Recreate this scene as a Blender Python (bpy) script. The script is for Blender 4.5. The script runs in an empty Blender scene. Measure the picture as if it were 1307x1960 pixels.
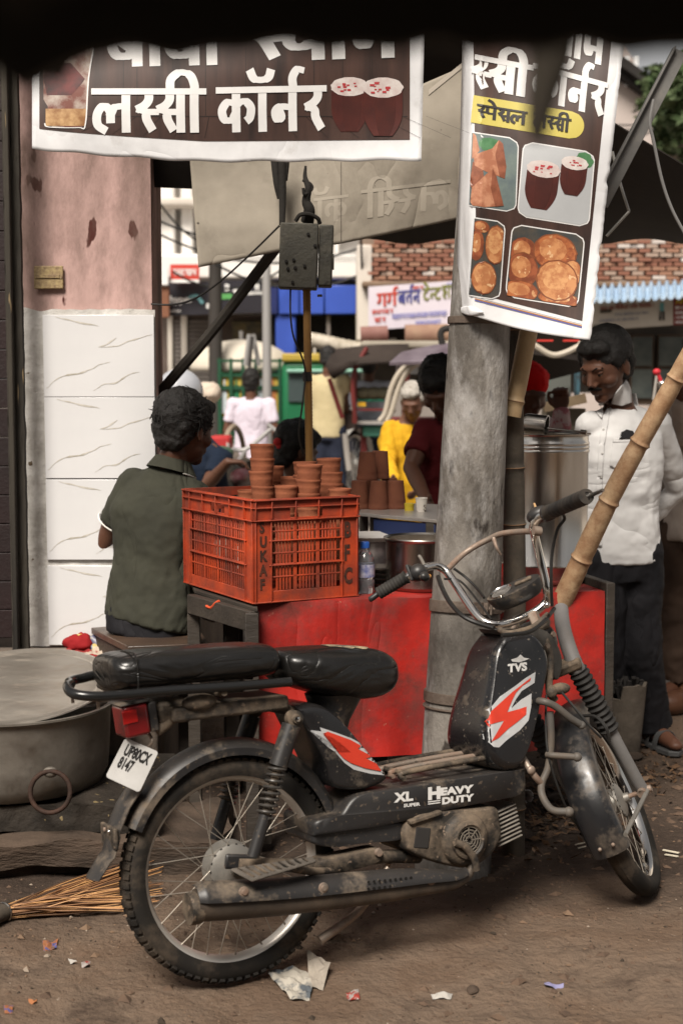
import bpy, bmesh, math, random
from mathutils import Vector as V, Matrix, noise
random.seed(7)
rad = math.radians
SC = bpy.context.scene
COL = SC.collection

# ------------------------------------------------------------------ camera, world, sun, exposure
CAM_H = 1.433; PITCH = rad(5.04); FPX = 2722.0; PW, PH = 1307.0, 1960.0
cd = bpy.data.cameras.new('camera'); cam = bpy.data.objects.new('camera', cd); COL.objects.link(cam)
cam.location = (0, 0, CAM_H); cam.rotation_euler = (math.pi/2 - PITCH, 0, 0)
cd.sensor_fit = 'VERTICAL'; cd.sensor_height = 36.0; cd.lens = 36.0*FPX/PH
cd.clip_start = 0.05; cd.clip_end = 600
cd.dof.use_dof = True; cd.dof.focus_distance = 4.1; cd.dof.aperture_fstop = 3.6
SC.camera = cam
w = bpy.data.worlds.new('World'); SC.world = w; w.use_nodes = True
nt = w.node_tree; bg = nt.nodes['Background']
sky = nt.nodes.new('ShaderNodeTexSky'); sky.sky_type = 'NISHITA'; sky.sun_disc = False
sky.sun_elevation = rad(50); sky.sun_rotation = rad(200); sky.air_density = 1.0; sky.dust_density = 3.0
hs = nt.nodes.new('ShaderNodeHueSaturation'); hs.inputs['Saturation'].default_value = 0.22
tw = nt.nodes.new('ShaderNodeMix'); tw.data_type = 'RGBA'; tw.blend_type = 'MULTIPLY'; tw.inputs[0].default_value = 1
tw.inputs[7].default_value = (1.06, 1.0, 0.93, 1)
nt.links.new(sky.outputs[0], hs.inputs['Color']); nt.links.new(hs.outputs[0], tw.inputs[6]); nt.links.new(tw.outputs[2], bg.inputs[0])
bg.inputs[1].default_value = 0.050
sl = bpy.data.lights.new('sun', 'SUN'); so = bpy.data.objects.new('sun', sl); COL.objects.link(so)
sl.energy = 3.0; sl.angle = rad(22); sl.color = (1, 0.93, 0.84)
# nishita sun_rotation 200 deg: the sun stands behind the camera, a little to its left
_az = rad(200); sd = V((math.sin(_az)*math.cos(rad(50)), math.cos(_az)*math.cos(rad(50)), math.sin(rad(50))))
so.rotation_euler = sd.to_track_quat('Z', 'Y').to_euler()
SC.view_settings.view_transform = 'Standard'; SC.view_settings.look = 'None'
SC.view_settings.exposure = 0.98; SC.view_settings.gamma = 1.0; SC.view_settings.use_curve_mapping = False
SC.cycles.use_denoising = True; SC.cycles.max_bounces = 6; SC.cycles.transparent_max_bounces = 12

# ------------------------------------------------------------------ geometry helpers
def P(px, py, Y):
    dx = (px - PW/2)/FPX; dy = -(py - PH/2)/FPX
    c, s = math.cos(PITCH), math.sin(PITCH)
    x, y, z = dx, c + dy*s, -s + dy*c
    t = Y/y
    return V((x*t, Y, CAM_H + z*t))
def G(px, py, z=0.0):
    a = P(px, py, 1.0); t = (z - CAM_H)/(a.z - CAM_H)
    return V((a.x*t, t, z))
def lerp(a, b, t): return a + (b - a)*t
def rotm(ax, a): return Matrix.Rotation(a, 4, ax)
def frame(loc, yaw=0.0): return Matrix.Translation(loc) @ Matrix.Rotation(yaw, 4, 'Z')
def spline(pts, k=6):
    pts = [V(p) for p in pts]
    if len(pts) < 3: return pts
    out = []
    q = [pts[0]*2 - pts[1]] + pts + [pts[-1]*2 - pts[-2]]
    for i in range(1, len(q)-2):
        for j in range(k):
            t = j/k
            out.append(0.5*((2*q[i]) + (q[i+1]-q[i-1])*t + (2*q[i-1]-5*q[i]+4*q[i+1]-q[i+2])*t*t + (3*q[i]-q[i-1]-3*q[i+1]+q[i+2])*t**3))
    out.append(pts[-1]); return out
def tag(o, label=None, cat=None, group=None, kind=None):
    if label: o['label'] = label
    if cat: o['category'] = cat
    if group: o['group'] = group
    if kind: o['kind'] = kind
    return o
def thing(name, label, cat, loc=(0, 0, 0), yaw=0.0, group=None, M=None):
    o = bpy.data.objects.new(name, None); COL.objects.link(o); o.empty_display_size = 0.05
    o.matrix_world = M if M is not None else frame(V(loc), yaw)
    return tag(o, label, cat, group)
BAKED = {}
class MB:
    def __init__(s): s.v = []; s.f = []
    def add(s, vs, fs, M=None):
        n = len(s.v)
        s.v += [(M @ V(v)) if M is not None else V(v) for v in vs]
        s.f += [tuple(i+n for i in f) for f in fs]
        return s
    def box(s, c, d, R=None, M=None):
        x, y, z = d[0]/2, d[1]/2, d[2]/2
        vs = [V((a*x, b*y, e*z)) for a in (-1, 1) for b in (-1, 1) for e in (-1, 1)]
        if R is not None: vs = [R @ v for v in vs]
        return s.add([v + V(c) for v in vs], [(0,1,3,2),(4,6,7,5),(0,4,5,1),(2,3,7,6),(0,2,6,4),(1,5,7,3)], M)
    def beam(s, a, b, w, h, up=(0, 0, 1), M=None):
        a, b = V(a), V(b); d = b - a; L = d.length; d.normalize()
        r = d.cross(V(up))
        if r.length < 1e-4: r = V((1, 0, 0))
        r.normalize(); u = r.cross(d)
        R = Matrix((r, d, u)).transposed()
        return s.box((a+b)/2, (w, L, h), R, M)
    def rings(s, rings, caps=True, M=None, closed=False):
        n = len(rings[0]); vs = [p for r in rings for p in r]; fs = []
        m = len(rings)
        for i in range(m if closed else m-1):
            for j in range(n):
                a, b = i*n+j, i*n+(j+1) % n; k = ((i+1) % m)*n
                fs.append((a, b, k+(j+1) % n, k+j))
        if caps and not closed:
            fs.append(tuple(range(n))[::-1]); fs.append(tuple(range((m-1)*n, m*n)))
        return s.add(vs, fs, M)
    def tube(s, pts, r, n=10, caps=True, M=None, closed=False, flat=1.0, up=None):
        pts = [V(p) for p in pts]; m = len(pts)
        rr = r if isinstance(r, (list, tuple)) else [r]*m
        if len(rr) != m: rr = [lerp(rr[0], rr[-1], i/(m-1)) for i in range(m)]
        T = []
        for i in range(m):
            a = pts[i-1] if (i > 0 or closed) else pts[i]; b = pts[(i+1) % m] if (i < m-1 or closed) else pts[i]
            d = (b-a); T.append(d.normalized() if d.length > 1e-9 else V((0, 0, 1)))
        u = V(up) if up is not None else (V((0, 0, 1)) if abs(T[0].z) < .9 else V((1, 0, 0)))
        R = []
        for i in range(m):
            u = (u - T[i]*u.dot(T[i]))
            if u.length < 1e-6: u = V((0, 1, 0.1)) - T[i]*T[i].y
            u.normalize(); x = T[i].cross(u)
            R.append([pts[i] + (x*math.cos(2*math.pi*j/n) + u*math.sin(2*math.pi*j/n)*flat)*rr[i] for j in range(n)])
        return s.rings(R, caps, M, closed)
    def lathe(s, prof, n=24, M=None, caps=True, closed=False):
        return s.rings([[V((r*math.cos(2*math.pi*j/n), r*math.sin(2*math.pi*j/n), z)) for j in range(n)] for r, z in prof], caps, M, closed)
    def ell(s, c, r, R=None, n=16, m=10, M=None):
        if not isinstance(r, (tuple, list, V)): r = (r, r, r)
        rs = []
        for i in range(1, m):
            t = math.pi*i/m
            rs.append([V((r[0]*math.sin(t)*math.cos(2*math.pi*j/n), r[1]*math.sin(t)*math.sin(2*math.pi*j/n), r[2]*math.cos(t))) for j in range(n)])
        n0 = len(s.v)
        vs = [p for q in rs for p in q] + [V((0, 0, r[2])), V((0, 0, -r[2]))]
        if R is not None: vs = [R @ v for v in vs]
        vs = [v + V(c) for v in vs]; fs = []
        for i in range(m-2):
            for j in range(n): fs.append((i*n+j, (i+1)*n+j, (i+1)*n+(j+1) % n, i*n+(j+1) % n))
        t, b = len(vs)-2, len(vs)-1
        for j in range(n): fs.append((t, j, (j+1) % n)); fs.append((b, (m-2)*n+(j+1) % n, (m-2)*n+j))
        return s.add(vs, fs, M)
    def prism(s, poly, d0, d1, M=None):
        """poly in the x,z plane, extruded along y from d0 to d1"""
        n = len(poly)
        vs = [V((x, d0, z)) for x, z in poly] + [V((x, d1, z)) for x, z in poly]
        fs = [tuple(range(n)), tuple(range(2*n-1, n-1, -1))] + [(i, i+n, (i+1) % n+n, (i+1) % n) for i in range(n)]
        return s.add(vs, fs, M)
    def sheet(s, fn, nu, nv, th=0.0, M=None, ext=None):
        """fn(u,v)->point; th gives it real thickness"""
        g = [[V(fn(i/nu, j/nv)) for i in range(nu+1)] for j in range(nv+1)]
        W = nu+1
        vs = [p for r in g for p in r]; fs = []
        for j in range(nv):
            for i in range(nu): fs.append((j*W+i, j*W+i+1, (j+1)*W+i+1, (j+1)*W+i))
        if th:
            N = []
            for j in range(nv+1):
                for i in range(nu+1):
                    a = g[j][min(i+1, nu)] - g[j][max(i-1, 0)]; b = g[min(j+1, nv)][i] - g[max(j-1, 0)][i]
                    q = a.cross(b); N.append(q.normalized() if q.length > 1e-12 else V((0, 1, 0)))
            k = len(vs)
            vs += [vs[i] - (N[i] if ext is None else V(ext))*th for i in range(k)]
            fs += [tuple(x+k for x in f[::-1]) for f in fs]
            ed = [j for j in range(W)] + [j*W+nu for j in range(1, nv+1)] + [nv*W+i for i in range(nu-1, -1, -1)] + [j*W for j in range(nv-1, 0, -1)]
            for a, b in zip(ed, ed[1:]+ed[:1]): fs.append((b, a, a+k, b+k))
        return s.add(vs, fs, M)
    def mesh(s, name, inv=None, angle=40, recalc=True):
        me = bpy.data.meshes.new(name)
        vs = [(inv @ v) for v in s.v] if inv is not None else s.v
        me.from_pydata([tuple(v) for v in vs], [], s.f); me.update()
        if recalc:
            bm = bmesh.new(); bm.from_mesh(me); bmesh.ops.recalc_face_normals(bm, faces=bm.faces); bm.to_mesh(me); bm.free()
        if angle:
            me.shade_smooth(); me.set_sharp_from_angle(angle=rad(angle))
        return me
    def build(s, name, mat, parent=None, world=True, angle=40, bevel=0, sub=0, recalc=True, seg=2, solid=0):
        """world=True: vertices are world coordinates, re-expressed in the parent's frame"""
        inv = None
        if parent is not None and world: inv = MW(parent).inverted()
        me = s.mesh(name, inv, angle, recalc)
        if mat is not None: me.materials.append(mat)
        o = bpy.data.objects.new(name, me); COL.objects.link(o)
        if parent is not None: o.parent = parent
        if bevel:
            b = o.modifiers.new('bevel', 'BEVEL'); b.width = bevel; b.segments = seg; b.limit_method = 'ANGLE'; b.angle_limit = rad(35)
        if sub:
            m = o.modifiers.new('sub', 'SUBSURF'); m.levels = sub; m.render_levels = sub
        return o
def MW(o):
    m = o.matrix_basis.copy()
    return MW(o.parent) @ m if o.parent else m
def inst(src, parent=None, M=None, name=None):
    c = src.copy(); COL.objects.link(c); c.parent = parent
    if M is not None: c.matrix_basis = M
    for ch in [x for x in KIDS.get(src.name, [])]: inst(ch, c)
    return c
KIDS = {}
def clone(root, M, label=None, group=None):
    """copy a thing with its parts and their sub-parts"""
    kids = {}
    for o in bpy.data.objects:
        if o.parent: kids.setdefault(o.parent.name, []).append(o)
    def cp(o, par):
        c = o.copy(); COL.objects.link(c); c.parent = par
        for ch in kids.get(o.name, []): cp(ch, c)
        return c
    r = cp(root, None); r.matrix_world = M
    if label: r['label'] = label
    if group: r['group'] = group
    return r

# ------------------------------------------------------------------ materials
MATS = {}
def mat(name, c1=(.5, .5, .5), c2=None, scale=8.0, rough=0.7, metal=0.0, bump=0.0, bscale=60.0, dust=None, damt=0.0, dscale=5.0,
        spots=None, sscale=20.0, sthr=0.68, stretch=None, contrast=(0.35, 0.65), alpha=None, sheen=0, coat=0, r2=None, trans=0, upd=0.0, emit=None, soil_dark=False, dw=.40, crease=0, cscale=6, cstretch=(1, 1, .4)):
    if name in MATS: return MATS[name]
    m = bpy.data.materials.new(name); m.use_nodes = True; MATS[name] = m
    n, L = m.node_tree.nodes, m.node_tree.links
    b = n['Principled BSDF']
    def rgba(c): return (c[0], c[1], c[2], 1)
    tc = n.new('ShaderNodeTexCoord'); src = tc.outputs['Object']
    if stretch:
        mp = n.new('ShaderNodeMapping'); mp.inputs['Scale'].default_value = stretch; L.new(src, mp.inputs[0]); src = mp.outputs[0]
    b.inputs['Roughness'].default_value = rough; b.inputs['Metallic'].default_value = metal
    b.inputs['Base Color'].default_value = rgba(c1); b.inputs['Specular IOR Level'].default_value = .5 if rough < .5 or metal else (.35 if rough < .7 else .18)
    if trans: b.inputs['Transmission Weight'].default_value = trans
    if coat: b.inputs['Coat Weight'].default_value = coat; b.inputs['Coat Roughness'].default_value = .25
    if sheen: b.inputs['Sheen Weight'].default_value = sheen
    cur = None
    def nz(sc, det=6, ro=.6):
        t = n.new('ShaderNodeTexNoise'); t.inputs['Scale'].default_value = sc; t.inputs['Detail'].default_value = det; t.inputs['Roughness'].default_value = ro
        L.new(src, t.inputs['Vector']); return t.outputs['Fac']
    def ramp(f, a, bb):
        r = n.new('ShaderNodeMapRange'); r.inputs['From Min'].default_value = a; r.inputs['From Max'].default_value = bb
        L.new(f, r.inputs['Value']); return r.outputs[0]
    def mix(fac, A, Bc):
        x = n.new('ShaderNodeMix'); x.data_type = 'RGBA'; L.new(fac, x.inputs[0])
        if isinstance(A, tuple): x.inputs[6].default_value = rgba(A)
        else: L.new(A, x.inputs[6])
        x.inputs[7].default_value = rgba(Bc); return x.outputs[2]
    if c2 is not None: cur = mix(ramp(nz(scale), *contrast), c1, c2)
    if spots is not None: cur = mix(ramp(nz(sscale, 3, .5), sthr, sthr+.03), cur or c1, spots)
    if soil_dark:
        at = n.new('ShaderNodeAttribute'); at.attribute_name = 'soil_dark'
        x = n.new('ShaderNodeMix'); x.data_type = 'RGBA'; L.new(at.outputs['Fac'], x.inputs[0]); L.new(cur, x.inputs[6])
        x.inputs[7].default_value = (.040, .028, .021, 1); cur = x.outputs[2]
    if dust is not None and damt > 0:
        f = ramp(nz(dscale, 8, .7), 1-damt+.02-dw/2, 1-damt+.02+dw/2)
        if upd:
            g = n.new('ShaderNodeNewGeometry'); sx = n.new('ShaderNodeSeparateXYZ'); L.new(g.outputs['Normal'], sx.inputs[0])
            q = n.new('ShaderNodeMath'); q.operation = 'MULTIPLY_ADD'; L.new(sx.outputs[2], q.inputs[0]); q.inputs[1].default_value = upd; q.use_clamp = True
            L.new(f, q.inputs[2]); f = q.outputs[0]
        cur = mix(f, cur or c1, dust)
        rr = n.new('ShaderNodeMapRange'); L.new(f, rr.inputs['Value']); rr.inputs['To Min'].default_value = rough; rr.inputs['To Max'].default_value = .9
        L.new(rr.outputs[0], b.inputs['Roughness'])
        if metal:
            mm = n.new('ShaderNodeMapRange'); L.new(f, mm.inputs['Value']); mm.inputs['To Min'].default_value = metal; mm.inputs['To Max'].default_value = 0
            L.new(mm.outputs[0], b.inputs['Metallic'])
    elif r2 is not None:
        rr = n.new('ShaderNodeMapRange'); L.new(nz(scale*1.7), rr.inputs['Value']); rr.inputs['From Min'].default_value = .3; rr.inputs['From Max'].default_value = .7
        rr.inputs['To Min'].default_value = rough; rr.inputs['To Max'].default_value = r2; L.new(rr.outputs[0], b.inputs['Roughness'])
    if cur is not None: L.new(cur, b.inputs['Base Color'])
    if bump:
        bp = n.new('ShaderNodeBump'); bp.inputs['Strength'].default_value = min(1, bump); bp.inputs['Distance'].default_value = .004*max(1, bump)
        L.new(nz(bscale, 5), bp.inputs['Height']); L.new(bp.outputs[0], b.inputs['Normal'])
    if crease:
        mp2 = n.new('ShaderNodeMapping'); mp2.inputs['Scale'].default_value = cstretch; mp2.inputs['Rotation'].default_value = (0, rad(25), 0); L.new(tc.outputs['Object'], mp2.inputs[0])
        t = n.new('ShaderNodeTexNoise'); t.inputs['Scale'].default_value = cscale; t.inputs['Detail'].default_value = 2.5; t.inputs['Distortion'].default_value = 1.2; L.new(mp2.outputs[0], t.inputs['Vector'])
        a = n.new('ShaderNodeMath'); a.operation = 'SUBTRACT'; a.inputs[1].default_value = .5; L.new(t.outputs['Fac'], a.inputs[0])
        a2 = n.new('ShaderNodeMath'); a2.operation = 'ABSOLUTE'; L.new(a.outputs[0], a2.inputs[0])
        a3 = n.new('ShaderNodeMath'); a3.operation = 'POWER'; a3.inputs[1].default_value = .7; L.new(a2.outputs[0], a3.inputs[0])
        bp = n.new('ShaderNodeBump'); bp.inputs['Strength'].default_value = 1; bp.inputs['Distance'].default_value = crease; L.new(a3.outputs[0], bp.inputs['Height'])
        if b.inputs['Normal'].is_linked: L.new(b.inputs['Normal'].links[0].from_socket, bp.inputs['Normal'])
        L.new(bp.outputs[0], b.inputs['Normal'])
    if alpha is not None: b.inputs['Alpha'].default_value = alpha
    return m
DUST = (.10, .075, .055)
# ------------------------------------------------------------------ lettering: thick strokes for Devanagari, font outlines for Latin
AA = [[(.16, .95), (.16, .5), (.17, .0)]]
GL = {
 'aa': (.36, AA),
 'l': (1.0, [[(.30, .02), (.10, .16), (.09, .42), (.24, .60), (.40, .48), (.42, .22)], [(.40, .36), (.52, .56), (.78, .60)], [(.80, .95), (.80, .5), (.81, 0)]]),
 'r': (.62, [[(.42, .95), (.43, .76), (.32, .62), (.13, .52)], [(.13, .52), (.34, .46), (.38, .28), (.52, .04)]]),
 'sh': (.52, [[(.36, .95), (.37, .76), (.27, .62), (.08, .52)], [(.08, .52), (.28, .46), (.32, .28), (.46, .04)], [(.30, .46), (.60, .46)]]),
 's': (.82, [[(.36, .95), (.37, .76), (.27, .62), (.08, .52)], [(.08, .52), (.28, .46), (.32, .28), (.46, .04)], [(.30, .46), (.62, .46)], [(.64, .95), (.64, .5), (.65, 0)]]),
 'ii': (.42, [[(.16, .95), (.16, .5), (.17, 0)], [(-.44, .96), (-.42, 1.22), (-.2, 1.38), (.05, 1.32), (.16, 1.1), (.16, .93)]]),
 'k': (.98, [[(.46, .95), (.46, .5), (.47, 0)], [(.46, .62), (.24, .66), (.10, .48), (.16, .28), (.34, .26), (.46, .42)], [(.46, .62), (.68, .68), (.84, .54), (.82, .32), (.74, .24)]]),
 'o': (.38, [[(.16, .95), (.16, .5), (.17, 0)], [(-.16, 1.38), (-.06, 1.2), (.14, 1.16), (.32, 1.22), (.38, 1.38)]]),
 'n': (.78, [[(.56, .95), (.56, .5), (.57, 0)], [(.56, .52), (.26, .54), (.12, .44), (.16, .26), (.27, .30), (.22, .44)]]),
 'rf': (0, [[(-.20, .95), (-.22, 1.2), (-.10, 1.38), (.06, 1.36)]]),
 'b': (.80, [[(.60, .95), (.60, .5), (.61, 0)], [(.60, .60), (.30, .66), (.10, .46), (.18, .22), (.42, .20), (.60, .40)], [(.16, .56), (.54, .30)]]),
 'shh': (.60, [[(.10, .86), (.28, .92), (.36, .74), (.22, .58), (.08, .50)], [(.14, .52), (.32, .40), (.50, .06)], [(.36, .40), (.62, .44)]]),
 'shf': (.86, [[(.10, .84), (.28, .90), (.36, .74), (.22, .58), (.08, .50)], [(.14, .52), (.32, .40), (.50, .06)], [(.34, .40), (.66, .44)], [(.70, .95), (.70, .5), (.71, 0)]]),
 'y': (.80, [[(.10, .86), (.26, .72), (.16, .52), (.14, .34), (.30, .24), (.60, .34)], [(.62, .95), (.62, .5), (.63, 0)]]),
 'm': (.80, [[(.14, .95), (.14, .36), (.24, .24), (.28, .36), (.16, .42)], [(.16, .42), (.60, .42)], [(.62, .95), (.62, .5), (.63, 0)]]),
 'p': (.74, [[(.12, .95), (.12, .55), (.26, .42), (.56, .44)], [(.58, .95), (.58, .5), (.59, 0)]]),
 'e': (0, [[(-.62, 1.42), (-.36, 1.28), (-.16, .98)]]),
 'g': (.74, [[(.16, .95), (.18, .5), (.10, .3), (.02, .36)], [(.54, .95), (.54, .5), (.55, 0)]]),
 't': (.78, [[(.56, .95), (.56, .5), (.57, 0)], [(.56, .60), (.28, .60), (.12, .40), (.22, .12)]]),
 'T': (.66, [[(.38, .95), (.38, .76), (.14, .66), (.10, .3), (.34, .12), (.56, .22)]]),
 'nh': (.5, [[(.5, .5), (.26, .54), (.12, .44), (.16, .26), (.27, .30)]]),
 'h': (.66, [[(.36, .95), (.36, .78), (.14, .72), (.2, .54), (.5, .52), (.38, .34), (.16, .3), (.2, .12), (.48, .02)]]),
 'u': (.66, [[(.1, .84), (.42, .8), (.3, .56), (.5, .46), (.44, .16), (.14, .16)]]),
}
def deva(glyphs, head=True, width=.19):
    """-> list of (points, halfwidth list) strokes in unit cell units, total advance"""
    x = 0; st = []
    for g in glyphs:
        adv, ss = GL[g]
        for s in ss: st.append([(px+x, py) for px, py in s])
        x += adv
    if head: st.append([(-.04, .94), (x*.5, .94), (x+.02, .94)])
    return st, x
def strokes(mb, sts, fn, w, lift=0.0):
    """fn(x,y,layer)->world point; each stroke a flat ribbon, laid a hair above the previous"""
    for k, s in enumerate(sts):
        pts = spline([V((a, b, 0)) for a, b in s], 5); n = len(pts); vs = []
        for i in range(n):
            d = pts[min(i+1, n-1)] - pts[max(i-1, 0)]; d.normalize(); q = V((-d.y, d.x, 0))
            hw = w/2*(.9 + .25*abs(d.y))
            if abs(d.x) > .95: hw = w*.38
            e = d*(w*.12 if i == n-1 else (-w*.12 if i == 0 else 0))
            for sgn in (1, -1):
                p = pts[i] + q*hw*sgn + e; vs.append(fn(p.x, p.y, lift + k*.00012))
        mb.add(vs, [(2*i, 2*i+1, 2*i+3, 2*i+2) for i in range(n-1)])
def latin(s, size=1.0, bold=0.0):
    """triangulated outline of a Latin string: verts (x,y), faces, width"""
    c = bpy.data.curves.new('lettering_tmp', 'FONT'); c.body = s; c.size = size; c.offset = bold; c.resolution_u = 3
    o = bpy.data.objects.new('lettering_tmp', c); COL.objects.link(o)
    dg = bpy.context.evaluated_depsgraph_get(); me = bpy.data.meshes.new_from_object(o.evaluated_get(dg))
    vs = [(v.co.x, v.co.y) for v in me.vertices]; fs = [tuple(p.vertices) for p in me.polygons]
    bpy.data.objects.remove(o); bpy.data.curves.remove(c); bpy.data.meshes.remove(me)
    return vs, fs, max([v[0] for v in vs] or [0])
def put_text(mb, s, fn, size=1.0, bold=0.0):
    vs, fs, wd = latin(s, size, bold)
    mb.add([fn(x, y) for x, y in vs], fs); return wd
def region(mb, fn, y0, y1, xl, xr, nu=8, nv=8, lift=0.0):
    """a print field whose left and right edges are functions of y; fn(px,py,lift)"""
    mb.sheet(lambda u, v: fn(lerp(xl(lerp(y0, y1, v)), xr(lerp(y0, y1, v)), u), lerp(y0, y1, v), lift), nu, nv)

def scrawl(mb, fn, x0, x1, y, h, w, seed):
    """a line of print too small and blurred to read: upright dabs of uneven height, no letters"""
    r = random.Random(seed); x = x0; k = 0
    while x < x1:
        hh = h*r.uniform(.55, 1.0); ww = w*r.uniform(.7, 1.5)
        mb.add([fn(x, y, .0001*k), fn(x+ww, y, .0001*k), fn(x+ww, y-hh, .0001*k), fn(x, y-hh, .0001*k)], [(0, 1, 2, 3)])
        x += ww + w*r.uniform(.35, .8) + (w*1.6 if r.random() < .18 else 0)
# ================================================================== THE SETTING
def fnoise(x, y, s, o=0): return noise.fractal(V((x*s, y*s, o)), 1.0, 2.0, 5)
def gz(x, y):
    k = max(0.0, min(1.0, (6.5 - y)/1.5))
    return (.014*fnoise(x, y, 1.8, 3) + .009*fnoise(x, y, 7, 9) + .0035*noise.noise(V((x*38, y*38, 2))))*k - .002
dirt = mat('packed dirt', (.118, .079, .054), (.205, .148, .106), scale=2.6, rough=.93, bump=3.5, bscale=45, dust=(.064, .044, .032), damt=.47, dscale=2.6, dw=.22, contrast=(.42, .58), spots=(.30, .235, .18), sscale=120, sthr=.70, soil_dark=True)
mb = MB()
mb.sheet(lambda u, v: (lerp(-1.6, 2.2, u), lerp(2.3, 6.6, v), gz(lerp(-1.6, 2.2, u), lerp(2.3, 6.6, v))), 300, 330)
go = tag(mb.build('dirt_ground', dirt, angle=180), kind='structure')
# soil coloured darker towards the stall, with a ragged edge
at_ = go.data.attributes.new('soil_dark', 'FLOAT', 'POINT')
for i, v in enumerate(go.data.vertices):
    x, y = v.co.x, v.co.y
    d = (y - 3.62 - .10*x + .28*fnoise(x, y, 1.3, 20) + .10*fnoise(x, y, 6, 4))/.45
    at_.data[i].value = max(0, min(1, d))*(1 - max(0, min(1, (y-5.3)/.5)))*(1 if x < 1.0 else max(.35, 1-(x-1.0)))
asphalt = mat('old road', (.16, .135, .115), (.22, .19, .165), scale=1.2, rough=.9, bump=1, bscale=60, dust=(.12, .09, .07), damt=.35, dscale=.5)
mb = MB()
# a ring of ground around the modelled patch, then the street behind it, out to the horizon
for x0, x1, y0, y1 in ((-250, 250, 6.6, 300), (-250, -1.6, -60, 6.6), (2.2, 250, -60, 6.6), (-1.6, 2.2, -60, 2.3)):
    mb.add([(x0, y0, -.004), (x1, y0, -.004), (x1, y1, -.004), (x0, y1, -.004)], [(0, 1, 2, 3)])
tag(mb.build('street_ground', asphalt, angle=0), kind='structure')
# pale kerb line on the far side of the lane
kerbm = mat('worn kerb paint', (.42, .39, .36), (.25, .21, .18), scale=6, rough=.85)
mb = MB()
for i in range(9):
    x0 = 1.2 + i*.62
    mb.box((x0+.3, 7.6, .05), (.58, .16, .11))
kb = tag(mb.build('road_kerb', kerbm, bevel=.012), kind='structure')

# ------------------------------------------------------------------ shop platform, pillar, door post
conc = mat('grimy plaster', (.19, .15, .12), (.10, .08, .065), scale=5, rough=.92, bump=1.2, bscale=40)
mb = MB(); mb.prism([(-3.2, 0), (-.62, 0), (-.62, .52), (-3.2, .52)], 4.72, 8.2)
tag(mb.build('shop_platform', conc, bevel=.012), 'raised concrete shop platform behind the big pot and bench', 'platform')

pink = mat('flaking pink limewash', (.49, .325, .295), (.35, .235, .21), scale=3.6, rough=.9, bump=1.4, bscale=22, spots=(.065, .020, .016), sscale=15, sthr=.635, dust=(.12, .08, .065), damt=.47, dscale=3.2, dw=.22, contrast=(.42, .60), stretch=(1, 1, .4))
cement = mat('white cement render', (.62, .60, .57), (.36, .34, .31), scale=9, rough=.9, bump=1.6, bscale=30, spots=(.12, .09, .06), sscale=30, sthr=.70)
tilem = mat('glazed white marble tile', (.66, .655, .655), (.60, .595, .60), scale=2, rough=.16, coat=.4)
veinm = mat('tile vein print', (.36, .33, .27), (.58, .55, .50), scale=20, rough=.3)
Yp = 4.95
a = P(30, 300, Yp); b = P(288, 300, Yp)
pil = thing('shop_pillar', 'pink flaking pillar with white marble tiles on its lower half', 'pillar', (a.x/2+b.x/2, Yp, .52))
def yz(py, Y=Yp): return P(650, py, Y).z
mb = MB()
poly = [(a.x, Yp), (b.x, Yp), (b.x-.035, Yp+.5), (a.x, Yp+.5)]
zb, zt = .52, 3.2
# uneven plaster front: a displaced sheet closing a solid block
def pf(u, v):
    x = lerp(a.x, b.x, u); z = lerp(zb, zt, v)
    return (x, Yp + .006*noise.fractal(V((x*5, z*5, 1)), 1, 2, 4)*math.sin(math.pi*u)**.3, z)
mb.sheet(pf, 40, 120, .055, ext=(0, -1, 0))
mb.add([(x, y+.06, z) for z in (zb, zt) for x, y in poly], [(0,1,2,3), (7,6,5,4), (0,4,5,1), (1,5,6,2), (2,6,7,3), (3,7,4,0)])
mb.build('plaster_shaft', pink, pil)
mb = MB()
xa, xb, xm = P(46, 800, Yp-.02).x, P(299, 800, Yp-.02).x, P(86, 800, Yp-.02).x
zt1, z0t = yz(592, Yp-.02), .525
def rim(u, v):
    x = lerp(xa, xb, u) ; z = lerp(z0t, zt1, v)
    ed = .010*noise.noise(V((z*14, 3, 0)))*(1-min(1, u*8)) ; tp = .012*noise.noise(V((x*16, 7, 0)))*max(0, v-.97)*30
    return (x + ed, Yp-.018 + .004*noise.noise(V((x*22, z*22, 5))), z + tp)
mb.sheet(rim, 46, 90, .016, ext=(0, -1, 0))
mb.build('cement_backing', cement, pil)
vein_strokes = [[(.12, .97), (.25, .93), (.42, .88), (.5, .86)], [(.5, .60), (.56, .63), (.62, .68), (.66, .72)], [(.52, .60), (.66, .62), (.78, .68), (.98, .76)],
                [(.03, .10), (.12, .22), (.20, .26), (.32, .29), (.42, .33), (.5, .39), (.6, .43)], [(.45, .08), (.55, .16), (.66, .18), (.76, .27), (.86, .31)], [(.20, .98), (.34, 1.0)]]
xt0, xt1 = xm, xb
tw_, bnds = xt1-xt0, [(603, 760), (763, 915), (918, 1070), (1073, 1236)]
z1, z2 = yz(760), yz(603)
th_ = abs(z2-z1)
mbt = MB(); mbt.box((tw_/2, .006, th_/2), (tw_-.004, .012, th_-.002)); tme = None
mv = MB()
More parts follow.
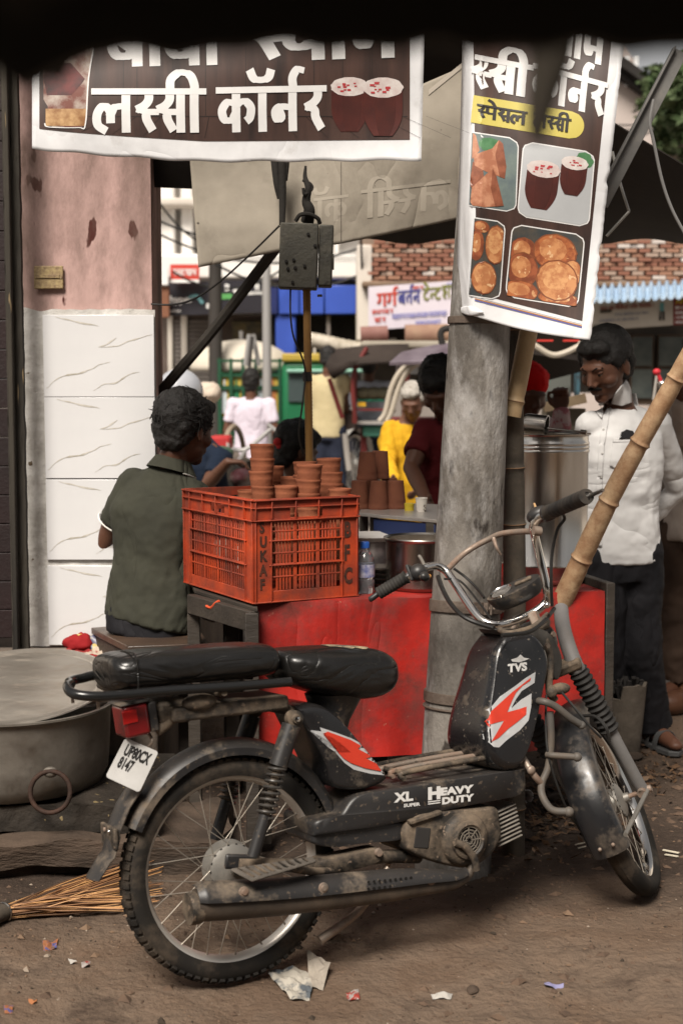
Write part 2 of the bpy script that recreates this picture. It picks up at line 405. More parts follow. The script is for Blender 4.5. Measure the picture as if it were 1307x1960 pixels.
for s in vein_strokes:
    q = spline([V((x, z, 0)) for x, z in s if z < 1], 4); n = len(q); vs = []
    if n < 2: continue
    for i in range(n):
        d = (q[min(i+1, n-1)]-q[max(i-1, 0)]).normalized(); p = V((-d.y, d.x, 0)); t = i/(n-1)
        hw = (.0055+.006*noise.noise(q[i]*23+V((s[0][0]*9, 0, 0))))*(.35+math.sin(math.pi*t)); hw = max(.0008, hw); j = noise.noise(q[i]*14)*.012
        for sg in (1, -1): vs.append(((q[i].x + p.x*hw*sg)*tw_, -.0008, (q[i].y + j + p.y*hw*sg)*th_))
    mv.add(vs, [(2*i, 2*i+1, 2*i+3, 2*i+2) for i in range(n-1)])
for k, (ya, yb) in enumerate(bnds):
    if k == 0:
        to = mbt.build('tile', tilem, None, bevel=.0015); vo = mv.build('vein', veinm, None)
        t0, v0 = to, vo
    else:
        to = t0.copy(); COL.objects.link(to); vo = v0.copy(); COL.objects.link(vo)
    to.parent = pil; zz = yz(yb)
    if k == 3: zz = max(zz, .53)
    to.matrix_basis = MW(pil).inverted() @ Matrix.Translation((xt0, Yp-.034 + .0015*k, zz)); vo.parent = to; vo.matrix_basis = Matrix()
# old switch plate
sw = thing('switch_plate', 'small rusty yellow switch plate screwed to the pink pillar', 'switch plate', P(94, 531, Yp-.012))
brass = mat('tarnished yellow plate', (.36, .27, .13), (.18, .12, .07), scale=60, rough=.6, bump=.6, bscale=90)
mb = MB(); c = P(94, 531, Yp-.014); mb.box(c, (.10, .012, .078)); mb.build('plate', brass, sw, bevel=.003)
mb = MB(); mb.box(c+V((0, -.008, .003)), (.078, .004, .012)); mb.build('label_strip', brass, sw, bevel=.001)
for sx in (-1, 1):
    mb = MB(); mb.lathe([(0, .002), (.005, .002), (.005, 0), (0, 0)][::-1], 10, Matrix.Translation(c+V((sx*.043, -.0065, 0))) @ rotm('X', math.pi/2)); mb.build('screw', brass, sw)
# door post and the shuttered shop at the far left
oldwood = mat('blackened door wood', (.055, .048, .038), (.020, .018, .016), scale=6, rough=.85, bump=1.5, bscale=30, spots=(.33, .24, .13), sscale=24, sthr=.66, stretch=(1, 1, .12))
dp = thing('door_post', 'dark peeling wooden door post left of the pink pillar', 'door post', P(30, 1230, 4.8))
mb = MB()
def post(u, v):
    z = lerp(.5, 3.2, v); x0 = P(14, 600, 4.82).x; x1 = P(45, 600, 4.82).x
    return (lerp(x0, x1, u) + .0035*noise.noise(V((z*16, u, 2)))*u, 4.80 + .006*noise.noise(V((u*9, z*14, 8))), z)
mb.sheet(post, 10, 160, .03, ext=(0, -1, 0)); mb.build('post', oldwood, dp)
mb = MB(); mb.box((P(22, 600, 4.79).x, 4.775, 1.85), (.018, .03, 2.7)); mb.build('bead', oldwood, dp, bevel=.004)
shut = mat('maroon shutter paint', (.016, .006, .006), (.010, .005, .005), scale=4, rough=.6, bump=.5)
sh = thing('shop_shutter', 'dark maroon shop shutter at the left edge of the frame', 'shutter', P(-60, 1200, 4.9))
for i in range(26):
    mb = MB(); z = .56 + i*.1
    mb.prism([(P(-190, 600, 4.9).x, z), (P(13, 600, 4.9).x, z), (P(13, 600, 4.9).x, z+.0985), (P(-190, 600, 4.9).x, z+.0985)], 4.9, 4.93)
    mb.build('slat', shut, sh, bevel=.003)

# ------------------------------------------------------------------ stone step with pot, behind the rear wheel
stone = mat('oily black stone', (.035, .028, .022), (.012, .010, .008), scale=7, rough=.8, bump=2.5, bscale=26, spots=(.16, .12, .06), sscale=34, sthr=.66)
slab = mat('muddy sandstone', (.085, .060, .044), (.035, .026, .020), scale=4, rough=.88, bump=2.5, bscale=22, stretch=(1, 1, 3.5))
def rock(mb, x0, x1, y0, y1, z0, z1, amp, seed, n=26, taper=.0):
    def f(p):
        q = V(p); return q + V((noise.noise(q*6+V((seed, 0, 0)))*amp, noise.noise(q*5+V((0, seed, 0)))*amp, noise.noise(q*7+V((0, 0, seed)))*amp*.7))
    m = max(4, int(n*.35))
    for fn in (lambda u, v: f((lerp(x0, x1, u), y0, lerp(z0, z1, v))), lambda u, v: f((lerp(x0, x1, u), lerp(y0, y1, v), z1)),
               lambda u, v: f((x1, lerp(y0, y1, u), lerp(z0, z1, v))), lambda u, v: f((x0, lerp(y1, y0, u), lerp(z0, z1, v)))):
        mb.sheet(fn, n, m)
st = thing('stone_step', 'rough black stones stacked as a step under the big pot', 'stone step', (-.95, 4.1, 0))
mb = MB(); rock(mb, -1.75, -.55, 4.10, 4.70, .115, .200, .030, 3, 40); mb.build('upper_stone', stone, st)
mb = MB(); rock(mb, -1.7, -.60, 4.02, 4.6, .035, .115, .045, 8, 40); mb.build('flat_slab', slab, st)
mb = MB(); rock(mb, -1.3, -.36, 4.10, 4.55, -.02, .085, .045, 15, 40); mb.build('sunken_slab', slab, st)
mb = MB(); rock(mb, -1.8, -.62, 4.2, 4.71, -.02, .195, .02, 19, 24); mb.build('packing_stone', stone, st)

# ------------------------------------------------------------------ far side of the street
cream = mat('cream house paint', (.62, .57, .50), (.50, .45, .40), scale=.8, rough=.9)
white = mat('white house paint', (.82, .79, .75), (.70, .67, .63), scale=.7, rough=.9)
darkin = mat('dark shop interior', (.035, .032, .030), (.02, .018, .017), scale=1, rough=.9)
def wallbox(mb, x0, x1, z0, z1, y0, y1): mb.box(((x0+x1)/2, (y0+y1)/2, (z0+z1)/2), (abs(x1-x0), abs(y1-y0), abs(z1-z0)))
def pxbox(mb, px0, px1, py0, py1, Y, d, proud=0):
    A = P(px0, py1, Y); Bq = P(px1, py0, Y); wallbox(mb, A.x, Bq.x, A.z, Bq.z, Y-proud, Y+d)
# white building, far left
YB = 18.0
hw = thing('white_house', 'white house with pilasters and a balcony above the dark shopfront', 'house', P(500, 740, YB))
mb = MB(); pxbox(mb, 150, 697, 50, 752, YB, 5); mb.build('wall', white, hw, angle=0)
for x0, x1 in ((312, 338), (352, 372), (404, 418), (640, 650), (560, 575)):
    mb = MB(); pxbox(mb, x0, x1, 250, 500, YB, -.0, .28); mb.build('pilaster', white, hw, bevel=.03)
mb = MB(); pxbox(mb, 292, 700, 500, 545, YB, 0, 1.0); mb.build('balcony', mat('bright plaster', (.70, .68, .65), rough=.9), hw, bevel=.03)
mb = MB(); pxbox(mb, 200, 700, 388, 404, YB, 0, .5); mb.build('cornice', cream, hw, bevel=.03)
for x0, x1, y0, y1 in ((318, 334, 360, 384), (376, 400, 420, 498), (430, 470, 420, 498), (590, 630, 420, 498)):
    mb = MB(); pxbox(mb, x0, x1, y0, y1, YB, 0, .05); f = mb.build('window', cream, hw)
    mb = MB(); pxbox(mb, x0+3, x1-3, y0+3, y1-3, YB, 0, .07); mb.build('pane', darkin, f)
rail = mat('pale railing', (.45, .45, .44), rough=.6)
for i in range(44):
    x = 425 + i*6
    mb = MB(); pxbox(mb, x, x+1.6, 478, 502, YB-1, .03); mb.build('baluster', rail, hw, angle=0)
# street level: shutters, brown board
mb = MB(); pxbox(mb, 292, 505, 602, 745, 17.6, .2); mb.build('ground_floor_wall', mat('brown shop wall', (.13, .10, .085), (.085, .065, .055), scale=2, rough=.9), hw, angle=0)
shg = mat('grey roller shutter', (.17, .15, .135), (.12, .10, .09), scale=2, rough=.6)
for x0, x1 in ((330, 348), (358, 405)):
    for k in range(16):
        mb = MB(); y = 612 + k*8.2; pxbox(mb, x0, x1, y, y+7.4, 17.55, .04); mb.build('shutter_slat', shg, hw, bevel=.01)
for x0, x1 in ((322, 330), (348, 358), (405, 414)):
    mb = MB(); pxbox(mb, x0, x1, 604, 745, 17.5, .12); mb.build('shutter_guide', cream, hw, bevel=.01)
mb = MB(); pxbox(mb, 445, 500, 615, 740, 17.52, .1); mb.build('shop_window', mat('stocked shop window', (.16, .12, .05), (.04, .04, .035), scale=9, rough=.6), hw, angle=0)
# signs on it
def sign(name, label, cat, px0, px1, py0, py1, Y, m, skew=0, th=.05):
    t = thing(name, label, cat, P((px0+px1)/2, (py0+py1)/2, Y))
    def f(px, py, lift=0): return P(px, py + skew*(px-px0)/(px1-px0), Y - lift)
    mb = MB(); mb.sheet(lambda u, v: f(lerp(px0, px1, u), lerp(py0, py1, v)), 2, 2, -th); mb.build('board', m, t, angle=0)
    return t, f
lett_w = mat('white sign lettering', (.75, .74, .72), rough=.6)
t, f = sign('red_signboard', 'small red signboard with white Hindi lettering on the balcony', 'signboard', 326, 381, 506, 541, 16.8, mat('red sign', (.50, .045, .03), rough=.6))
mb = MB(); st_, wd = deva('sh n aa T shf aa p'.split())
strokes(mb, st_, lambda x, y, l: f(331 + x*45/wd, 527 - y*12, .01+l), .16); mb.build('lettering', lett_w, t, angle=0)
mb = MB(); region(mb, f, 535, 541, lambda y: 326, lambda y: 381, 1, 1, .008); mb.build('white_strip', lett_w, t, angle=0)
t, f = sign('white_red_signboard', 'white and red signboard corner beside the pink pillar', 'signboard', 285, 322, 512, 545, 16.7, mat('white board', (.68, .67, .66), rough=.6))
mb = MB(); region(mb, f, 512, 545, lambda y: 285, lambda y: 298, 1, 1, .01); mb.build('red_band', mat('red sign', (.5, .045, .03)), t, angle=0)
mb = MB(); pxbox(mb, 285, 323, 548, 607, 16.75, .1)
tag(mb.build('brown_signboard', mat('terracotta board', (.19, .085, .05), rough=.7), angle=0), 'plain brown signboard panel left of the dark shop sign', 'signboard')
t, f = sign('dark_shop_sign', 'long black shop sign with white and green lettering', 'shop sign', 322, 505, 540, 604, 17.0, mat('black sign panel', (.020, .018, .024), rough=.4), -6)
for s_t, x_t, y_t, kx, ky in (('hyper', 325, 580, 19.5, 19.5), ('Electronics', 474, 569, 7, 11), ('B', 430, 560, 18, 18), ('e', 446, 564, 18, 18), ('fl', 488, 560, 18, 18)):
    mb = MB(); put_text(mb, s_t, lambda x, y: f(x_t+x*kx, y_t-y*ky, .01), 1, .03); mb.build('white_lettering', lett_w, t, angle=0)
mb = MB()
scrawl(mb, lambda x, y, l: f(x, y, .01+l), 325, 346, 598, 6, 1.2, 9); put_text(mb, 's', lambda x, y: f(395+x*18, 592-y*18, .01), 1, .05)
mb.build('small_lettering', lett_w, t, angle=0)
mb = MB(); strokes(mb, [[(0, 0), (14, 4), (26, -10)]], lambda x, y, l: f(362+x, 572-y, .01), 6); mb.build('cyan_swash', mat('cyan sign', (.22, .50, .55)), t, angle=0)
mb = MB(); region(mb, f, 566, 576, lambda y: 422, lambda y: 444, 1, 1, .01); mb.build('green_patch', mat('green sign', (.10, .32, .10)), t, angle=0)
# blue shop
bl = mat('blue shopfront panel', (.035, .085, .43), (.03, .07, .36), scale=1, rough=.4)
bs = thing('blue_shop', 'bright blue shopfront with a dark opening', 'shop', P(600, 740, 17.2))
mb = MB(); pxbox(mb, 514, 682, 600, 752, 17.4, .3); mb.build('interior_wall', darkin, bs, angle=0)
for x0, x1 in ((514, 532), (534, 572), (574, 620), (622, 682)):
    mb = MB(); pxbox(mb, x0, x1, 546, 601, 17.0, .4); mb.build('fascia_panel', mat('dark blue panel', (.012, .02, .10), rough=.4) if x0 == 514 else bl, bs, bevel=.01)
mb = MB(); pxbox(mb, 528, 566, 602, 745, 17.05, .3); mb.build('blue_pillar', bl, bs, bevel=.02)
mb = MB(); pxbox(mb, 625, 632, 602, 745, 17.1, .1); mb.build('door_frame', shg, bs, angle=0)
mb = MB(); pxbox(mb, 600, 604, 640, 745, 17.1, .1); mb.build('inner_post', cream, bs, angle=0)
# brick building with sign
YR = 15.0
brk = mat('pale street brick', (.40, .30, .23), (.30, .19, .14), scale=2.5, rough=.9)
mort = mat('old mortar', (.24, .18, .14), (.16, .12, .09), scale=3, rough=.95)
bb = thing('brick_house', 'unplastered brick house above the tent house sign', 'house', P(900, 740, YR))
mb = MB(); pxbox(mb, 692, 1420, 420, 556, YR, 5); mb.build('wall', mort, bb, angle=0)
bw, bh = 26.5, 8.6
bmats = [mat('brick a', (.30, .145, .095), (.22, .10, .07), scale=4, rough=.9), mat('brick b', (.36, .21, .145), (.28, .15, .10), scale=4, rough=.9), mat('brick c', (.42, .33, .27), (.33, .24, .19), scale=4, rough=.9), mat('brick d', (.60, .56, .52), (.48, .42, .38), scale=4, rough=.9)]
bl_ = []
A0 = P(0, 0, YR); s_ = (P(101, 0, YR).x - P(1, 0, YR).x)/100
for m_ in bmats:
    q = MB(); q.box((0, 0, 0), (s_*(bw-2.2), .10, s_*(bh-1.7))); me = q.mesh('brick', angle=0); me.materials.append(m_); bl_.append(me)
rb = random.Random(4)
for r in range(10):
    y = 461 + r*bh + 3
    for cix in range(-1, 24):
        x = 700 + cix*bw + (bw/2 if r % 2 else 0)
        if x < 694 + bw/2 or (885 < x < 1110) or x > 1330: continue
        me = bl_[rb.choices([0, 1, 2, 3], [4, 4, 2.2, 1.4] if x > 1100 else [7, 4, 1.2, .5])[0]]
        o = bpy.data.objects.new('brick', me); COL.objects.link(o); o.parent = bb
        p = P(x, y, YR); o.location = MW(bb).inverted() @ V((p.x, YR-.02-rb.random()*.035, p.z)); o.rotation_euler = (rb.uniform(-.03, .03), rb.uniform(-.02, .02), rb.uniform(-.03, .03)); o.scale = (rb.uniform(.86, 1.02), 1, rb.uniform(.9, 1.02))
mb = MB(); pxbox(mb, 692, 1420, 541, 553, YR, 0, .22); mb.build('lintel_band', mat('stained lintel', (.23, .15, .10), (.14, .10, .07), scale=3), bb, bevel=.02)
mb = MB(); pxbox(mb, 692, 1420, 556, 752, YR+.9, 4); mb.build('ground_floor_wall', mat('dim shop wall', (.10, .085, .07), (.05, .045, .04), scale=1.5), bb, angle=0)
mb = MB(); pxbox(mb, 683, 712, 468, 652, YR-.1, .9); mb.build('corner_pillar', cream, bb, bevel=.02)
# windows of the ground floor at right
for x0, x1 in ((1152, 1200), (1204, 1252), (1256, 1310)):
    mb = MB(); pxbox(mb, x0, x1, 640, 775, YR+.7, .1); fr = mb.build('window_frame', mat('brown window frame', (.10, .07, .05), rough=.7), bb, bevel=.02)
    for k in range(2):
        mb = MB(); pxbox(mb, x0+4, x1-4, 645+k*62, 700+k*62, YR+.66, .03); mb.build('pane', mat('dim window glass', (.045, .055, .055), (.10, .11, .10), scale=3, rough=.15), fr, angle=0)
# tent house sign
t, f = sign('tent_house_sign', 'white banner sign with red, blue and green Hindi lettering for a tent house', 'signboard', 705, 905, 549, 632, YR-.35, mat('pinkish white vinyl', (.60, .55, .60), (.54, .49, .55), scale=2, rough=.5), -14)
redl = mat('red lettering', (.42, .05, .03)); blul = mat('navy lettering', (.045, .05, .20)); grnl = mat('olive lettering', (.16, .17, .03)); pal = mat('blue small lettering', (.20, .20, .42))
for gl, x0, w_, m_, yb in (('g g rf', 722, 38, redl, 582), ('b t rf n', 762, 42, blul, 580), ('T e nh T', 810, 34, grnl, 578), ('h aa u sh', 846, 34, grnl, 575)):
    st_, wd = deva(gl.split()); mb = MB()
    strokes(mb, st_, lambda x, y, l: f(x0 + x*w_/wd, yb + 6 - y*25, .012+l), .17); mb.build('lettering', m_, t, angle=0)
for gl, x0, w_, h_, yb, m_ in (('k n r sh T r', 712, 40, 8, 602, redl), ('sh T r', 716, 22, 9, 618, redl), ('y h aa p r sh b n m k r m y p h', 750, 105, 9, 614, pal), ('m k aa n n b r', 795, 48, 9, 630, pal), ('p r n sh', 855, 40, 9, 562, pal), ('k r', 790, 20, 6, 560, redl)):
    st_, wd = deva(gl.split()); mb = MB()
    strokes(mb, st_, lambda x, y, l: f(x0 + x*w_/wd, yb - y*h_, .012+l), .2); mb.build('small_lettering', m_, t, angle=0)
# rolled mats below the sign
rollm = mat('rolled brown mats', (.22, .12, .09), (.32, .22, .15), scale=3, rough=.9, bump=1)
for i, (x0, x1, y, r, lab) in enumerate(((690, 742, 641, .085, 'rolled maroon mat on the ledge under the tent house sign'), (775, 900, 640, .10, 'long rolled tan mat on the ledge under the tent house sign'))):
    mb = MB(); mb.tube([P(x0, y, YR-.5), P(x1, y-2, YR-.5)], r, 14); tag(mb.build('rolled_mat', rollm if i else mat('maroon mats', (.16, .07, .06), (.24, .13, .11), scale=3)), lab, 'rolled mat')
mb = MB(); pxbox(mb, 690, 905, 652, 668, YR-.8, 1.7); tag(mb.build('shop_ledge', mat('dusty ledge', (.30, .27, .22), (.22, .19, .15), scale=2), bevel=.03), 'pale concrete ledge under the rolled mats', 'ledge')
# corrugated blue awning + clinic sign
blueaw = mat('sky blue corrugated sheet', (.30, .42, .56), (.42, .52, .62), scale=6, rough=.5)
mb = MB()
def cor(u, v):
    px = lerp(1120, 1420, u); A = P(px, 571 - (px-1145)*.05, YR-1.6); B2 = P(px, 548 - (px-1145)*.05, YR-.6)
    q = lerp(A, B2, v); q.z += .03*math.sin(px*.42); return q
mb.sheet(cor, 260, 3, .02); tag(mb.build('corrugated_awning', blueaw), 'sky blue corrugated metal awning above the clinic sign', 'awning')
t, f = sign('clinic_sign', 'cream signboard with a small standing figure printed at its right end', 'signboard', 1110, 1287, 577, 634, YR-1.3, mat('cream sign', (.50, .45, .38), (.40, .35, .29), scale=2, rough=.6), -12, .08)
mb = MB(); scrawl(mb, lambda x, y, l: f(x, y, .012+l), 1148, 1250, 597, 12, 1.6, 1); mb.build('heading', mat('maroon lettering', (.22, .07, .05)), t, angle=0)
mb = MB(); scrawl(mb, lambda x, y, l: f(x, y, .012+l), 1176, 1240, 609, 5, .9, 2); scrawl(mb, lambda x, y, l: f(x, y, .012+l), 1146, 1222, 619, 5, .9, 3); mb.build('small_lettering', mat('blue grey lettering', (.18, .19, .24)), t, angle=0)
mb = MB(); region(mb, f, 590, 606, lambda y: 1262, lambda y: 1270, 1, 1, .012); mb.build('printed_shirt', mat('teal print', (.13, .30, .30)), t, angle=0)
mb = MB(); region(mb, f, 606, 624, lambda y: 1262-(y-606)*.1, lambda y: 1265-(y-606)*.05, 1, 1, .012); region(mb, f, 606, 624, lambda y: 1267, lambda y: 1271, 1, 1, .012); mb.build('printed_legs', mat('black print', (.02, .02, .02)), t, angle=0)
mb = MB(); region(mb, f, 596, 602, lambda y: 1148, lambda y: 1170, 1, 1, .012); region(mb, f, 624, 634, lambda y: 1134, lambda y: 1163, 1, 1, .012); mb.build('printed_box', mat('brown print', (.06, .05, .035)), t, angle=0)
t, f = sign('maroon_sign', 'maroon signboard with yellow heading at the right edge of the frame', 'signboard', 1288, 1420, 566, 622, YR-1.3, mat('maroon sign', (.20, .035, .03), rough=.6), -6, .08)
mb = MB(); put_text(mb, 'AM', lambda x, y: f(1292+x*14, 582-y*14, .012), 1, .03); mb.build('heading', mat('yellow lettering', (.45, .33, .04)), t, angle=0)
mb = MB()
for k in range(4): scrawl(mb, lambda x, y, l: f(x, y, .012+l), 1292, 1345, 592+k*9, 6, 1.4, 5+k)
mb.build('lettering', lett_w, t, angle=0)
# pale upper house behind the metal strut, tree and sky line at right
ph = thing('pale_house', 'pale rendered house end wall seen behind the metal strut', 'house', P(1230, 740, 30))
mb = MB(); A = P(1100, 420, 30); Bq = P(1255, 0, 30)
mb.prism([(A.x, 0), (Bq.x, 0), (Bq.x, P(0, 300, 30).z), (P(1245, 0, 30).x, P(0, 165, 30).z), (P(1170, 0, 30).x, P(0, 40, 30).z), (A.x, P(0, 0, 30).z)], 30, 34); mb.build('wall', mat('pinkish render', (.46, .40, .37), (.40, .34, .31), scale=.6), ph, angle=0)
mb = MB(); mb.beam(P(1150, 95, 29.7), P(1262, 178, 29.7), .5, .18); mb.build('eave', darkin, ph, angle=0)
mb = MB(); mb.beam(P(1150, 118, 29.8), P(1250, 192, 29.8), .3, .10); mb.build('gutter', darkin, ph, angle=0)
for x in (1195, 1212):
    mb = MB(); pxbox(mb, x, x+9, 105, 165, 29.9, .05); mb.build('window', mat('white window', (.7, .7, .7)), ph, angle=0)
for k in range(4):
    mb = MB(); a_ = P(1170, 240+k*9+(5 if k > 1 else 0), 28); b_ = P(1260, 215+k*9, 28); mb.tube([a_, lerp(a_, b_, .5)+V((0, 0, -.12)), b_, lerp(b_, P(1400, 180+k*9, 28), 1)], .018, 5)
    tag(mb.build('overhead_wire', mat('wire rubber', (.02, .02, .02), rough=.6)), ['topmost of the thin wires crossing the pale house wall', 'second thin wire from the top on the pale house wall', 'third thin wire from the top on the pale house wall', 'lowest of the thin wires crossing the pale house wall'][k], 'wire', 'overhead wires')
# trees
leafm = mat('dusty green leaves', (.045, .075, .028), (.10, .125, .06), scale=3, rough=.7, contrast=(.4, .6))
barkm = mat('grey bark', (.13, .10, .08), rough=.9, bump=1)
def tree(px, py, Y, R, label, n=2600, seed=1, ls=.16):
    rr = random.Random(seed); c = P(px, py, Y)
    t = thing('tree', label, 'tree', (c.x, Y, 0))
    mb = MB(); mb.tube([(c.x+.3, Y, 0), (c.x+.1, Y, c.z*.5), (c.x, Y, c.z)], [R*.12, R*.04], 10)
    for k in range(9):
        a = rr.uniform(0, 6.28); e = rr.uniform(-.2, .9); d = V((math.cos(a)*math.cos(e), math.sin(a)*math.cos(e), math.sin(e)))
        mb.tube(spline([V((c.x, Y, c.z*.72)), c + d*R*.4 + V((0, 0, -.3*R)), c + d*R*.85]), [R*.04, R*.008], 6)
    mb.build('trunk', barkm, t)
    clumps = []
    for k in range(34):
        d = V((rr.gauss(0, 1), rr.gauss(0, 1), rr.gauss(0, 1))).normalized(); clumps.append((c + d*R*rr.uniform(.3, .95), R*rr.uniform(.14, .34)))
    mb = MB()
    for i in range(n):
        q, r = rr.choice(clumps); d = V((rr.gauss(0, 1), rr.gauss(0, 1), rr.gauss(0, 1))).normalized()
        p = q + d*r*rr.random()**.4; a = V((rr.gauss(0, 1), rr.gauss(0, 1), rr.gauss(0, .6))).normalized(); b = a.cross(d+V((.1, .2, .3))).normalized()
        s = ls*rr.uniform(.6, 1.3)
        mb.add([p-a*s, p+b*s*.45, p+a*s, p-b*s*.45], [(0, 1, 2, 3)])
    o = mb.build('crown', leafm, t, angle=0, recalc=False); o['kind'] = 'stuff'
tree(1316, 190, 26, .85, 'tall leafy tree against the white sky at the upper right', 3800, 3, .085)
tree(1298, 268, 31, .75, 'lower denser tree behind the tall one at the upper right', 4200, 5, .10)
tree(1380, 200, 24, 1.3, 'broad tree just beyond the right edge of the frame', 3000, 8, .11)
mb = MB(); pxbox(mb, 1256, 1420, 296, 330, 27, 3); tag(mb.build('low_roof', mat('tiled roof edge', (.20, .12, .09), (.3, .26, .22), scale=2), angle=0), 'low brown roof edge under the trees', 'roof')
# the row of houses at the photographer's back, closing the near side of the lane
for x0, x1, z, c_, lab in ((-9, -3.2, 7.5, (.20, .15, .12), 'brown house behind the viewer on the near side of the lane'), (-3.1, 2.8, 6.6, (.24, .20, .16), 'tan house right behind the viewer'), (2.9, 9, 8.2, (.16, .15, .15), 'grey house behind the viewer to the right')):
    hb_k = thing('lane_house', lab, 'house', ((x0+x1)/2, -5.5, 0))
    mb = MB(); wallbox(mb, x0, x1, 0, z, -9.5, -5.5); mb.build('wall', mat('near wall %.2f' % c_[0], c_, tuple(v*.75 for v in c_), scale=1, rough=.9), hb_k, angle=0)
    for k in range(3):
        xx = lerp(x0, x1, (k+.5)/3)
        mb = MB(); wallbox(mb, xx-.75, xx+.75, 0, 2.5, -5.5, -5.44); mb.build('shop_opening', darkin, hb_k, angle=0)
        for zz in (3.2, 5.2):
            if zz+1.2 < z: mb = MB(); wallbox(mb, xx-.45, xx+.45, zz, zz+1.2, -5.5, -5.46); mb.build('window', darkin, hb_k, angle=0)
# low houses closing the street to left and right, outside the frame
for x0, x1, y0, z, lab in ((-30, -6.5, 15, 7, 'plain cream house row closing the street at far left'), (9.2, 40, 19, 6, 'plain cream house row closing the street at far right')):
    mb = MB(); wallbox(mb, x0, x1, 0, z, y0, y0+8); tag(mb.build('house_row', cream, angle=0), lab, 'house')
# utility poles on the far pavement
pg = mat('pale steel pole', (.30, .29, .28), rough=.5, metal=.2)
mb = MB(); mb.tube([P(512, 690, 14.6)-V((0, 0, 2)), P(509, 380, 14.6)], [.055, .04], 14); tag(mb.build('lamp_pole', pg), 'pale grey street pole beside the blue shop', 'pole')
mb = MB(); mb.tube([P(411, 720, 16)-V((0, 0, 2)), P(412, 400, 16)], [.085, .07], 14); tag(mb.build('dark_pole', mat('dark pole', (.045, .04, .036))), 'dark street pole in front of the black shop sign', 'pole')

rwx = random.Random(8)
wl = ['dark street wire sagging highest across the far shopfronts', 'second dark street wire sagging across the white house', 'dark street wire passing in front of the blue shop', 'thin street wire slanting down to the dark pole', 'slack street wire hanging under the white balcony', 'thin wire running along the brick house corner']
for i, (a_, b_, Y, sag) in enumerate((((250, 395), (720, 420), 15.5, .35), ((270, 430), (700, 470), 15.8, .30), ((412, 505), (700, 520), 15.2, .22), ((300, 380), (412, 470), 16, .12), ((330, 520), (560, 500), 16.2, .25), ((690, 440), (697, 640), 14.7, .02))):
    A, B = P(*a_, Y), P(*b_, Y+.6); mb = MB(); mb.tube([lerp(A, B, t/14) + V((0, 0, -sag*4*(t/14)*(1-t/14))) for t in range(15)], .013, 5)
    tag(mb.build('street_wire', mat('wire rubber', (.02, .02, .02))), wl[i], 'wire', 'street wires in front of the far houses')
# ================================================================== THE STALL
redcl = mat('faded red tablecloth', (.36, .016, .010), (.19, .010, .008), scale=3.4, rough=.55, bump=1.0, bscale=9, dust=(.085, .022, .016), damt=.46, dscale=5.0, dw=.22, contrast=(.40, .60), spots=(.30, .09, .06), sscale=60, sthr=.72, crease=.02, cscale=3, cstretch=(1, 1, .35))
dkwood = mat('dark greasy wood', (.050, .040, .031), (.026, .021, .017), scale=6, rough=.6, bump=.8, stretch=(.25, 1, 1), dust=(.12, .09, .07), damt=.25)
steel = mat('brushed stainless steel', (.42, .39, .355), (.30, .275, .25), scale=3, rough=.27, metal=1, r2=.44, dust=(.22, .18, .14), damt=.14, dscale=3)
alu = mat('stained aluminium', (.34, .315, .27), (.20, .18, .155), scale=5, rough=.42, metal=.85, r2=.6, bump=.35, bscale=14, dust=(.12, .10, .08), damt=.36, dscale=4)
TZ = .776
# table: a trestle whose front runs slightly away to the right
A = V((-.262, 4.26, TZ)); B = V((.838, 4.52, TZ))
tx = (B-A).normalized(); ty = V((-tx.y, tx.x, 0))
def T(u, v, z=0): return A + tx*u + ty*v + V((0, 0, z))
L_ = (B-A).length
tb = thing('stall_table', 'long dark wooden stall table under the red cloth', 'table', T(L_/2, .35, -TZ))
Rt = Matrix((tx, ty, V((0, 0, 1)))).transposed()
mb = MB(); mb.box(T(L_/2-.01, .36, -.020), (L_-.03, .70, .034), Rt); mb.build('table_top', dkwood, tb, bevel=.004)
for u, v in ((.03, .05), (L_-.04, .05), (.03, .66), (L_-.04, .66), (L_*.5, .66)):
    mb = MB(); mb.box(T(u, v, -.037-.36), (.05, .05, .72), Rt); mb.build('leg', dkwood, tb, bevel=.004)
mb = MB(); mb.box(T(L_+.022, .30, -.22), (.03, .62, .50), Rt); mb.build('end_board', dkwood, tb, bevel=.003)
# red cloth: top and hanging front in one sheet
def cloth(u, v):
    x = u*L_
    if v < .5:
        t = 1 - v*2            # hanging part, from the hem up
        z = -.50*t - .012*math.sin(x*9+1)*t
        y = -.010 - .012*t*math.sin(x*14) - .010*t*math.sin(x*31+2) - .016*t + .006*noise.noise(V((x*6, z*6, 0)))
        return T(x, y, z+.004)
    t = (v-.5)*2
    return T(x, -.010+.70*t, .004 + .002*noise.noise(V((x*9, t*7, 3))))
mb = MB(); mb.sheet(cloth, 130, 60, -.002)
tag(mb.build('red_tablecloth', redcl, angle=70), 'red cloth draped over the stall table and hanging down its front', 'tablecloth')
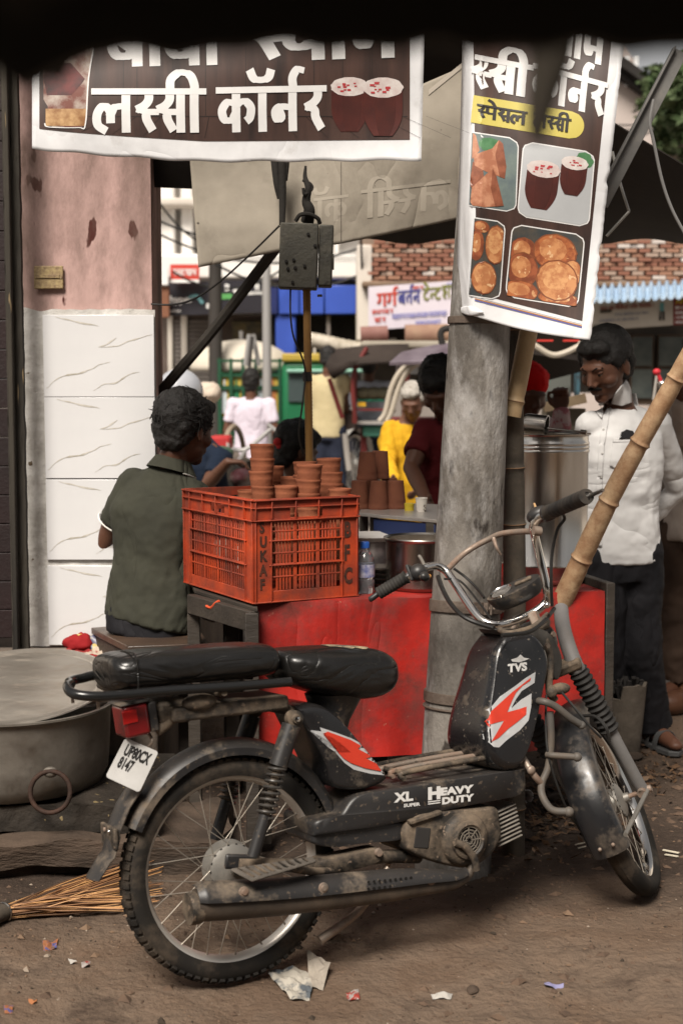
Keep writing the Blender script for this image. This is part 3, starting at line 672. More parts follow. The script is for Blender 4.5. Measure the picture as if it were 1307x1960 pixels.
# small black frame stand at the left, crate stands half on it
st2 = thing('wooden_stand', 'dark wooden frame stand under the left side of the orange crate', 'stand', (-.42, 4.6, 0))
sc_ = [P(368, 1150, 4.52), P(482, 1170, 4.235)]
for (px, Y) in ((372, 4.56), (483, 4.20)):
    p = P(px, 1200, Y); mb = MB(); mb.box((p.x, Y, .381), (.040, .04, .762)); mb.build('leg', dkwood, st2, bevel=.003)
for (px, Y) in ((352, 4.92), (455, 5.0)):
    p = P(px, 1200, Y); mb = MB(); mb.box((p.x, Y, .381), (.04, .04, .762)); mb.build('leg', dkwood, st2, bevel=.003)
mb = MB(); a_, b_ = P(366, 1150, 4.55), P(486, 1150, 4.195); a_.z = b_.z = .735; mb.beam(a_, b_, .03, .062); mb.build('front_rail', dkwood, st2, bevel=.003)
mb = MB(); q = [(P(362, 0, 4.57).x, 4.57), (P(487, 0, 4.18).x, 4.18), (P(455, 0, 5.02).x+.05, 5.02), (P(345, 0, 5.02).x, 5.02)]
mb.add([(x, y, z) for z in (.765, .777) for x, y in q], [(0,1,2,3), (7,6,5,4), (0,4,5,1), (1,5,6,2), (2,6,7,3), (3,7,4,0)]); mb.build('stand_top', dkwood, st2, bevel=.002)
mb = MB(); mb.tube(spline([P(395, 1160, 4.42), P(404, 1163, 4.40), P(412, 1155, 4.38), P(420, 1150, 4.37)]), .004, 6); tag(mb.build('orange_twine', mat('orange twine', (.55, .08, .03))), 'scrap of orange twine tied under the crate', 'twine')

# ------------------------------------------------------------------ the orange crate
ca = rad(28.7); cz = .783
CM = Matrix.Translation((-.261, 4.22, cz)) @ Matrix.Rotation(ca, 4, 'Z')
crate = thing('plastic_crate', 'orange plastic lattice crate filled with clay cups on the table', 'crate', M=CM)
CW, CL, CH = .354, .54, .315
crm = mat('dusty orange plastic', (.48, .062, .016), (.30, .034, .012), scale=9, rough=.5, dust=(.060, .028, .020), damt=.44, dscale=8, bump=.3, bscale=30)
def side_panel(mb, W, fl):
    """lattice side, x from 0 to W, z 0..CH, outward is -y; fl maps a local point"""
    def bx(x0, x1, z0, z1, d=.004, o=0): mb.box(((x0+x1)/2, -o-d/2+.004, (z0+z1)/2), (x1-x0, d, z1-z0), None, fl)
    pw = .060
    bx(0, pw, 0, CH, .004); bx(W-pw, W, 0, CH, .004)
    bx(pw, W-pw, .0, .036); 
    # top band with hand hole
    h0, h1 = W*.5-.055, W*.5+.055
    bx(pw, W-pw, .286, CH); bx(pw, h0, .256, .286); bx(h1, W-pw, .256, .286)
    rows = [(.040, .076), (.082, .112), (.120, .148), (.154, .182), (.190, .214), (.220, .242)]
    zs = [.036] + [r[0]-.003 for r in rows[1:]] + [.247]
    for z in (.078, .116, .150, .186, .216): bx(pw, W-pw, z-.0022, z+.0022, .004)
    bx(pw, W-pw, .242, .2565)
    cols = 3 if W < .4 else 4
    cw = (W-2*pw)/cols
    for c in range(1, cols): bx(pw+c*cw-.006, pw+c*cw+.006, .036, .25)
    n = 6
    for c in range(cols):
        for k in range(1, n):
            x = pw + c*cw + .006 + (cw-.012)*k/n; bx(x-.0034, x+.0034, .037, .243, .003)
    # proud horizontal ribs
    for z, o, e in ((.311, .010, 0), (.288, .007, .0), (.250, .009, 0), (.003, .006, 0)):
        mb.box((W/2, -o/2, z), (W+.004, o, .0038), None, fl)
    for z in (.188, .114): mb.box((W/2, -.0025, z), (W-2*pw+.02, .006, .0036), None, fl)
    for x in [.004, pw-.002, W-pw+.002, W-.004] + [pw+c*cw for c in range(1, cols)]:
        mb.box((x, -.004, .283), (.0034, .008, .060), None, fl)
    for x in (.004, pw-.004, W-pw+.004, W-.004): mb.box((x, -.003, .125), (.003, .006, .25), None, fl)
I4 = Matrix()
for nm, W, M_ in (('front_panel', CW, I4), ('left_panel', CL, Matrix.Translation((0, CL, 0)) @ rotm('Z', -math.pi/2)), ('back_panel', CW, Matrix.Translation((CW, CL, 0)) @ rotm('Z', math.pi)), ('right_panel', CL, Matrix.Translation((CW, 0, 0)) @ rotm('Z', math.pi/2))):
    mb = MB(); side_panel(mb, W, M_); mb.build(nm, crm, crate, world=False, bevel=.0008, seg=1)
mb = MB(); mb.box((CW/2, CL/2, .004), (CW-.012, CL-.012, .006)); mb.build('base', crm, crate, world=False)
blk = mat('black stamped ink', (.030, .018, .014), (.09, .03, .018), scale=60, rough=.8)
mb = MB()
for i, ch in enumerate('SUKAF'):
    put_text(mb, ch, lambda x, y: V((.0185 + x*.034, -.0014, .215 - i*.043 + y*.044)), 1.0, .045)
mb.build('stencil_lettering', blk, crate, world=False, angle=0)
mb = MB()
for i, ch in enumerate('BFC'):
    put_text(mb, ch, lambda x, y: V((CW-.048 + x*.042, -.0014, .188 - i*.072 + y*.066)), 1.0, .045)
mb.build('stencil_lettering', blk, crate, world=False, angle=0)

# ------------------------------------------------------------------ clay cups
clay = mat('terracotta clay', (.27, .092, .045), (.19, .062, .032), scale=10, rough=.85, bump=.5, bscale=40, dust=(.36, .18, .11), damt=.22, dscale=9)
clay2 = mat('dark terracotta clay', (.20, .075, .042), (.14, .052, .032), scale=9, rough=.9, bump=.5, bscale=40, spots=(.30, .20, .13), sscale=12, sthr=.72)
prof = [(0, .004), (.024, .004), (.0275, .020), (.0345, .080), (.0360, .0838), (.0382, .0845), (.0390, .0815), (.0383, .0765), (.0372, .0745), (.0362, .062), (.0365, .060), (.0356, .056), (.031, .016), (.0295, 0), (0, 0)]
q = MB(); q.lathe(prof, 36, caps=False); cup_me = q.mesh('clay_cup', angle=50); cup_me.materials.append(clay)
q = MB(); q.lathe(prof, 28, caps=False); cup_me2 = q.mesh('clay_cup_dark', angle=50); cup_me2.materials.append(clay2)
rc = random.Random(11)
def cup(loc, label, group, me=cup_me, flip=False, s=1.0, tilt=0.03):
    o = bpy.data.objects.new('clay_cup', me); COL.objects.link(o); o.location = loc
    o.rotation_euler = ((math.pi if flip else 0)+rc.uniform(-tilt, tilt), rc.uniform(-tilt, tilt), rc.uniform(0, 6.28)); o.scale = (s, s, s*rc.uniform(.97, 1.03))
    return tag(o, label, 'clay cup', group)
CG = 'clay cups stacked in the orange crate'
def ctop(px, py, Y): return P(px, py, Y)
stacks = [  # px of rim centre, py of rim, depth, cups shown, name
 (502, 850, 4.50, ['topmost cup of the tall stack at the left of the crate', 'second cup from the top of the tall left stack in the crate', 'third cup from the top of the tall left stack in the crate', 'fourth cup from the top of the tall left stack in the crate', 'lowest visible cup of the tall left stack in the crate'], 1.02, .042),
 (590, 888, 4.44, ['topmost cup of the wide middle stack nearest the crate rim', 'second cup of the middle stack in the crate', 'third cup of the middle stack at the crate rim'], 1.05, .043),
 (631, 877, 4.58, ['topmost cup of the right stack in the crate', 'second cup of the right stack in the crate', 'third cup of the right stack in the crate', 'lowest visible cup of the right stack in the crate'], 1.03, .040),
 (547, 930, 4.42, ['single low cup between the left and middle stacks in the crate', 'cup below the single low cup in the crate'], .96, .043),
 (583, 884, 4.62, ['reddish cup behind the wide middle stack', 'second cup of the stack behind the middle one'], 1.0, .043),
 (523, 893, 4.66, ['cup peeping out behind the tall left stack', 'second cup behind the tall left stack'], .95, .043),
 (556, 914, 4.62, ['tilted cup seen behind the single low cup', 'cup below the tilted one in the crate'], .95, .043),
 (476, 938, 4.60, ['cup rim at the far left inside the crate', 'cup below the far left rim in the crate'], .95, .043),
 (650, 936, 4.46, ['cup rim at the right inside the crate', 'cup below the rim at the right of the crate'], .95, .043),
]
for px, py, Y, labs, s, pitch in stacks:
    p = P(px, py, Y); z = p.z - .0845*s; k = 0
    while z > cz + .008:
        lab = labs[k] if k < len(labs) else 'clay cup buried low in its stack inside the orange crate'
        cup((p.x + rc.uniform(-.002, .002), Y + rc.uniform(-.003, .003), z), lab, CG if k < len(labs) else 'clay cups buried low in the crate', s=s)
        z -= pitch*s; k += 1

# ------------------------------------------------------------------ counter box behind with upturned cups
ctr = thing('steel_counter', 'low counter stand with a pale steel top and blue side behind the steel pot', 'counter', (.25, 5.0, TZ))
glz = mat('scratched pale steel sheet', (.46, .43, .40), (.36, .33, .30), scale=4, rough=.3, metal=.5)
blues = mat('navy painted board', (.012, .022, .075), rough=.6)
cA, cB, cC, cD = P(686, 988, 4.95), P(842, 1012, 4.68), P(900, 983, 5.25), P(700, 980, 5.45)
cz2 = cA.z
for q in (cA, cB, cC, cD): q.z = cz2
mb = MB(); mb.add([q + V((0, 0, h)) for h in (0, .012) for q in (cA, cB, cC, cD)], [(0,1,2,3), (7,6,5,4), (0,4,5,1), (1,5,6,2), (2,6,7,3), (3,7,4,0)]); mb.build('top_sheet', glz, ctr, bevel=.002)
mb = MB(); a_, b_ = lerp(cA, cB, .22)+V((0, .03, -.055)), cB+V((-.01, .03, -.055)); mb.beam(a_, b_, .02, .10); mb.build('blue_board', blues, ctr, bevel=.002)
for q in (lerp(cA, cB, .04)+V((.01, .12, 0)), cB+V((-.03, .04, 0)), cC+V((-.03, -.04, 0)), cD+V((.03, -.04, 0))):
    mb = MB(); mb.box((q.x, q.y, (TZ+cz2)/2), (.03, .03, cz2-TZ-.002)); mb.build('leg', dkwood, ctr)
IG = 'upturned clay cups stacked on the steel counter'
zc = cz2 + .012
for px, Y, row, lab in ((688, 5.12, 0, 'upturned cup at the left end of the bottom row on the counter'), (724, 5.10, 0, 'upturned cup with a flaked pale patch in the bottom row'), (757, 5.12, 0, 'upturned cup at the right end of the bottom row on the counter'),
                        (703, 5.16, 1, 'upturned cup on top of the bottom row at the left'), (727, 5.24, 1, 'upturned cup on top of the row at the right'),
                        (745, 5.26, 0, 'upturned cup behind the right one on the counter'), (708, 5.26, 0, 'upturned cup behind the left ones on the counter')):
    p = P(px, 900, Y); s = 1.12; cup((p.x, Y, zc + (.0845*1.2)*(row+1)), lab, IG, cup_me2, True, s, .02).scale = (.97, .97, 1.2)
for px, lab in ((700, 'dark cup standing below the counter edge at the left'), (728, 'dark cup standing below the counter edge beside the blue board')):
    p = P(px, 1010, 5.05); cup((p.x, 5.05, TZ+.006), lab, 'dark cups under the steel counter', cup_me2, False, 1.1)
# white paper cup and yellow tub on counter
mb = MB(); p = P(806, 980, 5.0); mb.lathe([(0, 0), (.017, 0), (.021, .046), (.0225, .047), (.0215, .049), (.0195, .048), (.017, .004), (0, .004)], 24, Matrix.Translation((p.x, 5.0, zc)), caps=False)
pc = mb.build('paper_cup', mat('white paper cup', (.62, .58, .52), (.10, .08, .06), scale=46, rough=.7, contrast=(.60, .63))); tag(pc, 'small white paper cup with dark print on the counter', 'paper cup')
mb = MB(); p = P(783, 980, 5.04); mb.lathe([(0, 0), (.017, 0), (.017, .018), (.018, .018), (.018, .026), (0, .026)], 20, Matrix.Translation((p.x, 5.04, zc)), caps=False)
tag(mb.build('yellow_tub', mat('yellow plastic lid', (.50, .38, .03), rough=.5)), 'small tub with yellow lid beside the paper cup', 'tub')

# ------------------------------------------------------------------ steel pot, plates, bottle
p = P(808, 1100, 4.56)
pot = thing('steel_pot', 'round stainless pot on the red cloth beside the concrete pole', 'pot', (p.x, 4.56, TZ+.008))
mb = MB(); zt_ = P(800, 1036, 4.45).z - (TZ+.008)
mb.lathe([(0, 0), (.105, 0), (.116, .012), (.119, zt_-.012), (.123, zt_-.004), (.127, zt_), (.124, zt_+.004), (.118, zt_-.002), (.114, .02), (0, .012)], 48, caps=False); mb.build('bowl', steel, pot, world=False)
mb = MB(); mb.lathe([(0, zt_*.72), (.113, zt_*.72), (.113, zt_*.74), (0, zt_*.75)], 30, caps=False); mb.build('milk', mat('creamy milk', (.45, .38, .30), rough=.4), pot, world=False)
plm = steel
for k in range(4):
    p = P(722, 1122, 4.62); mb = MB()
    mb.lathe([(0, .002), (.058, .002), (.072, .014), (.074, .014), (.060, 0), (0, 0)], 32, Matrix.Translation((p.x+.004*(k % 2), 4.62, TZ+.008+k*.016)) @ rotm('Y', .05*(-1)**k), caps=False)
    tag(mb.build('steel_plate', plm), ['lowest steel plate in the stack beside the bottle', 'second steel plate of the stack beside the bottle', 'third steel plate of the stack beside the bottle', 'topmost steel plate of the stack beside the bottle'][k], 'plate', 'steel plates beside the bottle')
p = P(712, 1030, 4.78)
mb = MB(); mb.lathe([(0, 0), (.09, 0), (.115, .012), (.117, .012), (.093, -.003), (0, -.003)], 36, Matrix.Translation((p.x, 4.78, p.z)), caps=False)
tag(mb.build('serving_dish', mat('pale enamel', (.55, .52, .49), rough=.3)), 'wide pale dish resting under the counter edge', 'dish')
mb = MB(); mb.lathe([(.05, TZ+.006-p.z), (.055, TZ+.01-p.z), (.085, -.005), (.08, -.005)], 30, Matrix.Translation((p.x, 4.78, p.z)))
tag(mb.build('clear_tub', mat('smoky plastic tub', (.10, .09, .09), (.25, .21, .21), scale=18, rough=.3)), 'smoky plastic tub holding up the pale dish', 'tub')
p = P(698, 1140, 4.47)
bt = thing('water_bottle', 'clear water bottle with blue cap and blue label beside the crate', 'bottle', (p.x, 4.47, TZ+.006))
pet = mat('clear bottle plastic', (.80, .84, .88), rough=.08, trans=.92)
mb = MB(); mb.lathe([(0, .0), (.028, .0), (.031, .006), (.031, .04), (.029, .045), (.031, .05), (.031, .10), (.024, .122), (.012, .136), (.012, .145), (0, .145)], 30); mb.build('body', pet, bt, world=False)
mb = MB(); mb.lathe([(0, .143), (.0145, .143), (.0145, .160), (.013, .163), (0, .163)], 20); mb.build('cap', mat('blue cap', (.02, .10, .42), rough=.4), bt, world=False)
mb = MB(); mb.lathe([(.0315, .052), (.0315, .092)], 30, caps=False); mb.build('label', mat('bottle label', (.025, .05, .22), (.45, .45, .5), scale=34, rough=.5), bt, world=False)

# ------------------------------------------------------------------ tall steel milk drum
p = P(1043, 1110, 4.74); r_ = .142
dr = thing('milk_drum', 'tall ribbed stainless steel drum on the table behind the bamboo posts', 'drum', (p.x-.005, 4.74, TZ+.008))
hz = P(1040, 832, 4.60).z - (TZ+.008)
mb = MB(); pr = [(0, 0), (r_-.008, 0), (r_-.002, .006), (r_, .02)]
for zz in (hz*.125, hz*.885, hz*.91, hz*.935):
    pr += [(r_, zz-.007), (r_+.003, zz-.003), (r_+.003, zz+.003), (r_, zz+.007)]
pr += [(r_, hz-.008), (r_+.007, hz-.004), (r_+.008, hz), (r_+.004, hz+.002), (r_-.004, hz-.002), (r_-.006, .03), (0, .03)]
mb.lathe(pr, 64, caps=False); mb.build('drum_wall', mat('bright drum steel', (.62, .60, .57), (.50, .48, .45), scale=3, rough=.24, metal=1, r2=.36, bump=.2, bscale=8, stretch=(3, 3, .3), dust=(.30, .26, .22), damt=.12), dr, world=False, angle=60)
mb = MB(); mb.lathe([(0, hz*.90), (r_-.007, hz*.90), (r_-.007, hz*.905), (0, hz*.912)], 40, caps=False); mb.build('milk', mat('creamy milk', (.45, .38, .30)), dr, world=False)
q = P(1020, 812, 4.70)
mb = MB(); mb.lathe([(0, 0), (.030, 0), (.034, .012), (.036, .075), (.038, .076), (.034, .076), (.031, .014), (0, .01)], 30, Matrix.Translation(q+V((-.03, 0, .004))) @ rotm('Z', rad(-20)) @ rotm('Y', rad(98)), caps=False)
tag(mb.build('steel_tumbler', steel), 'steel tumbler lying on its side across the drum mouth', 'tumbler')
mb = MB(); a_, b_ = P(1040, 819, 4.66), P(1122, 828, 4.60); mb.tube([a_, b_], .0035, 8); mb.tube([lerp(a_, b_, .86), b_], .008, 8)
tag(mb.build('ladle_handle', steel), 'thin steel ladle with wooden grip lying across the drum rim', 'ladle')

# ------------------------------------------------------------------ concrete pole with bands
galv = mat('weathered concrete', (.19, .172, .152), (.085, .075, .065), scale=7, rough=.72, bump=1.6, bscale=60, spots=(.040, .033, .028), sscale=12, sthr=.62, stretch=(1, 1, .45), dust=(.40, .385, .37), damt=.42, dscale=4.0, dw=.2, contrast=(.42, .60))
YP = 4.12
pole = thing('utility_pole', 'weathered grey concrete utility pole with metal bands in front of the stall', 'pole', (P(872, 0, YP).x, YP, 0))
def pax(py): # axis point at a picture height
    t = (py+50)/1550.0
    return P(lerp(951, 874, t), py, YP)
base = pax(1500); base = base + (base - pax(1300)).normalized()*((base.z+.02)/abs((base-pax(1300)).normalized().z))
top = pax(-300); dirp = (top-base).normalized()
def pat(z): return base + dirp*((z-base.z)/dirp.z)
def prad(z): return lerp(.114, .066, min(1, z/2.9))
mb = MB(); N_ = 60
mb.tube([pat(lerp(-.02, 3.3, i/N_)) for i in range(N_+1)], [prad(lerp(0, 3.3, i/N_)) + .0012*noise.noise(V((0, 0, i*.7))) for i in range(N_+1)], 40)
mb.build('shaft', galv, pole)
rustm = mat('rusty band steel', (.16, .125, .10), (.09, .065, .05), scale=14, rough=.7, metal=.5, bump=.8, dust=(.22, .16, .12), damt=.3)
for py, h, tl in ((1160, .034, .10), (1332, .030, .07), (1352, .006, .06), (615, .02, 0)):
    z = pax(py).z; c = pat(z); M_ = Matrix.Translation(c) @ dirp.to_track_quat('Z', 'Y').to_matrix().to_4x4() @ rotm('Y', tl)
    r0 = prad(z)+.0015; mb = MB(); mb.lathe([(r0-.01, -h/2), (r0+.004, -h/2), (r0+.005, 0), (r0+.004, h/2), (r0-.01, h/2)], 40, M_, caps=False)
    if h > .025:
        mb.box((-r0-.012, -.045, 0), (.034, .012, h), None, M_); mb.box((-r0-.012, -.060, 0), (.034, .006, h), None, M_)
        mb.lathe([(0, .012), (.008, .012), (.008, -.016), (0, -.016)], 6, M_ @ Matrix.Translation((-r0-.014, -.06, 0)) @ rotm('X', math.pi/2))
        mb.box((r0*.35, -r0*.95, 0), (.05, .02, h*.9), Matrix.Rotation(.35, 3, 'Z'), M_)
    mb.build('band', rustm, pole, bevel=.001, angle=50)

# ------------------------------------------------------------------ bamboo
bam = mat('pale bamboo', (.46, .33, .19), (.36, .245, .13), scale=6, rough=.55, stretch=(1, 1, 1), bump=.4, dust=(.20, .12, .07), damt=.28, dscale=10)
bam_d = mat('brown blotched bamboo', (.36, .22, .12), (.50, .36, .22), scale=9, rough=.5, dust=(.20, .095, .045), damt=.46, dscale=30, bump=.4)
bam_g = mat('grey smoked bamboo', (.085, .070, .054), (.040, .034, .028), scale=5, rough=.7, dust=(.15, .11, .08), damt=.35, dscale=6, bump=.5)
def bamboo(name, label, pts, r0, r1, nodes, m, bend=0, cat='bamboo pole'):
    t = thing(name, label, cat, pts[0] if pts[0].z < pts[-1].z else pts[-1])
    path = spline(pts, 8); N = 90
    # resample
    Ls = [0]
    for a_, b_ in zip(path, path[1:]): Ls.append(Ls[-1]+(b_-a_).length)
    def at(s):
        s *= Ls[-1]
        for i in range(len(Ls)-1):
            if s <= Ls[i+1]: return lerp(path[i], path[i+1], (s-Ls[i])/max(1e-9, Ls[i+1]-Ls[i]))
        return path[-1]
    ss = sorted(set([i/N for i in range(N+1)] + [max(0, min(1, n+d)) for n in nodes for d in (-.007, -.003, 0, .003, .007)]))
    rs = []
    for s in ss:
        r = lerp(r0, r1, s)
        for n in nodes:
            d = abs(s-n)*Ls[-1]
            r += .0034*math.exp(-(d/.005)**2) - .0012*math.exp(-((d-.016)/.008)**2)
        rs.append(r)
    mb = MB(); mb.tube([at(s) for s in ss], rs, 24); mb.build('culm', m, t)
    for n in nodes:
        c = at(n); d = (at(min(1, n+.01))-at(max(0, n-.01))).normalized()
        mb = MB(); r = lerp(r0, r1, n)+.0032; mb.lathe([(r, -.0016), (r+.0007, 0), (r, .0016)], 24, Matrix.Translation(c) @ d.to_track_quat('Z', 'Y').to_matrix().to_4x4(), caps=False)
        mb.build('node_ring', mat('bamboo node', (.20, .12, .07), rough=.8), t)
    return t
foot = P(1072, 1157, 4.50)
bamboo('bamboo_pole', 'long blotched bamboo pole leaning diagonally in front of the man in the white shirt', [foot, P(1175, 938, 4.37), P(1300, 712, 4.25), P(1430, 480, 4.15)], .0335, .0245, [.14, .31, .48, .66, .83], bam_d)
bamboo('bamboo_post', 'pale cut bamboo hanging below the vertical banner beside the pole', [P(979, 797, 4.19), P(998, 700, 4.19), P(1012, 630, 4.19), P(1030, 540, 4.19), P(1060, 380, 4.2)], .0270, .0265, [.07], bam)
pb = P(984, 1170, 4.27); pt = P(980, 790, 4.25)
bamboo('smoked_bamboo_post', 'dark smoked bamboo post standing right behind the concrete pole', [V((pb.x+.005, 4.27, 0)), V((pb.x, 4.27, .8)), pt, P(985, 640, 4.30), P(985, 100, 4.34)], .035, .033, [.06, .30, .42, .49, .66], bam_g)
# ------------------------------------------------------------------ electric box on conduit
bxm = mat('rusty dark box', (.050, .046, .034), (.022, .020, .016), scale=7, rough=.6, metal=.3, bump=.6, spots=(.015, .012, .010), sscale=26, sthr=.68, dust=(.10, .085, .06), damt=.30, dscale=5)
eb = thing('junction_box', 'old dark electric box hanging above the crate on a conduit', 'electric box', P(585, 552, 4.66))
a_, b_ = P(535, 552, 4.66), P(637, 427, 4.66); mid = (a_+b_)/2
Rb = Matrix.Rotation(rad(2), 3, 'Y')
mb = MB(); wB = P(608, 500, 4.66).x - a_.x; mb.box((a_.x+wB/2, 4.70, mid.z), (wB, .10, b_.z-a_.z), Rb); mb.build('front_cover', bxm, eb, bevel=.004)
mb = MB(); w2 = b_.x-a_.x-wB; mb.box((a_.x+wB+w2/2+.001, 4.715, mid.z+.002), (w2-.003, .10, b_.z-a_.z-.012), Matrix.Rotation(rad(2), 3, 'Y')); mb.build('side_cover', bxm, eb, bevel=.005)
mb = MB()
for px, py in ((548, 500), (562, 497), (551, 514), (565, 512), (583, 509), (590, 448), (560, 540), (603, 470)):
    q = P(px, py, 4.646); mb.lathe([(0, .002), (.0045, .002), (.0055, -.001), (0, -.001)], 12, Matrix.Translation(q) @ rotm('X', math.pi/2))
mb.build('screws', mat('black screw', (.010, .009, .008)), eb)['kind'] = 'stuff'
mb = MB(); mb.box((b_.x+.001, 4.655, mid.z-.02), (.006, .02, .05)); mb.build('hinge', bxm, eb, bevel=.002)
mb = MB(); mb.box(P(612, 566, 4.70), (.016, .01, .008)); mb.build('clamp_tab', steel, eb)
cond = mat('orange brown corrugated conduit', (.22, .115, .030), (.15, .075, .022), scale=8, rough=.5, dust=(.30, .18, .09), damt=.3)
mb = MB(); c0, c1 = P(587, 553, 4.72), P(592, 872, 4.72); n = 170
dirc = (c1-c0); c1 = c0 + dirc*((c0.z-TZ-.01)/abs(dirc.z))
mb.tube([lerp(c0, c1, i/n) for i in range(n+1)], [(.0122 + (.0014 if i % 2 else 0)) for i in range(n+1)], 16)
cdt = tag(mb.build('conduit', cond, angle=80), 'orange brown corrugated conduit running down from the electric box', 'conduit')
blkr = mat('black cable rubber', (.012, .011, .010), rough=.5)
def wire(label, pts, r=.0035, cat='cable', m=blkr, name='cable', grp=None):
    mb = MB(); mb.tube(spline(pts, 8), r, 8); return tag(mb.build(name, m), label, cat, grp)
wire('black tape wrapped round the conduit below the box', [P(588, 712, 4.72), P(588.5, 722, 4.72), P(589, 730, 4.72)], .0155, 'tape', name='tape_wrap')
wire('thin black cable looping down beside the conduit', [P(556, 552, 4.69), P(556, 600, 4.67), P(562, 645, 4.67), P(580, 690, 4.69), P(584, 724, 4.70), P(578, 780, 4.68), P(572, 830, 4.69), P(580, 868, 4.72)], .0030)
wire('black cable sagging from the pink pillar to the electric box', [P(290, 582, 4.93), P(330, 583, 4.9), P(372, 572, 4.86), P(420, 540, 4.8), P(480, 486, 4.72), P(535, 432, 4.68)], .0034)
wire('dark pipe slanting down from the grey tarpaulin to behind the pillar', [P(600, 380, 5.0), P(518, 488, 5.05), P(408, 632, 5.15), P(298, 762, 5.25), P(200, 880, 5.3)], .0205, 'pipe', mat('black sooty pipe', (.026, .023, .020), (.05, .043, .036), scale=8, rough=.7, bump=.5), 'sooty_pipe')
# ties and rags above the box
mb = MB()
for i, pts in enumerate(([P(540, 300, 4.75), P(541, 380, 4.74), P(540, 430, 4.72)], [P(525, 300, 4.78), P(530, 350, 4.76), P(536, 380, 4.76)], [P(548, 296, 4.76), P(545, 345, 4.75)])):
    mb.tube(spline(pts), [.014, .010], 10)
tag(mb.build('hanging_strap', mat('greasy black cloth', (.018, .016, .014), rough=.9, bump=.8)), 'greasy black straps hanging down to the electric box', 'strap')
mb = MB(); mb.tube(spline([P(585, 318, 4.70), P(584, 340, 4.69), P(590, 360, 4.67), P(586, 385, 4.68), P(592, 402, 4.68), P(588, 424, 4.70)]), [.004, .008, .016, .012, .015, .022], 10)
mb.tube(spline([P(580, 345, 4.68), P(594, 352, 4.67), P(597, 362, 4.67), P(583, 372, 4.66), P(580, 360, 4.66)]), .005, 8)
mb.tube(spline([P(566, 423, 4.67), P(575, 411, 4.66), P(592, 410, 4.66), P(608, 418, 4.67), P(612, 428, 4.68)]), .007, 8)
tag(mb.build('knotted_rag', mat('greasy black cloth', (.018, .016, .014))), 'knotted black rag and wire tied on top of the electric box', 'rag')
# ================================================================== BANNERS AND TARPAULINS
vinyl = mat('grubby white vinyl', (.72, .72, .73), (.58, .58, .59), scale=7, rough=.45, dust=(.26, .23, .20), damt=.24, dscale=9, crease=.006, cscale=4, cstretch=(1, 1, .5))
brownp = mat('printed brown planks', (.075, .040, .031), (.026, .016, .014), scale=7, rough=.42, stretch=(3, 1, .35), contrast=(.3, .7))
darkp = mat('printed dark plank line', (.022, .015, .013), rough=.45)
letw = mat('printed white lettering', (.74, .73, .72), (.64, .63, .62), scale=10, rough=.45)
potp = mat('printed clay red', (.085, .020, .015), (.050, .014, .012), scale=14, rough=.4)
foam = mat('printed lassi foam', (.62, .58, .55), (.50, .40, .38), scale=40, rough=.4)
petal = mat('printed rose petals', (.40, .045, .05), rough=.4)
potd = mat('printed pot shade', (.030, .012, .012), rough=.4)
# ---- horizontal banner
def H1(px, py, l=0.0):
    Y = 3.97 + .012*math.sin(px/95) + .010*math.sin((py+px*.3)/60) + .02*(px/800-.5)**2
    return P(px, py, Y-l)
def hb(px): # lower edge
    return 283 + 27*min(1, max(0, (px-60)/330))**.7 - 3*max(0, (px-420)/400)
ban = thing('lassi_banner', 'wide brown and white lassi banner hanging across the front of the stall', 'banner', P(430, 310, 3.97))
mb = MB(); mb.sheet(lambda u, v: H1(lerp(62 + 8*v*0, 806+9*v, u), lerp(hb(62+744*u) + 1.5*math.sin(u*40), -60, v)), 90, 50, .0014)
mb.build('vinyl_sheet', vinyl, ban, angle=180)
mb = MB(); mb.sheet(lambda u, v: H1(lerp(76, 784, u), lerp((hb(lerp(76, 784, u))-40), -50, v), .0012), 80, 30); mb.build('brown_print', brownp, ban, angle=180, recalc=False)
mb = MB()
for i, x in enumerate((236, 262, 330, 393, 470, 531, 600, 655, 712)):
    mb.sheet(lambda u, v: H1(x+1.2*u-.6*(v-.5), lerp(222, -40, v), .0018), 1, 12)
for i in range(15):
    x = 170+i*46; xs = 430 + (x-430)*1.28
    mb.sheet(lambda u, v: H1(lerp(xs, x, v)+1.2*u, lerp(min(264, hb(xs)-42), 222, v), .0018), 1, 4)
mb.sheet(lambda u, v: H1(lerp(160, 780, u), 222+1.6*v, .0018), 30, 1)
mb.build('plank_lines', darkp, ban, angle=0, recalc=False)
def line(mb, fn, gl, x0, x1, yb, h, tilt=0, w=.19, L0=.0022):
    st_, wd = deva(gl.split(), True)
    k = (x1-x0)/wd
    strokes(mb, st_, lambda x, y, l: fn(x0 + x*k + y*h*.0, yb - y*h + tilt*(x/wd), L0+l), w)
mb = MB(); line(mb, H1, 'l sh s ii', 180, 392, 252, 82, 0); line(mb, H1, 'k o n rf r', 418, 622, 252, 84, -4)
mb.build('lettering', letw, ban, angle=0, recalc=False)
mb = MB(); line(mb, H1, 'b aa b aa', 206, 424, 126, 96, -4); line(mb, H1, 'shh y aa m', 468, 762, 116, 96, -8)
mb.build('lettering', letw, ban, angle=0, recalc=False)
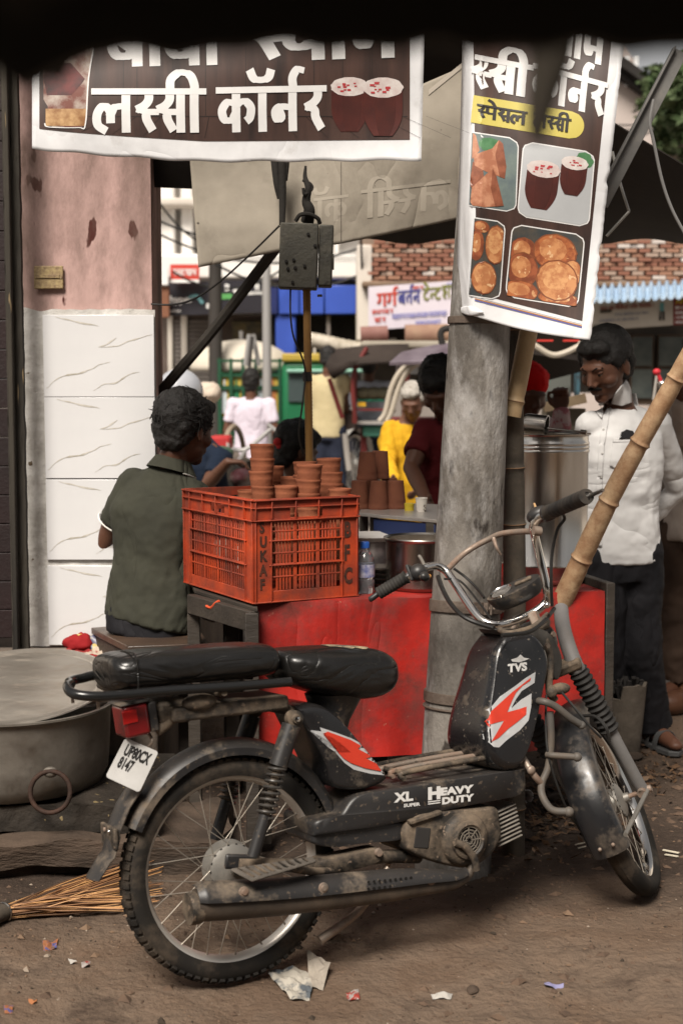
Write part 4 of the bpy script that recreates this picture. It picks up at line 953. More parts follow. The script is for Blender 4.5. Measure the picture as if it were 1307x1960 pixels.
def glassp(root, fn, cx, cy, s, L0, tilt=0):
    """a printed clay tumbler with a foaming top"""
    def f(x, y, l): return fn(cx+(x+tilt*y)*s, cy+y*s, l)
    mb = MB(); region(mb, f, -.55, 1.0, lambda y: -.62*(1-max(0, (y-.2)/.8)**2*.52), lambda y: .62*(1-max(0, (y-.2)/.8)**2*.52), 10, 14, L0); mb.build('printed_pot', potp, root, angle=0, recalc=False)
    mb = MB(); region(mb, f, -.3, .98, lambda y: -.25*(1-max(0, (y-.2)/.8)**2*.5), lambda y: .40*(1-max(0, (y-.2)/.8)**2*.5), 6, 8, L0+.0003); mb.build('printed_shade', mat('printed clay dark', (.045, .014, .012), (.07, .018, .014), scale=12), root, angle=0, recalc=False)
    mb = MB(); region(mb, f, -.86, -.22, lambda y: -.64*math.sqrt(max(0, 1-((y+.54)/.33)**2)) - .02*math.sin(y*40), lambda y: .64*math.sqrt(max(0, 1-((y+.54)/.33)**2))+.02*math.sin(y*31), 10, 12, L0+.0006); mb.build('printed_foam', foam, root, angle=0, recalc=False)
    mb = MB(); r = random.Random(int(cx))
    for k in range(11):
        a = r.uniform(-.36, .3); b = -.52 + r.uniform(-.16, .14); w_ = r.uniform(.03, .08)
        region(mb, f, b-w_*.5, b+w_*.5, lambda y: a-w_, lambda y: a+w_*r.uniform(.7, 1.2), 2, 2, L0+.0009+k*.00005)
    mb.build('printed_petals', petal, root, angle=0, recalc=False)
glassp(ban, H1, 669, 196, 56, .0022); glassp(ban, H1, 733, 200, 60, .0034)
# printed lassi glass at the left end
mb = MB(); region(mb, H1, -20, 243, lambda y: 84+(8 if y > 200 else 0)+max(0, y-236)*1.2, lambda y: 172 + 14*max(0, 1-abs(y-40)/110) - max(0, y-150)*.06 - max(0, y-236)*1.2, 12, 20, .0022); mb.build('printed_glass', mat('printed malai', (.42, .36, .31), (.15, .045, .03), scale=13, rough=.4, contrast=(.42, .60)), ban, angle=0, recalc=False)
mb = MB(); region(mb, H1, 208, 241, lambda y: 88, lambda y: 166-(y-208)*.08, 10, 6, .0026); mb.build('printed_nuts', mat('printed almonds', (.52, .33, .16), (.24, .11, .04), scale=32, rough=.4), ban, angle=0, recalc=False)
mb = MB(); region(mb, H1, 120, 182, lambda y: 84+abs(y-150)*.2, lambda y: 164-abs(y-152)*.9, 10, 8, .0026); mb.build('printed_syrup', mat('printed red syrup', (.13, .018, .016), (.03, .01, .01), scale=20, rough=.4), ban, angle=0, recalc=False)
mb = MB(); strokes(mb, [[(86, 236), (94, 243), (150, 244), (164, 238), (170, 150), (184, 60), (186, -30)]], lambda x, y, l: H1(x, y, .0030), 2.2); mb.build('white_outline', letw, ban, angle=0, recalc=False)

# ---- vertical banner, tied to the pole, right half turned a little
def V1(px, py, l=0.0):
    t = (px-885)/300
    Y = 3.955 + .05*max(0, .12-t)*8*(.5) + .016*math.sin(py/80+t*2) + .02*math.sin(t*5)
    if t < .05: Y += (0.05-t)*1.2
    return P(px, py, Y-l)
def vl(py): return 884 - 12*max(0, min(1, (py-100)/480)) 
def vr(py):
    r = 1194 - 64*(py-80)/570
    n_ = noise.noise(V((py/14., 3, 0)))*3 + (6*max(0, noise.noise(V((py/33., 9, 0)))) if py > 330 else 0)
    return r - max(0, n_)
vb = thing('snack_banner', 'tall torn vertical banner printed with samosa, lassi and puri pictures', 'banner', P(1010, 650, 3.96))
def vbot(u): return 594 + 57*u + 9*math.sin(u*math.pi)
def vs(u, v):
    py = lerp(vbot(u), -60, v); return V1(lerp(vl(py), vr(py), u), py)
mb = MB(); mb.sheet(vs, 40, 170, .0014); mb.build('vinyl_sheet', vinyl, vb, angle=180)
# rolled lower-left lip
mb = MB(); mb.sheet(lambda u, v: V1(873+52*u, 592 + 10*math.sin(math.pi*u)*(v*2-1)*.9 + 6*u, .003+.004*math.sin(v*math.pi)), 12, 8, .001); mb.build('curled_lip', vinyl, vb, angle=180)
def bl2(py): return 906 - 0*(py)/500 + 6*(py-100)/480
def br2(py): return 1169 - 56*(py-80)/540
mb = MB()
def bq(u, v):
    py0 = 562+52*u; py = lerp(py0, -60, v); return V1(lerp(bl2(py), br2(py), u), py, .0012)
mb.sheet(bq, 30, 60); mb.build('brown_print', brownp, vb, angle=180, recalc=False)
for k, (dy, m_) in enumerate(((4.5, letw), (8.5, mat('orange print line', (.45, .20, .07))), (11.5, mat('blue print line', (.12, .12, .35))))):
    mb = MB(); mb.sheet(lambda u, v: V1(lerp(908, 1113, u), 562+52*u + dy + 2.0*v, .0014+.0002*k), 20, 1); mb.build('border_line', m_, vb, angle=0, recalc=False)
def skewed(sl, sx, x0, y0):
    return lambda x, y, l=0.0: V1(x0 + x - sx*y, y0 + y + sl*x, l)
F2 = skewed(.165, .11, 905, 190)      # local frame following the banner's tilt, origin at the badge's left
mb = MB(); st_, wd = deva('sh s ii'.split()); k = 116/wd
strokes(mb, st_, lambda x, y, l: V1(896 + x*k + y*6, 164 - y*60 + (x*k)*.19, .0022+l), .22); mb.build('lettering', letw, vb, angle=0, recalc=False)
mb = MB(); st_, wd = deva('k o n rf r'.split()); k = 138/wd
strokes(mb, st_, lambda x, y, l: V1(1016 + x*k + y*7, 186 - y*64 + (x*k)*.27, .0022+l), .21); mb.build('lettering', letw, vb, angle=0, recalc=False)
mb = MB(); st_, wd = deva('y aa m'.split()); k = 96/wd
strokes(mb, st_, lambda x, y, l: V1(1056 + x*k + y*7, 98 - y*62 + (x*k)*.27, .0022+l), .21); mb.build('lettering', letw, vb, angle=0, recalc=False)
yel = mat('printed yellow badge', (.50, .42, .09), rough=.45)
mb = MB(); region(mb, F2, -8, 44, lambda y: 0, lambda y: 210 + (math.sqrt(max(0, 26**2-(y-18)**2))-22), 20, 14, .0022); mb.build('yellow_badge', yel, vb, angle=0, recalc=False)
blp = mat('printed black lettering', (.018, .014, .012), rough=.45)
for gl, x0, w_ in (('sh p e shf l', 10, 94), ('l sh s ii', 118, 70)):
    mb = MB(); st_, wd = deva(gl.split()); k = w_/wd
    strokes(mb, st_, lambda x, y, l: F2(x0 + x*k, 32 - y*25, .0030+l), .19); mb.build('lettering', blp, vb, angle=0, recalc=False)
def rr_(x0, x1, y0, y1, r):
    def c(y):
        d = max(0, r-(y-y0), r-(y1-y)); return r - math.sqrt(max(0, r*r-d*d))
    return (lambda y: x0 + c(y)), (lambda y: x1 - c(y))
def photo(nm, x0, x1, y0, y1, fn, m_, r=14, cutl=False):
    for grow, mm, l in ((2.2, letw, .0020), (0, m_, .0024)):
        a_, b_ = rr_(x0-grow, x1+grow, y0-grow, y1+grow, r+grow)
        if cutl: a_ = lambda y, q=x0: q
        mb = MB(); region(mb, fn, y0-grow, y1+grow, a_, b_, 14, 20, l); mb.build(nm if not grow else 'photo_border', mm, vb, angle=0, recalc=False)
def disc(mb, fn, cx, cy, rx, ry, l, a0=0, wob=.05, sd=1):
    region(mb, fn, cy-ry, cy+ry, lambda y: cx - rx*math.sqrt(max(0, 1-((y-cy)/ry)**2))*(1+wob*noise.noise(V((y/9., sd, 0)))), lambda y: cx + rx*math.sqrt(max(0, 1-((y-cy)/ry)**2))*(1+wob*noise.noise(V((y/9., sd, 5)))), 10, 12, l)
blurg = mat('printed grey blue backdrop', (.10, .13, .14), (.16, .20, .18), scale=16, rough=.45)
palegp = mat('printed pale backdrop', (.44, .45, .46), (.36, .37, .38), scale=3, rough=.45)
greenp = mat('printed leaves', (.035, .13, .045), (.09, .22, .10), scale=26, rough=.45)
S1 = skewed(.15, .04, 903, 246); 
photo('printed_photo', 0, 88, 8, 146, S1, blurg, 16, True)
sam = [mat('printed samosa', (.28, .095, .05), (.19, .06, .03), scale=30, rough=.45, contrast=(.42, .58)), mat('printed samosa light', (.50, .24, .14), (.34, .13, .07), scale=30, rough=.45, contrast=(.42, .58))]
def polyp(fn, pts, m_, l, nm):
    bm = bmesh.new(); bm.faces.new([bm.verts.new((x, y, 0)) for x, y in pts]); bmesh.ops.triangulate(bm, faces=bm.faces)
    for ax in (0, 1):
        for k in range(1, 30):
            co = [0, 0, 0]; no = [0, 0, 0]; co[ax] = k*6.0; no[ax] = 1
            bmesh.ops.bisect_plane(bm, geom=list(bm.verts)+list(bm.edges)+list(bm.faces), plane_co=co, plane_no=no)
    bm.verts.index_update(); mb = MB(); mb.add([fn(v.co.x, v.co.y, l) for v in bm.verts], [tuple(v.index for v in f.verts) for f in bm.faces]); bm.free()
    mb.build(nm, m_, vb, angle=0, recalc=False)
mb = MB(); disc(mb, S1, 36, 26, 22, 14, .0028, sd=3); mb.build('printed_leaves', greenp, vb, angle=0, recalc=False)
polyp(S1, [(2, 8), (8, 12), (16, 40), (2, 58)], sam[1], .0027, 'printed_samosa')
polyp(S1, [(0, 100), (4, 62), (24, 76), (30, 112), (2, 112)], sam[0], .00275, 'printed_samosa')
polyp(S1, [(4, 50), (40, 32), (52, 14), (60, 20), (68, 62), (66, 86), (30, 78), (8, 70)], sam[1], .0030, 'printed_samosa')
polyp(S1, [(46, 44), (52, 14), (60, 20), (68, 62), (66, 86), (56, 84)], sam[0], .0033, 'printed_samosa')
polyp(S1, [(2, 140), (4, 112), (42, 70), (50, 84), (66, 138), (30, 146), (6, 146)], sam[1], .0036, 'printed_samosa')
polyp(S1, [(42, 70), (50, 84), (66, 138), (50, 142), (40, 108)], sam[0], .0039, 'printed_samosa')
S2 = skewed(.16, .085, 1003, 268)
photo('printed_photo', 0, 134, 4, 144, S2, palegp, 16)
mb = MB(); disc(mb, S2, 116, 20, 18, 15, .0028, sd=4, wob=.4); mb.build('printed_leaves', greenp, vb, angle=0, recalc=False)
glassp(vb, S2, 40, 76, 50, .0030, -.04); glassp(vb, S2, 98, 50, 40, .0034, -.04)
puri = [mat('printed puri', (.40, .13, .045), (.24, .065, .025), scale=34, rough=.45, contrast=(.42, .56), spots=(.50, .26, .12), sscale=60, sthr=.62), mat('printed puri light', (.52, .24, .10), (.36, .13, .05), scale=30, rough=.45, contrast=(.42, .56), spots=(.62, .38, .20), sscale=50, sthr=.60), mat('printed puri deep', (.30, .085, .035), (.17, .045, .02), scale=34, rough=.45, contrast=(.42, .56)), mat('printed puri glow', (.58, .30, .13), (.42, .17, .07), scale=40, rough=.45, contrast=(.42, .56))]
dkbp = mat('printed dark backdrop', (.035, .045, .05), (.09, .07, .05), scale=16, rough=.45)
S3 = skewed(.15, .075, 908, 412)
photo('printed_photo', 0, 58, 6, 152, S3, dkbp, 14, True)
def puri_(fn, cx, cy, rx, ry, m_, l, x0, x1, y0, y1):
    for k, (q, mm) in enumerate(((1.0, puri_rim), (.93, puri[m_]), (.62, puri[1 if m_ != 1 else 3]))):
        ox, oy = -rx*.10*(k == 2), -ry*.14*(k == 2)
        w1 = lambda y: 1 + .07*noise.noise(V((y/7.+cx, k*3., 1))); 
        mb = MB(); a, b = max(y0, cy+oy-ry*q), min(y1, cy+oy+ry*q)
        region(mb, fn, a, b, lambda y: max(x0, cx+ox - rx*q*w1(y)*math.sqrt(max(0, 1-((y-cy-oy)/(ry*q))**2))), lambda y: min(x1, cx+ox + rx*q*w1(y+40)*math.sqrt(max(0, 1-((y-cy-oy)/(ry*q))**2))), 10, 16, l+k*.00006)
        mb.build('printed_puri', mm, vb, angle=0, recalc=False)
puri_rim = mat('printed puri rim', (.16, .045, .02), (.24, .08, .03), scale=30, rough=.45)
for cx, cy, rx, ry, m_, l in ((14, 20, 16, 12, 0, .0028), (8, 56, 14, 30, 2, .0030), (44, 50, 20, 38, 1, .0033), (26, 116, 24, 32, 1, .0036)):
    puri_(S3, cx, cy, rx, ry, m_, l, 1, 57, 7, 151)
S4 = skewed(.16, .10, 982, 424)
photo('printed_photo', 0, 136, 6, 142, S4, dkbp, 16)
for cx, cy, rx, ry, m_, l in ((24, 54, 26, 28, 2, .0028), (26, 88, 30, 34, 2, .0030), (26, 128, 34, 20, 0, .0032), (84, 46, 42, 36, 0, .0034), (120, 80, 18, 26, 1, .0036), (100, 132, 40, 14, 0, .0037), (93, 98, 40, 40, 1, .0040)):
    puri_(S4, cx, cy, rx, ry, m_, l, 1.5, 134.5, 7, 141)

# ---- the grey back of an older banner, hung behind
greyt = mat('dirty banner back', (.30, .265, .215), (.20, .175, .14), scale=3.2, rough=.75, dust=(.085, .068, .052), damt=.32, dscale=3.5, bump=.4, bscale=10, spots=(.05, .04, .03), sscale=30, sthr=.74, crease=.03, cscale=2.2, cstretch=(1, 1, .5))
def GB(px, py, l=0.0):
    Y = 4.82 + .03*math.sin(px/70) + .02*math.sin(py/70+px/120) ; return P(px, py, Y-l)
def gbot(px): return 510 - 30*(px-380)/155 if px < 535 else (480 - 12*(px-535)/105 if px < 640 else 468 - 50*((px-640)/240)**1.05)
def gl_(py): return 364 + 16*(py-310)/200
gt = thing('old_banner', 'dirty grey back of an old banner sagging behind the electric box', 'banner', P(620, 500, 4.82))
def gtop(px): return 100 if px < 800 else 165 - (px-800)*.45
mb = MB(); mb.sheet(lambda u, v: GB(lerp(gl_(lerp(gbot(370+520*u), gtop(370+520*u), v)), 892, u), lerp(gbot(370+520*u), gtop(370+520*u), v)), 80, 50, .0014); mb.build('cloth_sheet', greyt, gt, angle=180)
ghost = mat('show-through lettering', (.36, .32, .265), (.26, .23, .185), scale=3.2, rough=.75, dust=(.12, .10, .08), damt=.32, dscale=3.5, bump=.4, bscale=10, crease=.03, cscale=2.2, cstretch=(1, 1, .5))
mb = MB(); st_, wd = deva('l sh s ii'.split()); k = 165/wd
strokes(mb, st_, lambda x, y, l: GB(858 - x*k, 398 - y*54 + (x*k)*.12, .0004+l), .16); mb.build('mirrored_lettering', ghost, gt, angle=0, recalc=False)
mb = MB(); st_, wd = deva('k o'.split()); k = 62/wd
strokes(mb, st_, lambda x, y, l: GB(664 - x*k, 420 - y*48 + (x*k)*.12, .0004+l), .16); mb.build('mirrored_lettering', ghost, gt, angle=0, recalc=False)
mb = MB()
mb.sheet(lambda u, v: GB(lerp(820, 884, u), 172-52*u + 10*v, .003), 8, 2, -.001); mb.build('hem', mat('cleaner hem', (.34, .30, .25), rough=.7), gt, angle=60)
mb = MB(); mb.sheet(lambda u, v: GB(652+2*v*0+1.5*u, lerp(310, 466, v), .001), 1, 20); mb.build('seam', mat('banner seam', (.09, .075, .06)), gt, angle=0, recalc=False)

# ---- stall awnings and frame
tarp = mat('black tarpaulin', (.020, .016, .013), (.012, .010, .009), scale=2, rough=.75, bump=.5, bscale=10)
def aw(u, v):
    px = lerp(560, 1420, u)
    tp = P(px, 240 + (px-1180)*.60, 4.75); bt_ = P(px, 462 + 5*math.sin(u*30) + 9*max(0, u-.75), 6.6)
    q = lerp(bt_, tp, v); q.z -= .05*math.sin(math.pi*v); return q
mb = MB(); mb.sheet(aw, 70, 14, .004); tag(mb.build('tarpaulin_awning', tarp, angle=60), 'black tarpaulin awning sloping down behind the vertical banner', 'awning')
mb = MB()
def aw2(u, v):
    px = lerp(120, 640, u); a_ = P(px, lerp(352, 372, u), 5.1); b_ = P(px, -350, 4.4); return lerp(a_, b_, v)
mb.sheet(aw2, 20, 6, .004); tag(mb.build('tarpaulin_flap', tarp, angle=60), 'black tarpaulin flap behind the lower edge of the lassi banner', 'awning')
mb = MB(); mb.sheet(lambda u, v: (lerp(-1.0, lerp(.95, 1.2, v), u), lerp(4.95, 6.7, v), lerp(2.75, 2.52, v) - .05*math.sin(math.pi*v) + .02*math.sin(u*19)), 30, 12, .004); tag(mb.build('roof_tarpaulin', tarp, angle=60), 'black tarpaulin roof stretched over the stall above the banners', 'awning')
struts = mat('grey angle iron', (.17, .165, .155), (.11, .105, .10), scale=6, rough=.55, metal=.4, dust=(.22, .19, .16), damt=.3)
ai = thing('angle_iron_strut', 'grey angle iron strut slanting up beside the vertical banner', 'strut', P(1175, 350, 4.3))
a_, b_ = P(1150, 392, 4.3), P(1302, 98, 4.3)
mb = MB(); mb.beam(a_, b_, .042, .006, up=(0, 1, 0)); mb.build('face_plate', struts, ai, bevel=.001)
mb = MB(); d_ = (b_-a_).normalized().cross(V((0, 1, 0)))*.022; mb.beam(a_+d_, b_+d_, .006, .04, up=(0, 1, 0)); mb.build('edge_plate', struts, ai, bevel=.001)
steelw = mat('dull steel rod', (.30, .29, .27), rough=.45, metal=.6)
wire('thin steel rod bent at an elbow against the black tarpaulin', [P(1171, 290, 4.4), P(1186, 350, 4.4), P(1201, 398, 4.4), P(1203, 404, 4.4), P(1199, 409, 4.4), P(1160, 452, 4.4)], .0045, 'rod', steelw, 'bent_rod')
wire('grey cable hanging from the strut down past the right edge', [P(1250, 190, 4.26), P(1243, 235, 4.26), P(1250, 270, 4.26), P(1266, 345, 4.26), P(1285, 400, 4.26), P(1312, 452, 4.26)], .0048, 'cable', mat('grey cable', (.17, .165, .16), rough=.5), 'grey_cable')
# ---- the fringe of a black canvas canopy right over the photographer
canv = mat('black canvas', (.035, .029, .022), rough=.95)
can = thing('canvas_canopy', 'black out of focus canvas canopy fringe hanging just over the viewer', 'canopy', P(653, 60, .75))
def edge(px):
    e = 80 + 13/(1+math.exp((px-820)/18)) + 8*math.sin(px/130) + 6*math.sin(px/47) + 5*math.sin(px/23)
    e += 62*max(0, 1-abs(px-35)/130)**.8 + 10*max(0, 1-abs(px-1260)/170)
    return e
def cf(u, v):
    px = lerp(-500, 1800, u)
    if v < .35:
        t = v/.35; q = P(px, edge(px) - 150*t, .6); return q
    t = (v-.35)/.65; q = P(px, edge(px)-150, .6); return q + V((0, -2.4*t, .25*math.sin(t*2.2)))
mb = MB(); mb.sheet(cf, 150, 16, .012); mb.build('canvas', canv, can, angle=80)
mb = MB(); mb.tube(spline([P(1060, 40, .80), P(1052, 120, .80), P(1040, 175, .80), P(1031, 225, .80), P(1026, 268, .80)]), [.014, .0115, .009, .0075, .005], 12)
mb.build('loose_strap', canv, can)
mb = MB(); mb.tube(spline([P(125, 70, .80), P(110, 110, .80), P(104, 150, .80)]), [.012, .010, .006], 10); mb.build('loose_thread', canv, can)
# ================================================================== bench, pots, broom
bench = thing('wooden_bench', 'low dark wooden bench with drawer front behind the moped seat', 'bench', P(280, 1250, 4.7))
bz = .60
q = [P(175, 1200, 4.88), P(245, 1225, 4.52), P(400, 1222, 4.58), P(370, 1195, 5.05)]
q = [V((a.x, a.y, 0)) for a in q]
mb = MB(); mb.add([V((a.x, a.y, z)) for z in (bz-.022, bz) for a in q], [(0,1,2,3), (7,6,5,4), (0,4,5,1), (1,5,6,2), (2,6,7,3), (3,7,4,0)])
benchw = mat('worn brown bench wood', (.085, .052, .034), (.045, .030, .022), scale=5, rough=.38, stretch=(1, 4, 1), bump=.4, dust=(.16, .10, .06), damt=.2)
mb.build('bench_top', benchw, bench, bevel=.003)
c_ = sum(q, V())/4
r = [c_ + (a-c_)*.95 for a in q]
mb = MB(); mb.add([V((a.x, a.y, z)) for z in (.52, bz-.023) for a in r], [(0,1,2,3), (7,6,5,4), (0,4,5,1), (1,5,6,2), (2,6,7,3), (3,7,4,0)]); mb.build('bench_body', dkwood, bench, bevel=.002)
# folded packets and red cloth beside the bench
redrag = mat('red printed rag', (.22, .02, .02), (.40, .33, .26), scale=9, rough=.8, contrast=(.52, .56))
mb = MB(); 
def rg(u, v):
    a = lerp(P(118, 1230, 4.82), P(225, 1285, 4.66), v); b = lerp(P(190, 1215, 4.9), P(300, 1275, 4.66), v); p = lerp(a, b, u); p.z = .523 + .012*abs(noise.noise(V((u*5, v*5, 2)))) + .022*max(0, noise.noise(V((u*9, v*9, 4)))); return p
mb.sheet(rg, 30, 30, -.002); tag(mb.build('floor_rag', redrag, angle=80), 'red and cream rag spread on the platform beside the bench', 'rag')
mb = MB(); c = P(150, 1222, 4.86); mb.ell((c.x, c.y, .55), (.05, .04, .034), None, 14, 9)
o = tag(mb.build('crumpled_rag', mat('plain red rag', (.24, .012, .014), rough=.85), sub=1), 'crumpled red rag wedged beside the printed packets', 'rag')
tx_ = bpy.data.textures.new('crumple', 'CLOUDS'); tx_.noise_scale = .03
m_ = o.modifiers.new('crumple', 'DISPLACE'); m_.texture = tx_; m_.strength = .035; m_.texture_coords = 'GLOBAL'
pkt = [mat('packet print navy', (.035, .035, .12), (.42, .40, .36), scale=22, rough=.35, contrast=(.5, .55)), mat('packet print yellow', (.42, .30, .06), (.05, .05, .10), scale=16, rough=.35, contrast=(.5, .54)), mat('green foil print', (.01, .04, .04), (.45, .60, .55), scale=22, rough=.2, contrast=(.5, .54))]
for px0, px1, pyt, pyb, Y, m_, lab in ((142, 200, 1192, 1222, 4.84, 1, 'yellow and navy printed packet on the red rag'), (178, 262, 1186, 1204, 4.90, 0, 'long navy printed packet lying behind the bench'), (216, 244, 1134, 1182, 4.925, 2, 'green foil packet leaning on the marble tiles')):
    a, b = P(px0, pyb, Y), P(px1, pyt, Y); z0 = .525 if m_ != 2 else .60
    if m_ == 2: z0 = a.z
    h = b.z-a.z
    mb = MB(); mb.sheet(lambda u, v: (lerp(a.x, b.x, u)+.004*math.sin(v*5), Y + .02*v*(m_ != 2) + .006*math.sin(u*7+v*4), z0 + h*v + .003*math.sin(u*9)), 12, 8, .012)
    tag(mb.build('printed_packet', pkt[m_], angle=50), lab, 'packet')
# big aluminium pot
pc_ = P(22, 1345, 4.36); PR = .315; pz = .200; zr = P(22, 1345, 4.36).z
bp_ = thing('cooking_pot', 'huge stained aluminium cooking pot on the black stone step', 'pot', (pc_.x, 4.36, pz))
hgt = zr-pz
mb = MB(); mb.lathe([(0, .0), (PR*.78, 0), (PR*.88, .012), (PR*.94, .05), (PR*.955, .11), (PR*.97, hgt-.02), (PR*.985, hgt-.008), (PR*1.02, hgt), (PR*1.02, hgt+.006), (PR*.96, hgt+.004), (PR*.94, .1), (0, .03)], 72, caps=False); mb.build('pot_wall', alu, bp_, world=False, angle=50)
rg_ = mat('rusty iron ring', (.022, .015, .012), (.05, .026, .018), scale=18, rough=.7, bump=.6)
mb = MB(); cc = P(97, 1516, 4.36-PR*1.0); ring = [cc + V((.058*math.cos(2*math.pi*i/28), .012*math.sin(2*math.pi*i/28), .058*math.sin(2*math.pi*i/28))) for i in range(28)]
mb.tube(ring, .0072, 10, closed=True); mb.build('ring_handle', rg_, bp_)
mb = MB(); q_ = P(97, 1478, 4.36-PR*.93); mb.ell(q_, (.022, .016, .016)); mb.build('ring_lug', alu, bp_)
def lid(nm, label, c, R, tx, ty, m_, rim=.012):
    t = thing(nm, label, 'lid', c)
    M_ = Matrix.Translation(c) @ rotm('X', tx) @ rotm('Y', ty)
    mb = MB(); mb.lathe([(0, .010), (R*.80, .010), (R*.86, .003), (R*.93, .001), (R*.965, .008), (R, .007), (R+.002, .003), (R-.01, -.002), (0, -.001)], 72, M_, caps=False); mb.build('lid_disc', m_, t, angle=40); return t, M_
alu2 = mat('scuffed pale aluminium', (.33, .30, .26), (.23, .20, .17), scale=4, rough=.46, metal=.7, r2=.62, dust=(.20, .16, .12), damt=.30, dscale=9, stretch=(1, 3, 1))
c1 = P(30, 1316, 4.36); lid('pot_lid', 'scuffed aluminium lid tilted on the big cooking pot', V((c1.x, 4.36, zr+.052)), .298, rad(11.5), rad(-2), alu2)
c2 = P(112, 1310, 4.55); lid('spare_lid', 'second aluminium lid propped behind the big cooking pot', V((c2.x, 4.50, zr+.012)), .215, rad(3), rad(6), alu2)
# broom
br = thing('stick_broom', 'bundle broom of thin brown sticks lying on the ground at the lower left', 'broom', G(10, 1770))
h0, h1 = G(-60, 1800)+V((0, 0, .03)), G(12, 1765)+V((0, 0, .03))
mb = MB(); mb.tube([h0, h1], [.020, .024], 14); mb.build('handle', bam_g, br)
mb = MB(); d = (h1-h0).normalized(); mb.lathe([(.026, -.004), (.028, 0), (.026, .004)], 18, Matrix.Translation(h1-d*.006) @ d.to_track_quat('Z', 'Y').to_matrix().to_4x4(), caps=False); mb.build('binding', steel, br)
sticks = [mat('cane stick tan', (.50, .27, .11), rough=.5), mat('cane stick brown', (.26, .13, .06), rough=.6), mat('cane stick dark', (.11, .06, .035), rough=.7)]
rb2 = random.Random(3); mbs = [MB(), MB(), MB()]
for i in range(150):
    a_ = rb2.uniform(0, 6.28); r_2 = .020*math.sqrt(rb2.random()); s0 = h1 - d*.01 + V((0, r_2*math.cos(a_), r_2*math.sin(a_)))
    t = rb2.random(); px = rb2.uniform(225, 315); e = G(px, lerp(1682, 1762, t) - (px-225)*.35, 0); e.z = .010 + .045*rb2.random()*(1-t)
    if i % 9 == 0: e = lerp(s0, e, rb2.uniform(.5, .8)); e.z = .05
    m = lerp(s0, e, .5) + V((0, 0, rb2.uniform(-.008, .012)))
    mbs[rb2.choices([0, 1, 2], [4, 4, 3])[0]].tube([s0, m, e], [.0022, .0012], 5)
for i, m in enumerate(mbs): m.build('bristles', sticks[i], br, angle=60)['kind'] = 'stuff'
# broken clay oven bucket with charcoal
bc = P(1186, 1440, 5.45); bkt = thing('charcoal_bucket', 'broken clay bucket full of charcoal standing by the white shirted man', 'bucket', (bc.x, 5.45, .0))
bz0 = P(1186, 1445, 4.95).z; bz0 = max(.03, bz0); htt = P(1186, 1300, 5.45).z
cm = mat('sooty concrete', (.15, .125, .10), (.08, .066, .052), scale=8, rough=.9, bump=1, bscale=40)
mb = MB()
def bk(u, v):
    a = u*2*math.pi; R = lerp(.070, .098, v**.75); z = lerp(.0, htt - .010 + .022*noise.noise(V((math.cos(a)*2.2, math.sin(a)*2.2, 3))) - (.05 if -.9 < a-4.1 < .5 else 0), v)
    return (bc.x + R*math.cos(a), 5.45 + R*math.sin(a), z)
mb.sheet(bk, 60, 16, .012); mb.build('bucket_wall', cm, bkt, angle=60)
mb = MB(); r3 = random.Random(5)
for i in range(46):
    a = r3.uniform(0, 6.28); rr = .075*math.sqrt(r3.random()); mb.box((bc.x+rr*math.cos(a), 5.45+rr*math.sin(a), htt-.05+r3.uniform(0, .045)), (r3.uniform(.01, .022), r3.uniform(.01, .022), r3.uniform(.03, .075)), Matrix.Rotation(r3.uniform(-.5, .5), 3, 'X') @ Matrix.Rotation(r3.uniform(-.5, .5), 3, 'Y'))
mb.build('charcoal', mat('charcoal', (.012, .011, .010), (.03, .026, .024), scale=30, rough=.8), bkt, bevel=.003)['kind'] = 'stuff'
mb = MB(); mb.ell((bc.x-.03, 5.40, .012), (.11, .085, .02)); o = mb.build('footing_stone', slab, bkt)
# ================================================================== THE MOPED
bh_, bl_ean, brk_, bst_ = rad(27.317), rad(6.40), rad(29.25), rad(47.93)
R0 = V((-.2566, 3.3347, 0.0)); WB, TR, WR = 1.2242, .0648, .2734
_f = V((math.cos(bh_), math.sin(bh_), 0)); _l = V((-math.sin(bh_), math.cos(bh_), 0)); _u = V((0, 0, 1))
_l2 = _l*math.cos(bl_ean) - _u*math.sin(bl_ean); _u2 = _u*math.cos(bl_ean) + _l*math.sin(bl_ean)
BM = Matrix.Translation(R0) @ Matrix((_f, _l2, _u2)).transposed().to_4x4(); BI = BM.inverted()
_ax = V((-math.sin(brk_), 0, math.cos(brk_))); _A = V((WB+TR, 0, 0))
SM = Matrix.Translation(_A) @ Matrix.Rotation(bst_, 4, _ax) @ Matrix.Translation(-_A); SI = SM.inverted()
def _inv(px, py, v, M):
    o = M @ V((0, 0, CAM_H)); d = (M @ P(px, py, 4.0)) - o
    t = (v - o.y)/d.y; return o + d*t
def bp(px, py, v=0.0): return _inv(px, py, v, BI)
def sp(px, py, v=0.0): return _inv(px, py, v, SI @ BI)
bike = thing('moped', 'dusty black step-through moped with red flame decals parked in front of the stall', 'moped', M=BM)
DS = (.085, .064, .047)
bk_paint = mat('dusty black paint', (.008, .008, .009), rough=.24, coat=.3, dust=(.12, .095, .07), damt=.385, dscale=8, dw=.14, upd=.05, spots=(.10, .085, .07), sscale=90, sthr=.665, bump=.12, bscale=60)
bk_plast = mat('greyed black plastic', (.012, .012, .013), (.020, .019, .019), scale=5, rough=.42, dust=(.15, .115, .082), damt=.42, dscale=7, dw=.16, upd=.08, spots=(.075, .058, .043), sscale=75, sthr=.635)
bk_mud = mat('mud caked black metal', (.018, .016, .014), rough=.55, dust=(.15, .112, .078), damt=.50, dscale=11, dw=.22, upd=.10, spots=(.15, .11, .08), sscale=60, sthr=.64, bump=.6)
rub = mat('dusty tyre rubber', (.012, .011, .010), (.024, .020, .016), scale=9, rough=.8, dust=(.075, .057, .042), damt=.42, dscale=9, dw=.22)
